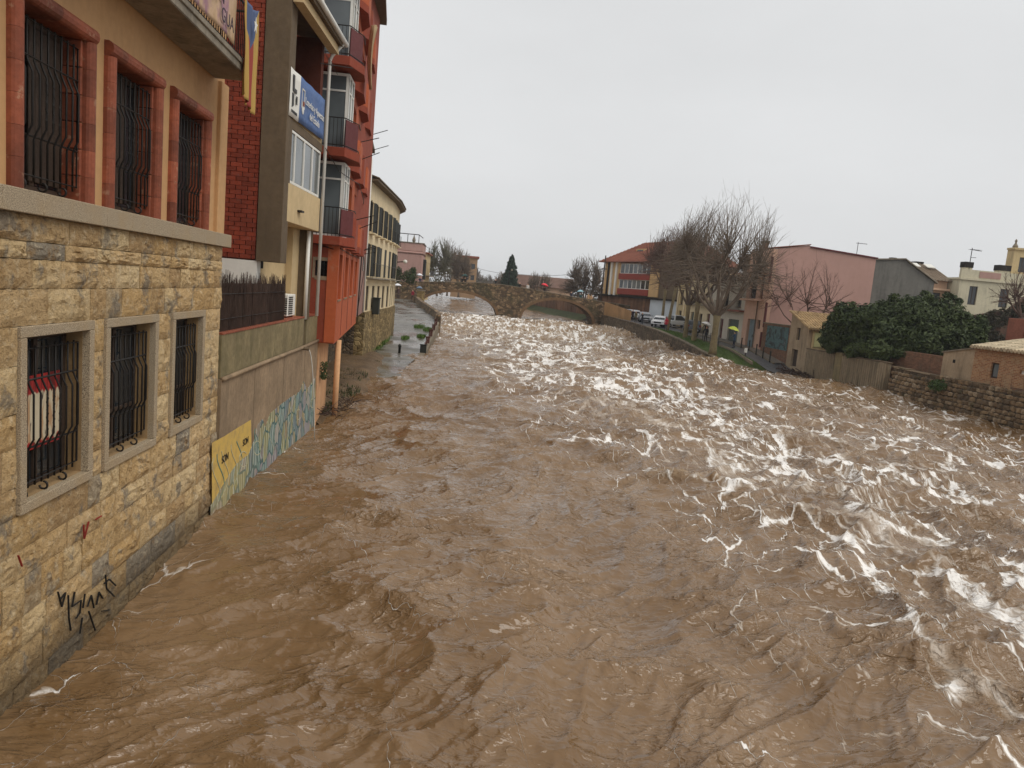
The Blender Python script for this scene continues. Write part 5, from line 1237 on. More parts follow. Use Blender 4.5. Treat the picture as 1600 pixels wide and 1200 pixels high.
# mural wall and tiled house
mw = thing('mural_wall', 'brick yard wall with a teal painted mural between pink building and small house', 'wall', (30.1, 67, .8))
M_obrick = brick_mat('old_brick', (142, 100, 76), (108, 72, 56), (124, 104, 84))
MWF = Fr(30.05, 64.0, 0, 1, -1)
MB().fbox(MWF, 0, 5.9, -.35, 0, -.5, 4.0).build('wall', M_obrick, mw)
def mural_mat():
    t = NT('mural_paint'); p = t.pos(); n = t.noise(p, .9, 4, .6, 1.2)
    col = t.ramp(n, [(.3, (.02, .05, .04)), (.4, (.05, .11, .10)), (.5, (.08, .15, .16)), (.56, (.015, .025, .022)), (.66, (.10, .13, .14)), (.78, (.24, .22, .2))]); return t.out(col, .7)
MB().fbox(MWF, .2, 4.9, 0, .02, 1.75, 3.85).build('mural', mural_mat(), mw)
MB().fbox(MWF, -.05, 5.95, -.4, .06, 4.0, 4.1).build('coping', M_coping, mw)
sh_ = thing('tiled_house', 'small old house with an ochre wall and mossy tiled roof at the water', 'house', (33, 62, .5))
HF = Fr(30.0, 60.4, 0, 1, -1)
M_owall = plain('old_ochre_wall', (168, 148, 122), .88, .2, .7, .5, 12, .02, streak=.8, streakcol=(.12, .09, .05), spots=.3, spotcol=(.3, .18, .09))
hw = MB(); P = HF.p; hol = [(2.2, 3.2, 3.1, 4.2)]
hw.wall(HF, 0, 3.5, -.6, 4.05, -.35, 0, [(1.55, 2.2, 2.9, 3.95), (1.5, 2.6, .55, 2.05)])
hw.extr([P(0, 0, 4.05), P(3.5, 0, 4.05), P(3.5, 0, 5.2)], (.35, 0, 0)); hw.build('river_wall', M_owall, sh_)
MB().fbox(HF, 1.55, 2.2, -.3, -.2, 2.9, 3.95).build('window', M_dark, sh_); MB().fbox(HF, 1.5, 2.6, -.3, -.2, .55, 2.05).build('door', M_wood, sh_)
dd = MB(); [dd.fbox(HF, 1.52+q*.27, 1.76+q*.27, -.2, -.18, .6, 2.0) for q in range(4)]; dd.build('door_boards', M_wood, sh_)
MB().box(30.36, 38, 60.4, 60.7, -.6, 4.0).build('side_wall', M_owall, sh_); MB().box(30.3, 38, 63.7, 64, -.6, 5.2).build('back_wall', M_owall, sh_); MB().box(37.7, 38, 60.7, 63.7, -.6, 4.0).build('far_wall', M_owall, sh_)
MB().box(30.35, 31.55, 60.28, 60.39, 2.2, 3.9).build('niche_frame', M_yell, sh_); MB().box(30.5, 31.4, 60.22, 60.278, 2.5, 3.7).build('niche_panel', plain('pale_green_panel', (176, 172, 124), .8, .15, 1.5), sh_)
M_otile = plain('mossy_tile', (176, 148, 108), .88, .3, 1.8, .5, 14, .03, spots=.5, spotcol=(.1, .09, .06))
rf = MB().hexa([(29.75, 60.0, 3.95), (38.2, 60.0, 3.95), (38.2, 64.1, 5.35), (29.75, 64.1, 5.35), (29.75, 60.0, 4.02), (38.2, 60.0, 4.02), (38.2, 64.1, 5.42), (29.75, 64.1, 5.42)])
roof = rf.build('roof', M_otile, sh_)
tm = MB().tube([(0, 0, 0), (0, .84, 0)], [.115, .09], 8); tme = tm.mesh('roof_tile', M_otile, smooth=False)
for i in range(30):
    for j in range(5):
        y = 59.95+j*.78; z = 4.03+(y-60.0)*.3415; inst('roof_tile', tme, roof, (29.85+i*.27+rnd.uniform(-.015, .015), y, z), (math.atan(.3415), rnd.uniform(-.05, .05), rnd.uniform(-.03, .03)))

# fluted concrete wall at the waterline
fw_ = thing('fluted_wall', 'stained concrete wall of vertical flutes rising straight from the water', 'wall', (30, 54.5, 0))
M_flute = plain('fluted_concrete', (148, 132, 108), .85, .25, .6, .4, 12, .02, streak=.85, streakcol=(.085, .07, .04), spots=.35, spotcol=(.12, .1, .055), objrand=.1)
F = Fr(30.0, 48.5, 0, 1, -1)
MB().fbox(F, 0, 12.0, -.3, -.06, -1.2, 2.28).build('wall', M_flute, fw_)
ribm = MB().prism([(-.10, -.06), (-.05, .14), (.05, .14), (.10, -.06)], 0, 1).mesh('flute', M_flute)
for q in range(44):
    u = .15+q*.27
    if 5.9 < u < 6.9: continue
    inst('flute', ribm, fw_, F.p(u, 0, -1.2), (0, 0, F.ang()+math.pi), (1, 1, 3.44+.03*rnd.uniform(-1, 1)))
MB().fbox(F, 5.9, 6.9, -.08, .1, -1.2, 2.45).build('pier', M_mossy, fw_, bevel=.03)
MB().fbox(F, -.1, 12.1, -.35, .0, 2.28, 2.36).build('coping', M_brown, fw_)
# rubble wall, stone by stone
rb = thing('rubble_wall', 'dark rubble stone wall along the water below the brick shed', 'wall', (29.4, 41, 0))
F = Fr(28.55, 32.0, 1.35, 16.4, -1); LR = 16.4
MB().add([F.p(0, -.02, -1.5), F.p(LR, -.02, -1.5), F.p(LR, -.5, 2.0), F.p(0, -.5, 2.0), F.p(0, -2.5, -1.5), F.p(LR, -2.5, -1.5), F.p(LR, -2.5, 2.0), F.p(0, -2.5, 2.0)], [(0, 1, 2, 3), (3, 2, 6, 7), (1, 5, 6, 2), (0, 3, 7, 4), (4, 7, 6, 5)]).build('backing', M_rubble, rb)
MB().add([(28.5, 18, -1.5), (28.53, 31.98, -1.5), (29.03, 31.98, 2.0), (29.0, 18, 2.0), (31, 18, -1.5), (31, 31.98, -1.5), (31, 31.98, 2.0), (31, 18, 2.0)], [(0, 1, 2, 3), (3, 2, 6, 7), (1, 5, 6, 2), (0, 3, 7, 4), (4, 7, 6, 5)]).build('backing', M_rubble, rb)
def rstone_mat():
    t = NT('rubble_stone'); p = t.pos(); oi = t.new('ShaderNodeObjectInfo').outputs['Random']
    base = t.ramp(oi, [(0, (.11, .078, .048)), (.4, (.21, .14, .078)), (.75, (.29, .195, .105)), (1, (.38, .29, .19))])
    col = t.mix(t.rng(t.noise(p, 5, 5, .7), .45, .7, 0, .7), base, (.06, .045, .03)); col = t.mix(t.rng(t.noise(p, 1.3, 4, .6), .58, .68, 0, .5), col, (.045, .05, .02))
    t.bump(t.noise(p, 14, 5, .7), .8, .05); return t.out(col, .85, .3)
M_rst = rstone_mat()
def rs_var(k):
    rr = random.Random(200+k); bm = bmesh.new(); bmesh.ops.create_icosphere(bm, subdivisions=1, radius=.5)
    for vv in bm.verts:
        vv.co *= rr.uniform(.82, 1.15); vv.co.x *= .8
        vv.co.y = max(-.46, min(.46, vv.co.y*1.15)); vv.co.z = max(-.45, min(.45, vv.co.z*1.2))
    me = bpy.data.meshes.new('stone'); bm.to_mesh(me); bm.free(); me.materials.append(M_rst); return me
RV = [rs_var(k) for k in range(12)]
z = -.25; cnt = 0
while z < 1.98:
    h = rnd.uniform(.2, .33); u = .05+rnd.random()*.2
    while u < LR-.15:
        l = rnd.uniform(.28, .66); n = -.02-.48*(z+h/2+1.5)/3.5
        if cnt < 300: inst('stone', RV[rnd.randrange(12)], rb, F.p(u+l/2, n+rnd.uniform(-.03, .03), z+h/2+rnd.uniform(-.02, .02)), (rnd.uniform(-.15, .15), rnd.uniform(-.1, .1), F.ang()-math.pi/2+rnd.uniform(-.1, .1)), (.3, l*1.04, h*1.12)); cnt += 1
        u += l
    z += h*.97
M_fillstone = M_rst
cap = MB(); u = 0
while u < LR:
    l = rnd.uniform(.5, 1.1); cap.fbox(F, u, u+l-.04, -1.2, -.42, 1.98, 2.03+rnd.uniform(0, .12)); u += l
cap.build('wall_top', M_rst, rb, bevel=.03)
# brick shed on the rubble wall
bs = thing('brick_shed', 'low weathered brick shed with a pale tiled roof above the rubble wall', 'shed', (32, 38, 2))
F = Fr(30.0, 31.0, 0, 1, -1)
M_shed = brick_mat('weathered_brick', (176, 130, 92), (142, 92, 64), (178, 156, 124))
MB().wall(F, 0, 9.2, .6, 4.05, -.35, 0, [(7.15, 7.75, 2.5, 3.35), (4.2, 5.6, 2.95, 3.15)]).build('brick_wall', M_shed, bs)
MB().extr([F.p(9.2, -.02, 1.7), F.p(11.9, -.02, 1.7), F.p(11.9, -.02, 3.55), F.p(9.2, -.02, 4.0)], (.4, 0, 0)).build('plaster_wall', M_owall, bs)
MB().extr([F.p(9.15, .06, 4.0), F.p(12.0, .06, 3.52), F.p(12.0, .06, 3.6), F.p(9.15, .06, 4.08)], (3, 0, 0)).build('roof_edge', M_coping, bs)
MB().box(30.35, 34, 42.5, 42.88, 1.5, 3.5).build('end_wall', M_owall, bs); MB().box(30.35, 36, 31, 42.5, .6, 3.5).build('core', M_dark, bs)
casement(bs, F, 7.15, 7.75, 2.5, 3.35, -.1, M_wood, M_glass2, 1, .08); MB().fbox(F, 4.2, 5.6, -.2, -.1, 2.95, 3.15).build('slit_window', M_white, bs)
MB().fbox(F, 10.75, 10.95, -.02, .0, 3.0, 3.2).build('vent', M_dark, bs)
MB().fbox(F, 3.2, 6.0, 0, .06, 1.2, 2.2).build('red_patch', M_obrick, bs)
rf = MB().hexa([(29.7, 31, 4.05), (34.5, 31, 5.0), (34.5, 40.3, 5.0), (29.7, 40.3, 4.05), (29.7, 31, 4.12), (34.5, 31, 5.07), (34.5, 40.3, 5.07), (29.7, 40.3, 4.12)]); roof = rf.build('roof', M_otile, bs)
M_ptile = plain('pale_lichen_tile', (188, 172, 144), .88, .25, 2.5, .5, 14, .03, spots=.5, spotcol=(.2, .13, .09), objrand=.2)
tme = MB().tube([(0, 0, 0), (.8, 0, 0)], [.11, .09], 8).mesh('roof_tile', M_ptile)
for i in range(36):
    for j in range(6): inst('roof_tile', tme, roof, (29.62+j*.78, 31.1+i*.255, 4.12+j*.78*.198), (rnd.uniform(-.05, .05), -math.atan(.198), rnd.uniform(-.03, .03)))
ub = thing('upper_brick_house', 'brick house with a chimney block standing behind the brick shed', 'house', (37, 38, 2))
MB().box(35.5, 44, 34, 44, 2, 5.3).build('wall', M_obrick, ub); MB().extr([(35.2, 33.8, 5.3), (44.2, 33.8, 5.6), (44.2, 33.8, 5.72), (35.2, 33.8, 5.42)], (0, 10.4, 0)).build('roof', M_otile, ub)
MB().box(35.0, 35.9, 43.0, 44.4, 4.6, 6.0).build('chimney', M_tile, ub, bevel=.03)
cl = thing('garden_column', 'pale round column beside the brick shed under the evergreen', 'column', (31.2, 43.6, 2.0))
MB().lathe((31.2, 43.7, 1.8), [(.2, 0), (.17, .2), (.16, 1.4), (.24, 1.5), (.24, 1.6)], 12).build('shaft', M_slab, cl, smooth=True)
gw = thing('garden_wall', 'dark garden wall in the shade under the evergreen', 'wall', (33, 47, 1.5)); MB().box(31.6, 31.9, 44.2, 60.2, 1.0, 3.2).build('wall', M_obrick, gw)

# ------------------------------------------------------------------ buildings at the back right
M_gray = plain('grey_fibre_cement', (112, 110, 104), .85, .15, .5, .3, 10, .01, streak=.6, streakcol=(.045, .045, .042))
gg = thing('grey_gable_building', 'dark grey gabled building beside the pink building', 'building', (46, 80, 2))
MB().extr([(41.8, 75, 1.5), (50.2, 75, 1.5), (50.2, 75, 9.7), (46.6, 75, 11.75), (41.8, 75, 11.3)], (0, 12, 0)).build('gable_wall', M_gray, gg)
MB().extr([(46.6, 74.8, 11.78), (50.5, 74.8, 9.6), (50.5, 74.8, 9.72), (46.6, 74.8, 11.9)], (0, 12.3, 0)).build('roof', M_slab, gg); MB().extr([(41.7, 74.8, 11.33), (46.6, 74.8, 11.8), (46.6, 74.8, 11.92), (41.7, 74.8, 11.45)], (0, 12.3, 0)).build('roof', M_slab, gg)
def simple_house(name, label, X0, X1, Y, D, zt, wall, roofm, ridge=0, wins=()):
    t = thing(name, label, 'house', ((X0+X1)/2, Y+D/2, 2)); F = Fr(X0, Y, 1, 0, 1)
    MB().wall(F, 0, X1-X0, 1.5, zt, -.3, 0, wins).build('wall', wall, t); MB().fbox(F, 0, X1-X0, -D, -.3, 1.5, zt-.01).build('core', wall, t)
    for a, b, c, d in wins: casement(t, F, a, b, c, d, -.15, M_wood, M_glass, 2, .08)
    if ridge:
        MB().extr([(X0-.4, Y-.6, zt), (X0-.4, Y+D+.4, zt), (X0-.4, Y+D/2, zt+ridge)], (X1-X0+.8, 0, 0)).build('roof', roofm, t)
        k_ = MB(); q = X0-.3
        while q < X1+.3: k_.tube([(q, Y-.6, zt+.05), (q, Y+D/2, zt+ridge+.05)], .1, 4, False); q += .45
        tag(k_.build('tile_row', roofm, t), kind='stuff')
    else: MB().fbox(F, -.15, X1-X0+.15, -D, .2, zt, zt+.25).build('cornice', wall, t)
    return t
M_salm = plain('salmon_render', (204, 170, 142), .85, .1, .4, .2, 12, .006, streak=.3)
M_lyell = plain('pale_yellow_render', (202, 194, 168), .85, .1, .4, .2, 12, .006, streak=.35)
M_dtile = plain('grey_brown_tile', (150, 132, 112), .85, .25, .8, .4, 10, .03, spots=.4)
s1 = simple_house('salmon_house', 'salmon house with a broad grey brown tiled roof behind the grey gable', 57.5, 62.0, 90, 9, 10.9, M_salm, M_dtile, 2.2, [(.6, 1.6, 7.6, 9.2), (2.3, 3.8, 7.0, 9.4)])
MB().box(57.4, 62.1, 89.4, 89.98, 9.7, 9.95).build('ledge', M_salm, s1)
for x, y, w_, zt in ((58.4, 97, .6, 13.5), (60.6, 95, 1.0, 13.1)):
    MB().box(x, x+w_, y, y+w_, 11, zt).build('chimney', M_tile, s1); MB().box(x-.06, x+w_+.06, y-.06, y+w_+.06, zt, zt+.4).build('chimney_cap', M_dark, s1)
for x in (58.6, 60.6): MB().hexa([(x, 92.4, 12.6), (x+1.1, 92.4, 12.6), (x+1.1, 93.4, 13.05), (x, 93.4, 13.05), (x, 92.4, 12.7), (x+1.1, 92.4, 12.7), (x+1.1, 93.4, 13.15), (x, 93.4, 13.15)]).build('skylight', M_white, s1)
s2 = simple_house('pale_yellow_house', 'pale yellow flat roofed house with a parapet and rooftop chimneys', 62.2, 78, 88, 3, 11.2, M_lyell, M_dtile, 0, [(1.4, 2.5, 8.2, 10.5), (5.5, 6.7, 8.2, 10.5), (10, 11.4, 8.2, 10.5)])
MB().box(62.2, 78, 88, 88.35, 11.45, 12.5).build('parapet', M_lyell, s2); MB().box(64.6, 67.4, 87.95, 88.0, 11.6, 12.35).build('parapet_panel', M_purple, s2)
for x, w_ in ((64.0, 1.0), (68.6, 1.5)): MB().box(x, x+w_, 90, 90.9, 11, 12.9).build('chimney', M_lyell, s2); MB().box(x-.06, x+w_+.06, 89.94, 90.96, 12.9, 13.6).build('chimney_cap', M_dark, s2)
s3 = simple_house('yellow_tower', 'yellow rooftop tower with a finial above the pale yellow house', 71.0, 80, 91, 1.2, 15.8, M_yell, M_dtile, 0, [(.9, 2.0, 13.0, 14.9)])
MB().lathe((71.4, 91.5, 16.0), [(.3, 0), (.32, .3), (.16, .55), (.1, .75), (.16, .95), (.02, 1.2)], 8).build('finial', M_coping, s3)
an = thing('rooftop_antenna', 'television antenna on a tall mast above the pale yellow house', 'antenna', (65.5, 90, 12))
c = onY(1519, 390, 90); a0 = MB(); a0.tube([(c.x, 90, 11.9), (c.x, 90, c.z+.2)], .05, 5); a0.build('mast', M_iron, an)
a1 = MB().tube([(c.x-.3, 90, c.z), (c.x+1.3, 90, c.z-.1)], .03, 4); a1.tube([(c.x, 90, c.z-1.0), (c.x+.7, 90, c.z-.95)], .03, 4)
for q in range(6): a1.tube([(c.x-.2+q*.25, 89.6, c.z), (c.x-.2+q*.25, 90.4, c.z)], .02, 3)
a1.build('boom', M_iron, an)
ivw = thing('ivy_wall', 'high brown wall overgrown with dark ivy behind the evergreen', 'wall', (60, 70, 2)); MB().extr([(52.5, 71, 1.5), (70, 71, 1.5), (70, 71, 10.4), (58.0, 71, 9.2), (56.0, 71, 7.4), (52.5, 71, 6.6)], (0, .6, 0)).build('wall', plain('brown_wall', (104, 78, 64), .88, .3, .6, .4, 8, .03, spots=.4), ivw)
# low house and fence beyond the bridge on the right
lh = thing('long_low_house', 'long low house with a mossy brown roof beyond the right half of the bridge', 'house', (19, 175, 3))
MB().box(11.5, 27, 172, 180, 2, 6.6).build('wall', M_salm, lh); MB().extr([(11, 171.4, 6.5), (11, 180.6, 6.5), (11, 176, 9.0)], (16.6, 0, 0)).build('roof', plain('brown_old_roof', (110, 84, 72), .85, .25, .5, .4, 8, .03), lh)
wf = thing('plank_wall', 'tall weathered plank wall on the bank seen through the right arch', 'fence', (19, 150, 1.5))
pa, pb = Vector((23.6, 127, 0)), Vector((17.9, 171, 0)); n = 44
for q in range(n):
    a, b = pa.lerp(pb, q/n), pa.lerp(pb, (q+.9)/n); w_ = rnd.uniform(-.05, .05)
    MB().hexa([(a.x+w_, a.y, 1.6), (b.x+w_, b.y, 1.6), (b.x+.15, b.y, 1.6), (a.x+.15, a.y, 1.6), (a.x+w_, a.y, 4.4), (b.x+w_, b.y, 4.4), (b.x+.15, b.y, 4.4), (a.x+.15, a.y, 4.4)]).build('plank', M_plank, wf)
v, f = [], []
for i in range(30):
    s = i/29; p = pa.lerp(pb, s)
    for j in range(5): v.append((p.x-2.4+j*.62, p.y, zw(np.array(p.y)).item()-.3+j*.34+.1*float(pn(p.y/1.3, j, 60))))
f = [(i*5+j, i*5+j+1, (i+1)*5+j+1, (i+1)*5+j) for i in range(29) for j in range(4)]
me = bpy.data.meshes.new('grass_bank'); me.from_pydata(v, [], f); me.materials.append(plain('bank_turf', (72, 78, 46), .9, .4, .6, .6, 6, .05, spots=.5, spotcol=(.06, .045, .025))); o = bpy.data.objects.new('grass_bank', me); C.objects.link(o); tag(o, 'green grass bank below the plank wall beyond the bridge', 'grass bank', kind='structure')
# ------------------------------------------------------------------ trees
def bark(name, rgb): return plain(name, rgb, .9, .3, 2.5, .6, 14, .02)
M_plane = bark('plane_bark', (128, 114, 84)); M_shoot = bark('brown_shoots', (104, 90, 78)); M_greyb = bark('grey_bark', (112, 98, 84)); M_redtw = bark('reddish_twigs', (98, 76, 66))
def bare_tree(name, label, loc, H, spread, th, tr, nl, nshoot, seed, mt, mc, group=None, twigs=4, sr=.022, up=.35, lean=(0, 0), limbend=.42):
    rr = random.Random(seed); t = thing(name, label, 'tree', loc, 0, group); top = Vector((lean[0], lean[1], th))
    tk = MB(); pth = [Vector((0, 0, -.4)), Vector((0, 0, .05)), Vector((lean[0]*.3, lean[1]*.3, th*.35)), top*.7+Vector((0, 0, th*.0)), top]
    tk.tube(pth, [tr*1.35, tr*1.15, tr*.95, tr*.9, tr*1.1], 10); tk.build('trunk', mt, t, smooth=True, local=True)
    cr = MB(); lm = []
    for i in range(nl):
        a = 6.283*i/nl+rr.uniform(-.35, .35); r_ = spread*limbend*rr.uniform(.55, 1.1); hz = (H-th)*rr.uniform(.2, .4)
        e = top+Vector((math.cos(a)*r_, math.sin(a)*r_, hz)); mid = top.lerp(e, .5)+Vector((math.cos(a), math.sin(a), -.3))*r_*.12
        cr.tube([top-Vector((0, 0, .2)), mid, e], [tr*.62, tr*.46, tr*.34], 6); lm.append((mid, e, a))
        for q in range(3):
            s = rr.uniform(.45, 1); p = mid.lerp(e, s); a2 = a+rr.uniform(-1, 1); e2 = p+Vector((math.cos(a2)*spread*.16, math.sin(a2)*spread*.16, (H-th)*rr.uniform(.1, .24)))
            cr.tube([p, p.lerp(e2, .5)+Vector((rr.uniform(-.1, .1), rr.uniform(-.1, .1), .05)), e2], [tr*.3, tr*.24, tr*.17], 5); lm.append((p, e2, a2))
    for i in range(nshoot):
        u, w = rr.random(), rr.random(); az = rr.uniform(0, 6.283); el = math.asin(rr.uniform(.12, 1)**.8)
        tgt = top+Vector((math.cos(az)*math.cos(el)*spread, math.sin(az)*math.cos(el)*spread, math.sin(el)*(H-th)))*rr.uniform(.78, 1.04)
        best = min(lm if rr.random() < .75 else rr.sample(lm, min(5, len(lm))), key=lambda L_: (L_[1]-tgt).length); st = best[0].lerp(best[1], rr.uniform(.4, 1))
        d = tgt-st; mid = st+d*.5+Vector((math.cos(az), math.sin(az), -.3))*.025*d.length+Vector((rr.gauss(0, .03), rr.gauss(0, .03), rr.gauss(0, .02)))*d.length
        r0 = sr*rr.uniform(1.2, 2.4); cr.tube([st, st.lerp(mid, .55)+Vector((rr.gauss(0, .02), rr.gauss(0, .02), 0))*d.length, mid, tgt], [r0*1.5, r0*1.1, r0*.8, sr*.4], 4, False)
        for q in range(twigs):
            s = rr.uniform(.3, .95); p = (st.lerp(mid, s*2) if s < .5 else mid.lerp(tgt, s*2-1)); dd = (d.normalized()+Vector((rr.gauss(0, .5), rr.gauss(0, .5), rr.gauss(.15, .3)))).normalized()*d.length*rr.uniform(.12, .32)
            cr.tube([p, p+dd*.55+Vector((0, 0, .02)), p+dd], [sr*.7, sr*.55, sr*.3], 3, False)
    cr.build('crown', mc, t, local=True, merge=False); return t
g4 = gz(1115, 546, 1.1)
bare_tree('plane_tree', 'largest bare plane tree with a thick forked trunk on the verge', (25.0, 69.0, 1.0), 15.0, 7.2, 3.4, .33, 8, 640, 1, M_plane, M_greyb, 'plane trees on the verge', 4, .014)
bare_tree('plane_tree', 'bare plane tree just upstream of the largest one with spread low limbs', (26.0, 78.0, 1.4), 13.5, 5.6, 4.2, .27, 6, 340, 2, M_plane, M_shoot, 'plane trees on the verge', 4, .014)
bare_tree('plane_tree', 'bare plane tree between the white umbrella and the white pickup', (25.9, 80.8, 1.55), 12.8, 5.2, 3.6, .25, 5, 280, 3, M_plane, M_shoot, 'plane trees on the verge', 4, .014)
bare_tree('plane_tree', 'slender bare plane tree beside the person in red', (25.9, 88.0, 1.8), 13.0, 4.6, 5.5, .2, 5, 360, 4, M_plane, M_redtw, 'plane trees on the verge', 4, .016, lean=(.5, 0))
bare_tree('plane_tree', 'bare reddish tree in front of the red roofed block', (28.0, 98.0, 2.1), 13.0, 4.8, 5.0, .2, 5, 420, 5, M_plane, M_redtw, 'plane trees on the verge', 4, .017)
bare_tree('yard_tree', 'thin bare tree growing against the plain pink wall', (32.2, 66.6, 1.2), 9.0, 5.0, 2.6, .11, 4, 80, 6, M_redtw, M_redtw, None, 9, .014, limbend=.5)
bare_tree('yard_tree', 'bare tree with twisted trunk in front of the ivy wall', (53.3, 66, 2.0), 9.5, 3.4, 4.8, .2, 5, 90, 7, M_redtw, M_redtw, None, 8, .018)
t0 = bare_tree('riverside_tree', 'broad many-stemmed bare tree behind the right end of the bridge', (24.0, 138, 2.6), 10.2, 5.0, 1.0, .3, 9, 430, 8, M_greyb, M_shoot, None, 5, .035)
for i, (px, Y, H, s) in enumerate(((684, 160, 12.2, 3.8), (700, 176, 13.0, 4.6), (718, 168, 10.4, 3.6))):
    p = onY(px, 440, Y); bare_tree('bank_tree', ('bare grey green tree rising beside the narrow yellow house', 'tallest bare tree behind the left half of the bridge', 'bare tree in front of the brown block of flats')[i], (p.x, Y, 2.9), H, s, 2.2, .2, 6, 260, 20+i, M_greyb, bark('lichen_twigs', (104, 100, 82)) if i == 0 else M_greyb, 'bare trees upstream of the bridge', 5, .04)
for i, (px, Y, H, s) in enumerate(((834, 168, 7.2, 2.0), (852, 166, 7.0, 2.0), (783, 172, 6.4, 2.6))):
    p = onY(px, 450, Y); bare_tree('small_bare_tree', ('small leafless tree to the conifer side of its twin behind the red umbrella', 'small leafless tree directly behind the red umbrella', 'low spreading bare tree at the foot of the conifer')[i], (p.x, Y, 2.9), H, s, 1.8, .12, 5, 110, 30+i, M_greyb, M_greyb, 'small trees behind the bridge', 5, .035)
ft = bare_tree('far_tree', 'far bare tree fading into the mist upstream', (8, 330, 3.6), 11, 4.5, 2, .25, 6, 150, 40, M_greyb, M_greyb, 'far trees upstream', 4, .08)
for i in range(9):
    px = 728+i*9; Y = 290+(i*53) % 120; p = onY(px, 440, Y); c = copy_tree(ft); c.location = (p.x, Y, 3.4); c.rotation_euler = (0, 0, i*1.3); k_ = .55+.09*((i*7) % 5); c.scale = (k_, k_, k_)
def leaves(mb, c, rad, n, size, rr, shell=.55, flat=1.0):
    for _ in range(n):
        d = Vector((rr.gauss(0, 1), rr.gauss(0, 1), rr.gauss(0, 1))).normalized(); r_ = shell+(1-shell)*rr.random()**.6
        p = Vector(c)+Vector((d.x*rad[0], d.y*rad[1], d.z*rad[2]))*r_*rr.uniform(.85, 1.12)
        a = (d+Vector((rr.gauss(0, .6), rr.gauss(0, .6), rr.gauss(.3, .6)))).normalized(); e = a.orthogonal().normalized(); e.rotate(Matrix.Rotation(rr.uniform(0, 6.28), 3, a)); g = a.cross(e); s = size*rr.uniform(.6, 1.3)
        b = len(mb.v); mb.v += [tuple(p-e*s), tuple(p+g*s*.42+a*s*.12), tuple(p+e*s), tuple(p-g*s*.42+a*s*.12)]; mb.f.append((b, b+1, b+2, b+3)); mb.m.append(0)
def leafmat(name, c1, c2):
    t = NT(name); p = t.pos(); n = t.noise(p, .8, 4, .6); r_ = t.noise(p, 7, 2, .5)
    col = t.mix(t.rng(n, .35, .65), c1, c2); col = t.mix(t.rng(r_, .45, .7, 0, .6), col, mul(c2, 1.5)); return t.out(col, .6, .22)
M_leaf = leafmat('evergreen_leaf', (.020, .034, .009), (.055, .074, .022)); M_ivy = leafmat('ivy_leaf', (.03, .028, .016), (.065, .055, .03)); M_con = leafmat('conifer_needles', (.02, .035, .022), (.035, .055, .035))
ev = thing('evergreen_tree', 'big dark glossy evergreen spilling over the fluted wall', 'tree', (34, 53, 1.5)); rr = random.Random(9)
tk = MB()
for x, y in ((34, 53), (35.5, 51), (32.8, 55)): tk.tube([(x, y, 0.5), (x+.2, y, 3), (x+rr.uniform(-.6, .6), y+rr.uniform(-.6, .6), 5.4)], [.28, .2, .08], 7)
tk.build('trunk', M_redtw, ev)
mb = MB(); cl_ = []
for px, py, Y, r_ in ((1310, 520, 56, 1.3), (1330, 500, 55, 1.5), (1350, 535, 54, 1.2), (1365, 500, 54, 1.5), (1395, 525, 52, 1.7), (1400, 492, 54, 1.5), (1430, 500, 52, 1.9), (1440, 535, 50, 1.4), (1440, 484, 54, 1.3), (1470, 495, 52, 1.7), (1480, 530, 50, 1.4), (1505, 515, 51, 1.4), (1370, 548, 51, 1.0), (1420, 552, 50, 1.0), (1305, 535, 56, 1.0), (1340, 525, 57, 1.6), (1460, 520, 54, 2.0), (1338, 548, 53, .7), (1515, 530, 50, 1.0)):
    c = onY(px, py, Y); leaves(mb, c, (r_, r_*1.1, r_*.82), int(1500*r_), .17, rr)
    for _ in range(9):
        d = Vector((rr.gauss(0, 1), rr.gauss(0, 1), rr.gauss(.2, .8))).normalized()*r_*.95; k_ = rr.uniform(.25, .5); leaves(mb, Vector(c)+d, (k_, k_, k_*.8), 110, .16, rr, .2)
mb.build('crown', M_leaf, ev, merge=False)
mb = MB()
for _ in range(9000):
    x = rr.uniform(52.5, 66); zt = float(np.interp(x, [52.5, 56, 58, 70], [6.4, 7.4, 9.2, 10.4])); z = 2+(zt-1.6)*rr.random()**.8
    if pn(x/1.6, z/1.6, 70) < -.12 and x < 57: continue
    leaves(mb, (x, 70.8+rr.uniform(-.3, .1), z), (.12, .2, .12), 1, .18, rr, .1)
tag(mb.build('ivy', M_ivy, ivw, merge=False), kind='stuff')
mb = MB()
for i in range(46):
    X_ = -60+i*3.6+rr.uniform(-1, 1); Y_ = 226+rr.uniform(-6, 10); leaves(mb, (X_, Y_, 5.2+rr.uniform(-.4, .8)), (2.8, 2.2, 2.8+rr.uniform(-.4, .9)), 240, .42, rr, .35)
tag(mb.build('far_wood', M_ivy, merge=False), 'dark low wood closing the view upstream of the bridge', 'wood', kind='stuff')
cn = thing('conifer', 'tall dark conifer standing upstream behind the bridge pier', 'tree', (9.6, 155, 2.8)); cpx = onY(797, 440, 155); mb = MB()
MB().tube([(cpx.x, 155, 2.5), (cpx.x, 155, 11)], [.3, .06], 7).build('trunk', M_redtw, cn)
for i in range(46):
    s = i/45; z = 3.4+s*8.6; r_ = (1-s)**.75*2.4*(1 if i % 3 else .8)+.28; a = i*2.4; leaves(mb, (cpx.x+math.cos(a)*r_*.5, 155+math.sin(a)*r_*.5, z), (r_*.62, r_*.62, .55), 260, .22, rr, .3)
mb.build('crown', M_con, cn, merge=False)
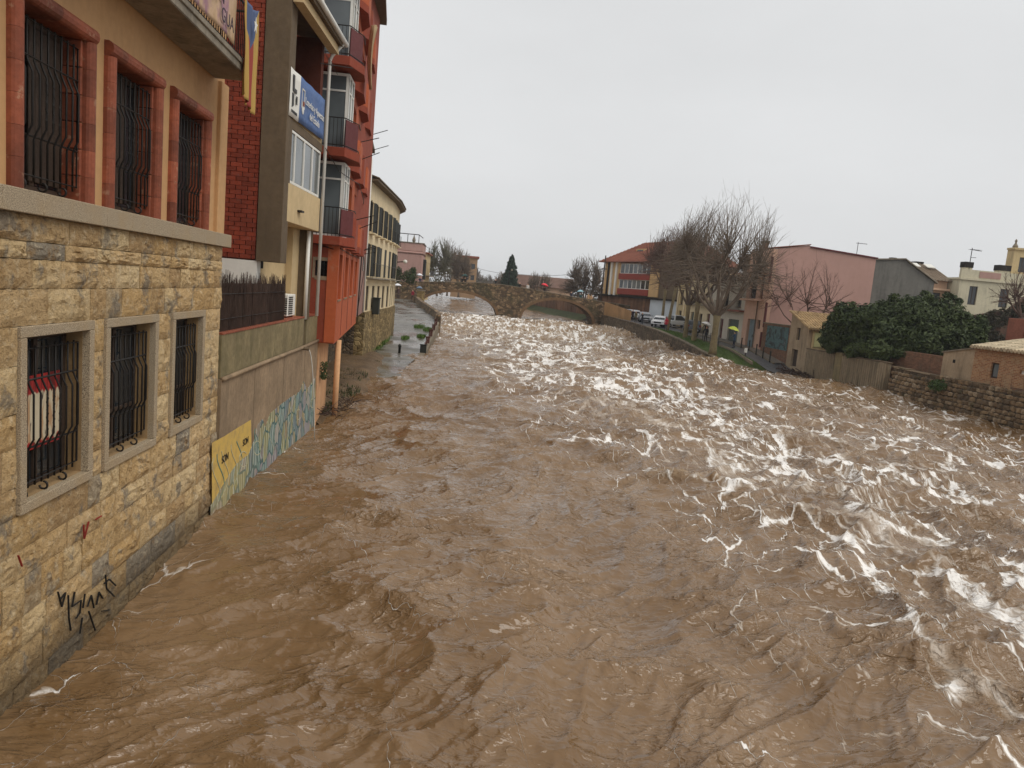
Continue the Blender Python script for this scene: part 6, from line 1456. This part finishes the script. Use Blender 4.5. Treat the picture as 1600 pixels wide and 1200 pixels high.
for px, py, nm in ((617, 432, 'dark bushy shrub on the ledge beside the cream house corner'), (640, 432, 'dark bushy shrub on the ledge next to the pink terrace house')):
    c = onY(px, py, 109.5); t_ = thing('terrace_shrub', nm, 'shrub', (c.x, 109.5, 4.2)); mb = MB(); leaves(mb, c, (1.3, 1.0, 1.1), 900, .16, rr, .3); leaves(mb, c+Vector((.5, 0, .9)), (.5, .5, .6), 260, .15, rr, .2); mb.build('foliage', M_leaf, t_, merge=False)
    MB().tube([(c.x, 109.5, 4.15), (c.x, 109.5, c.z)], .08, 5).build('stem', M_redtw, t_)
c = gz(1270, 577, .6); t_ = thing('hanging_shrub', 'small green shrub rooted on top of the rubble wall', 'shrub', (29.5, 42.6, 1.8)); mb = MB(); q_ = onX(1465, 602, 29.5); leaves(mb, q_, (.5, .7, .4), 500, .1, rr, .2); mb.build('foliage', leafmat('light_shrub_leaf', (.04, .07, .02), (.07, .11, .035)), t_, merge=False)
dbs = thing('debris_heap', 'heap of dark flood debris washed against the fluted wall', 'debris', (29.6, 60.6, .2)); mb = MB()
for _ in range(120):
    p = Vector((29.2+rr.uniform(-.8, .8), 60.4+rr.uniform(-2.2, 2.2), rr.uniform(.0, .35))); d = Vector((rr.gauss(0, 1), rr.gauss(0, 1), rr.gauss(0, .3))).normalized()*rr.uniform(.2, .7); mb.tube([p, p+d], rr.uniform(.01, .05), 4)
mb.build('pieces', M_twig, dbs)

# ------------------------------------------------------------------ people
M_skin = plain('skin', (198, 152, 124), .6, .05, 3, 0); M_hair = plain('dark_hair', (42, 34, 30), .7, .1, 3, 0)
def body(pose):
    V = {'pel': (0, 0, .95, .15, .11), 'wai': (0, 0, 1.08, .14, .1), 'che': (0, .01, 1.3, .17, .11), 'nck': (0, .01, 1.47, .06, .06), 'hd0': (0, .03, 1.56, .085, .095), 'hd1': (0, .03, 1.68, .085, .095)}
    st = .22 if pose == 'walk' else .03
    for s, n in ((-1, 'l'), (1, 'r')):
        f_ = st*s
        V['hip'+n] = (s*.09, 0, .88, .09, .09); V['kne'+n] = (s*.1, f_*.6+.02, .48, .06, .06); V['ank'+n] = (s*.1, f_-.02, .09, .045, .045); V['toe'+n] = (s*.115, f_+.13, .04, .04, .035)
        V['sho'+n] = (s*.19, 0, 1.4, .065, .065)
        if pose == 'umbrella' and s == 1: V['elb'+n] = (s*.23, .1, 1.16, .045, .045); V['wri'+n] = (s*.14, .26, 1.28, .032, .032); V['hnd'+n] = (s*.12, .3, 1.34, .036, .03)
        elif pose == 'lean': V['elb'+n] = (s*.25, .12, 1.14, .045, .045); V['wri'+n] = (s*.16, .32, 1.05, .032, .032); V['hnd'+n] = (s*.12, .38, 1.05, .036, .03)
        else: V['elb'+n] = (s*.25, -f_*.5, 1.12, .045, .045); V['wri'+n] = (s*.24, -f_*.9+.04, .88, .032, .032); V['hnd'+n] = (s*.24, -f_*.9+.06, .8, .036, .03)
    E_ = [('pel', 'wai'), ('wai', 'che'), ('che', 'nck'), ('nck', 'hd0'), ('hd0', 'hd1')]
    for n in 'lr': E_ += [('pel', 'hip'+n), ('hip'+n, 'kne'+n), ('kne'+n, 'ank'+n), ('ank'+n, 'toe'+n), ('che', 'sho'+n), ('sho'+n, 'elb'+n), ('elb'+n, 'wri'+n), ('wri'+n, 'hnd'+n)]
    ks = list(V); me = bpy.data.meshes.new('sk'); me.from_pydata([V[k][:3] for k in ks], [(ks.index(a), ks.index(b)) for a, b in E_], [])
    o = bpy.data.objects.new('sk', me); C.objects.link(o); sm = o.modifiers.new('skin', 'SKIN')
    for i, k in enumerate(ks): me.skin_vertices[0].data[i].radius = V[k][3:5]; me.skin_vertices[0].data[i].use_root = (k == 'pel')
    o.modifiers.new('sub', 'SUBSURF').levels = 1
    dg = bpy.context.evaluated_depsgraph_get(); r_ = bpy.data.meshes.new_from_object(o.evaluated_get(dg)); bpy.data.objects.remove(o); return r_
BODY = {p: body(p) for p in ('stand', 'umbrella', 'walk', 'lean')}
_cc = {}
def cloth_mat(rgb):
    if rgb not in _cc: _cc[rgb] = plain('cloth_%d_%d_%d' % rgb, rgb, .8, .15, 4, .2, 30, .004)
    return _cc[rgb]
def person(label, loc, rz, pose, jac, tro, hood=False, h=1.72, group=None):
    me = BODY[pose].copy(); me.materials.clear()
    for m_ in (M_skin, cloth_mat(jac), cloth_mat(tro), M_hair, cloth_mat((38, 34, 32))): me.materials.append(m_)
    for p in me.polygons:
        c = p.center; i = 0
        if c.z > 1.5: i = 1 if hood and c.y < .1 else (0 if (c.y > .05 and c.z < 1.7) else 3)
        elif c.z > 1.46: i = 0 if not hood else 1
        elif c.z > .8 and not (abs(c.x) > .2 and c.z < .86): i = 1
        elif c.z < .12: i = 4
        else: i = 2
        p.material_index = i; p.use_smooth = True
    k = h/1.78; t = thing('person', label, 'person', loc, rz, group)
    o = bpy.data.objects.new('body', me); C.objects.link(o); o.parent = t; o.scale = (k, k, k); return t
def umbrella(label, loc, rz, rgb, tilt=(0, 0), r=.55):
    t = thing('umbrella', label, 'umbrella', loc, rz); t.rotation_euler = (tilt[0], tilt[1], rz); mb = MB(); n = 8; vs = [(0, 0, .85)]; R_ = [(.35, .80), (.7, .68), (1, .5)]
    for rad, z in R_:
        for j in range(n*2):
            a = 6.283*j/(n*2); q = rad*(1 if j % 2 == 0 else .93); vs.append((r*q*math.cos(a), r*q*math.sin(a), z+(.03 if j % 2 and rad == 1 else 0)))
    N = n*2; fs = [(0, 1+j, 1+(j+1) % N) for j in range(N)]
    for k in range(2): fs += [(1+k*N+j, 1+(k+1)*N+j, 1+(k+1)*N+(j+1) % N, 1+k*N+(j+1) % N) for j in range(N)]
    o = mb.add(vs, fs).build('canopy', cloth_mat(rgb), t, smooth=False, local=True); o.modifiers.new('thick', 'SOLIDIFY').thickness = .01
    MB().tube([(0, 0, -.12), (0, 0, .9)], .012, 6).build('shaft', M_iron, t, local=True); MB().tube([(0, 0, -.12), (.03, 0, -.17), (.06, 0, -.12)], .014, 6).build('handle', M_iron, t, local=True); return t
def with_umbrella(plabel, ulabel, loc, rz, jac, tro, urgb, pose='umbrella', tilt=(.1, .05), r=.58):
    person(plabel, loc, rz, pose, jac, tro); c, s = math.cos(rz), math.sin(rz); hx, hy = .12, .3
    umbrella(ulabel, (loc[0]+c*hx-s*hy, loc[1]+s*hx+c*hy, loc[2]+1.32), rz, urgb, tilt, r)
S = math.pi                                             # facing the camera side of the river
def deck(px, dy=.75): x = onY(px, 445, 115+dy).x; return (x, 115+dy, BR_TOP(x)-.92)
with_umbrella('person in dark navy under a white umbrella on the bridge', 'white umbrella held up over the left part of the bridge', deck(656, .9), S, (52, 56, 78), (44, 46, 58), (232, 232, 236))
with_umbrella('person in brown under a grey umbrella at the left end of the bridge', 'grey umbrella at the left end of the bridge', deck(645, 1.0), S, (92, 66, 60), (50, 46, 48), (104, 98, 98), r=.5)
person('person in black on the bridge holding no umbrella beside the green one', deck(721.5), S, 'lean', (36, 32, 34), (40, 36, 40))
with_umbrella('taller person in black under a dark green umbrella on the bridge', 'dark green umbrella on the crown of the left arch', deck(726.5), S, (34, 30, 32), (36, 34, 36), (48, 74, 70), r=.5)
person('person in dark grey leaning on the parapet near the lamp post', deck(774), S, 'lean', (44, 46, 48), (40, 40, 44)); person('person in black on the bridge past the lamp post', deck(812), S, 'stand', (40, 36, 34), (36, 34, 34))
person('person with a white top over the bridge pier', deck(825), S, 'stand', (226, 220, 214), (46, 42, 44))
with_umbrella('person in dark clothes under the red umbrella', 'bright red umbrella on the bridge', deck(851), S, (56, 44, 46), (40, 38, 42), (232, 62, 74), tilt=(.1, -.25), r=.62)
person('person in dark blue leaning over the right arch', deck(894), S, 'lean', (44, 42, 58), (36, 36, 46))
with_umbrella('person in teal under a pale blue umbrella over the right arch', 'pale blue umbrella over the right arch', deck(909), S, (60, 96, 96), (44, 50, 56), (150, 186, 196))
person('person in a long tan hooded coat at the right end of the bridge', deck(921), S, 'stand', (206, 164, 120), (176, 136, 100), True, 1.85); person('second tan coated person close behind the hooded one', deck(926, 1.3), S, 'lean', (198, 158, 116), (150, 118, 90), True, 1.8)
with_umbrella('person in brown under a white umbrella at the top of the quay', 'white umbrella at the top of the quay path', (-8.2, 107.5, 2.5), S, (88, 66, 62), (60, 46, 46), (230, 230, 232)); with_umbrella('person in grey just behind at the top of the quay', 'light grey umbrella at the top of the quay path', (-9.0, 108.4, 3.0), S, (96, 92, 92), (56, 52, 52), (196, 198, 200))
person('person in a crimson jacket by the stone gatepost', (-6.0, 105.0, 2.35), S*.8, 'stand', (150, 40, 60), (60, 44, 50)); with_umbrella('person in blue behind the stone gatepost', 'blue grey umbrella behind the stone gatepost', (-5.0, 105.6, 2.4), S, (70, 88, 110), (48, 48, 54), (104, 122, 140), r=.48)
p = gz(1030, 517, 1.8); person('person in a red jacket standing at the edge of the river wall', (rwx(86.5)+.95, 86.5, 1.84), S*.75, 'stand', (190, 40, 58), (52, 48, 54), True)
person('person in black with crossed arms near the silver car', (25.2, 97.8, 2.0), S*.7, 'lean', (34, 32, 38), (48, 52, 66)); person('person in an olive coat by the board fence', (25.0, 100.6, 2.07), S*.7, 'stand', (112, 100, 68), (70, 60, 48)); person('person in dark purple by the boarding', (25.6, 105, 2.2), S*.7, 'stand', (58, 44, 58), (44, 40, 46))
with_umbrella('person in black under a white umbrella on the verge', 'white umbrella on the verge among the plane trees', (26.6, 76.0, 1.42), S*.75, (34, 34, 38), (30, 30, 34), (234, 234, 230), tilt=(.25, -.2), r=.62)
person('person in dark brown walking past the cream street house', (29.4, 84.5, 1.85), S*.3, 'walk', (60, 46, 42), (50, 44, 44)); with_umbrella('person in blue walking down the wet street', 'yellow umbrella on the wet street', (27.5, 70.3, zstreet(70.3)+.03), S*.5, (58, 84, 110), (44, 50, 64), (210, 222, 96), 'umbrella', (.2, -.1), .6)

# ------------------------------------------------------------------ vehicles
M_tyre = plain('tyre_rubber', (30, 30, 32), .85, .1, 5, 0); M_rim = plain('wheel_rim', (150, 152, 156), .35, .08, 4, 0, metal=.6); M_cgl = glass('car_glass', (.02, .025, .03), .05); M_lamp = plain('headlight', (226, 228, 230), .15, .05, 4, 0); M_tail = plain('tail_light', (140, 24, 22), .25, .1, 4, 0)
def paint(name, rgb): return plain(name, rgb, .28, .05, 1, 0, spec=.6)
def car(label, loc, rz, pm, kind='hatch', cat='car'):
    L_, Wd = (5.0, 1.8) if kind == 'pickup' else (4.1, 1.72); hw = Wd/2; t = thing('parked_car' if kind != 'pickup' else 'pickup_truck', label, cat, loc, rz, 'cars parked in the square')
    if kind == 'hatch': prof = [(-2.05, .35), (-2.0, .75), (-1.9, .92), (-.9, .97), (1.0, .95), (1.85, .80), (2.02, .6), (2.05, .35)]; cab = [(-1.92, .92), (-1.55, 1.42), (-.3, 1.47), (.35, 1.40), (1.05, .95)]
    else: prof = [(-2.5, .45), (-2.48, .98), (-.7, 1.0), (.9, 1.02), (2.2, .98), (2.48, .8), (2.5, .45)]; cab = [(-.85, 1.0), (-.7, 1.68), (.35, 1.72), (1.25, 1.02)]
    bo = MB(); bo.extr([(x, -hw, z) for x, z in prof], (0, Wd, 0)); body_ = bo.build('body', pm, t, bevel=.06, local=True)
    cb = MB(); n = len(cab); a = [(x, -hw+.06+(.13 if 0 < i < n-1 else 0), z) for i, (x, z) in enumerate(cab)]; b = [(x, -y, z) for x, y, z in a]
    cb.add(a+b, [tuple(range(n))[::-1], tuple(range(n, 2*n))]+[(i, (i+1) % n, n+(i+1) % n, n+i) for i in range(n)]); cb.build('cabin', pm, t, bevel=.03, local=True)
    gl = MB(); k = .012
    zb, zt = cab[0][1]+.05, max(z for _, z in cab)-.08
    xa = lambda z: float(np.interp(z, [cab[0][1], cab[1][1]], [cab[0][0], cab[1][0]]))+.15; xb = lambda z: float(np.interp(z, [cab[-1][1], cab[-2][1]], [cab[-1][0], cab[-2][0]]))-.15
    for s in (-1, 1):
        y0, y1 = s*(hw-.055), s*(hw-.175)
        gl.quad((xa(zb), y0, zb), (xb(zb), y0, zb), (xb(zt), y1, zt), (xa(zt), y1, zt))
    gl.build('side_window', M_cgl, t, local=True)
    for (x0, z0), (x1, z1), nm, sg in ((cab[-1], cab[-2], 'windscreen', 1), (cab[0], cab[1], 'rear_window', -1)):
        MB().quad((x0+.012*sg, -hw+.14, z0+.05), (x0+.012*sg, hw-.14, z0+.05), (x1+.03*sg, hw-.26, z1-.05), (x1+.03*sg, -hw+.26, z1-.05)).build(nm, M_cgl, t, local=True)
    xf = prof[-1][0]
    for s in (-1, 1):
        MB().box(xf-.12, xf+.012, s*.62-.16, s*.62+.16, .62, .78).build('headlight', M_lamp, t, bevel=.02, local=True); MB().box(-xf-.012, -xf+.1, s*.68-.1, s*.68+.1, .68, .9).build('tail_light', M_tail, t, bevel=.02, local=True)
        MB().box(cab[-1][0]-.35, cab[-1][0]-.2, s*(hw+.02)-.07, s*(hw+.02)+.07, .98, 1.1).build('mirror', pm, t, bevel=.02, local=True)
    MB().box(xf-.05, xf+.015, -.45, .45, .5, .7).build('grille', M_tyre, t, local=True); MB().box(xf-.03, xf+.022, -.26, .26, .38, .47).build('number_plate', M_lamp, t, local=True)
    for sx in (-1, 1):
        for s in (-1, 1):
            cx = sx*L_*.315; wt = thing_part('wheel', t, (cx, s*(hw-.1), .33))
            w_ = MB().tube([(cx, s*(hw-.2), .33), (cx, s*(hw+.015), .33)], .33, 16); o = w_.build('wheel', M_tyre, t, local=True); MB().tube([(cx, s*(hw+.0), .33), (cx, s*(hw+.025), .33)], .2, 12).build('rim', M_rim, o, local=True)
    return t
def thing_part(*a): return None
M_wc, M_sc, M_dc, M_gc = paint('white_car_paint', (224, 226, 228)), paint('silver_car_paint', (158, 162, 168)), paint('dark_car_paint', (52, 54, 60)), paint('grey_car_paint', (112, 116, 122))
def park(px, py, z): p = gz(px, py, z); return (p.x, p.y, z+.02)
car('white hatchback parked in front of the brown boarding', (27.2, 110.5, 2.3), R(-75), M_wc); car('silver hatchback facing the river next to the white hatchback', (27.2, 104.0, 2.2), R(-100), M_sc)
car('white car with its bonnet to the river behind the person in red', (26.9, 95.0, 2.0), R(-115), M_wc); car('white pickup truck parked between the plane trees', (29.2, 95.5, 2.0), R(15), M_wc, 'pickup', 'pickup truck')
car('dark hatchback parked near the brown boarding', (25.9, 112.5, 2.32), R(-60), M_dc); car('white van-like car parked behind the pickup', (31.0, 99.5, 2.1), R(70), M_wc); car('grey hatchback parked by the cream street house', (29.4, 89.5, 1.9), R(80), M_gc)
mc = thing('motorcycle', 'motorcycle parked beside a plane tree on the street edge', 'motorcycle', (27.6, 82.5, 1.65)); 
for y in (-.68, .68): w_ = MB(); w_.tube([(27.55, 82.5+y, 1.97), (27.65, 82.5+y, 1.97)], .3, 14); o = w_.build('wheel', M_tyre, mc); MB().tube([(27.53, 82.5+y, 1.97), (27.67, 82.5+y, 1.97)], .16, 10).build('rim', M_rim, o)
MB().extr([(27.5, 82.0, 2.05), (27.5, 82.9, 2.05), (27.5, 83.1, 2.4), (27.5, 82.5, 2.5), (27.5, 81.8, 2.45)], (.2, 0, 0)).build('body', M_wc, mc, bevel=.04); MB().box(27.5, 27.7, 81.75, 82.4, 2.46, 2.56).build('seat', M_tyre, mc, bevel=.03); MB().tube([(27.3, 82.95, 2.68), (27.9, 82.95, 2.68)], .02, 5).build('handlebar', M_iron, mc); MB().tube([(27.6, 83.18, 1.97), (27.6, 82.95, 2.68)], .03, 5).build('fork', M_iron, mc)

# ------------------------------------------------------------------ street furniture and wires
for i, Y in enumerate((64.6, 66.2, 67.8, 69.6, 71.6)):
    z = zstreet(Y); t_ = thing('bollard', ('dark bollard by the small tiled house door', 'dark bollard in front of the mural wall end', 'dark bollard at the middle of the mural wall', 'dark bollard at the pink building corner', 'dark bollard before the blue grey door')[i], 'bollard', (28.9, Y, z), 0, 'bollards along the pavement')
    MB().lathe((28.78, Y, z-.1), [(.06, 0), (.055, 1.0), (.075, 1.03), (.06, 1.12), (.01, 1.15)], 8).build('shaft', M_shut, t_, smooth=True)
for i, Y in enumerate((72.5, 75, 77.4, 80, 82.6, 85.2)):
    z = zstreet(Y); t_ = thing('verge_post', 'slim dark post along the street side of the verge', 'post', (26.8, Y, z), 0, 'slim posts along the verge'); MB().lathe((26.75, Y, z-.1), [(.035, 0), (.035, 1.05), (.05, 1.08), (.01, 1.14)], 6).build('shaft', M_shut, t_)
ws = thing('white_marker', 'small white marker post at the end of the grass', 'post', (27.2, 66, .6)); MB().tube([(27.1, 66.2, .5), (27.1, 66.2, 1.2)], .04, 6).build('post', M_iron, ws); MB().tube([(27.1, 66.2, 1.2), (27.1, 66.2, 1.62)], .14, 10).build('head', M_white, ws)
lp = thing('wall_lamp', 'wall bracket lamp with a white globe at the end of the cream house', 'lamp', (-5.2, 66.5, 7)); c = onY(633, 409, 66.5)
MB().tube([(-6.0, 66.6, c.z-.5), (-5.4, 66.5, c.z-.1), (c.x-.1, 66.5, c.z)], .05, 6).build('bracket', M_iron, lp); MB().lathe((c.x, 66.5, c.z-.16), [(.03, 0), (.16, .05), (.2, .18), (.14, .3), (.02, .34)], 10).build('globe', M_white, lp, smooth=True)
x = onY(795, 440, 118.6).x; z = BR_TOP(x)-.9; ll = thing('lamp_post', 'slim dark lamp post standing on the bridge over the pier', 'lamp post', (x, 118.6, z))
MB().tube([(x, 118.6, z), (x, 118.6, z+3.3)], [.07, .045], 8).build('pole', M_iron, ll); MB().tube([(x-.05, 118.6, z+3.3), (x+.35, 118.6, z+3.42)], .035, 6).build('arm', M_iron, ll); MB().lathe((x+.35, 118.6, z+3.25), [(.05, 0), (.18, .06), (.12, .2), (.02, .26)], 8).build('lantern', M_slab, ll)
up_ = thing('utility_pole', 'dark utility pole at the corner of the red roofed block', 'pole', (24.3, 123.5, 2.4)); MB().tube([(24.3, 123.5, 2.2), (24.5, 123.5, 12.2)], [.16, .1], 8).build('shaft', M_wood, up_); MB().box(24.0, 24.9, 123.42, 123.58, 9.9, 10.05).build('crossarm', M_wood, up_)
def wire(label, a, b, sag):
    t_ = thing('overhead_cable', label, 'cable', a); a, b = Vector(a), Vector(b); MB().tube([a.lerp(b, s)-Vector((0, 0, sag*4*s*(1-s))) for s in np.linspace(0, 1, 22)], .028, 4).build('strand', M_iron, t_)
wire('long overhead cable slanting down from the pink terrace house over the bridge', (-5.8, 122.4, 11.1), (cpx.x-1.2, 154, 8.4), .8); wire('overhead cable from the conifer to the utility pole', (cpx.x+1.2, 154, 8.6), (24.45, 123.5, 9.95), .7)
# satellite dish / chimneys on the street roofs
ck = thing('roof_chimney', 'brick chimney with a dark cowl on the pink building roof', 'chimney', (30.85, 73.8, 11)); MB().box(30.6, 31.1, 73.5, 74.1, 11, 12.0).build('stack', M_obrick, ck); MB().box(30.55, 31.15, 73.44, 74.16, 12.0, 12.2).build('cowl', M_dark, ck)

# ------------------------------------------------------------------ rain haze
HAZE = .0004
t = NT('rain_haze'); t.n.remove(t.b); pv = t.new('ShaderNodeVolumePrincipled'); pv.inputs['Color'].default_value = (.9, .92, .95, 1); pv.inputs['Density'].default_value = HAZE; pv.inputs['Anisotropy'].default_value = .2
t.l.new(pv.outputs[0], t.n['Material Output'].inputs['Volume'])
if HAZE > 0:
    o = MB().box(-905, 905, -45, 2205, -4, 24).build('haze', t.m); tag(o, 'pale rain haze filling the air over the river', 'haze', kind='stuff')
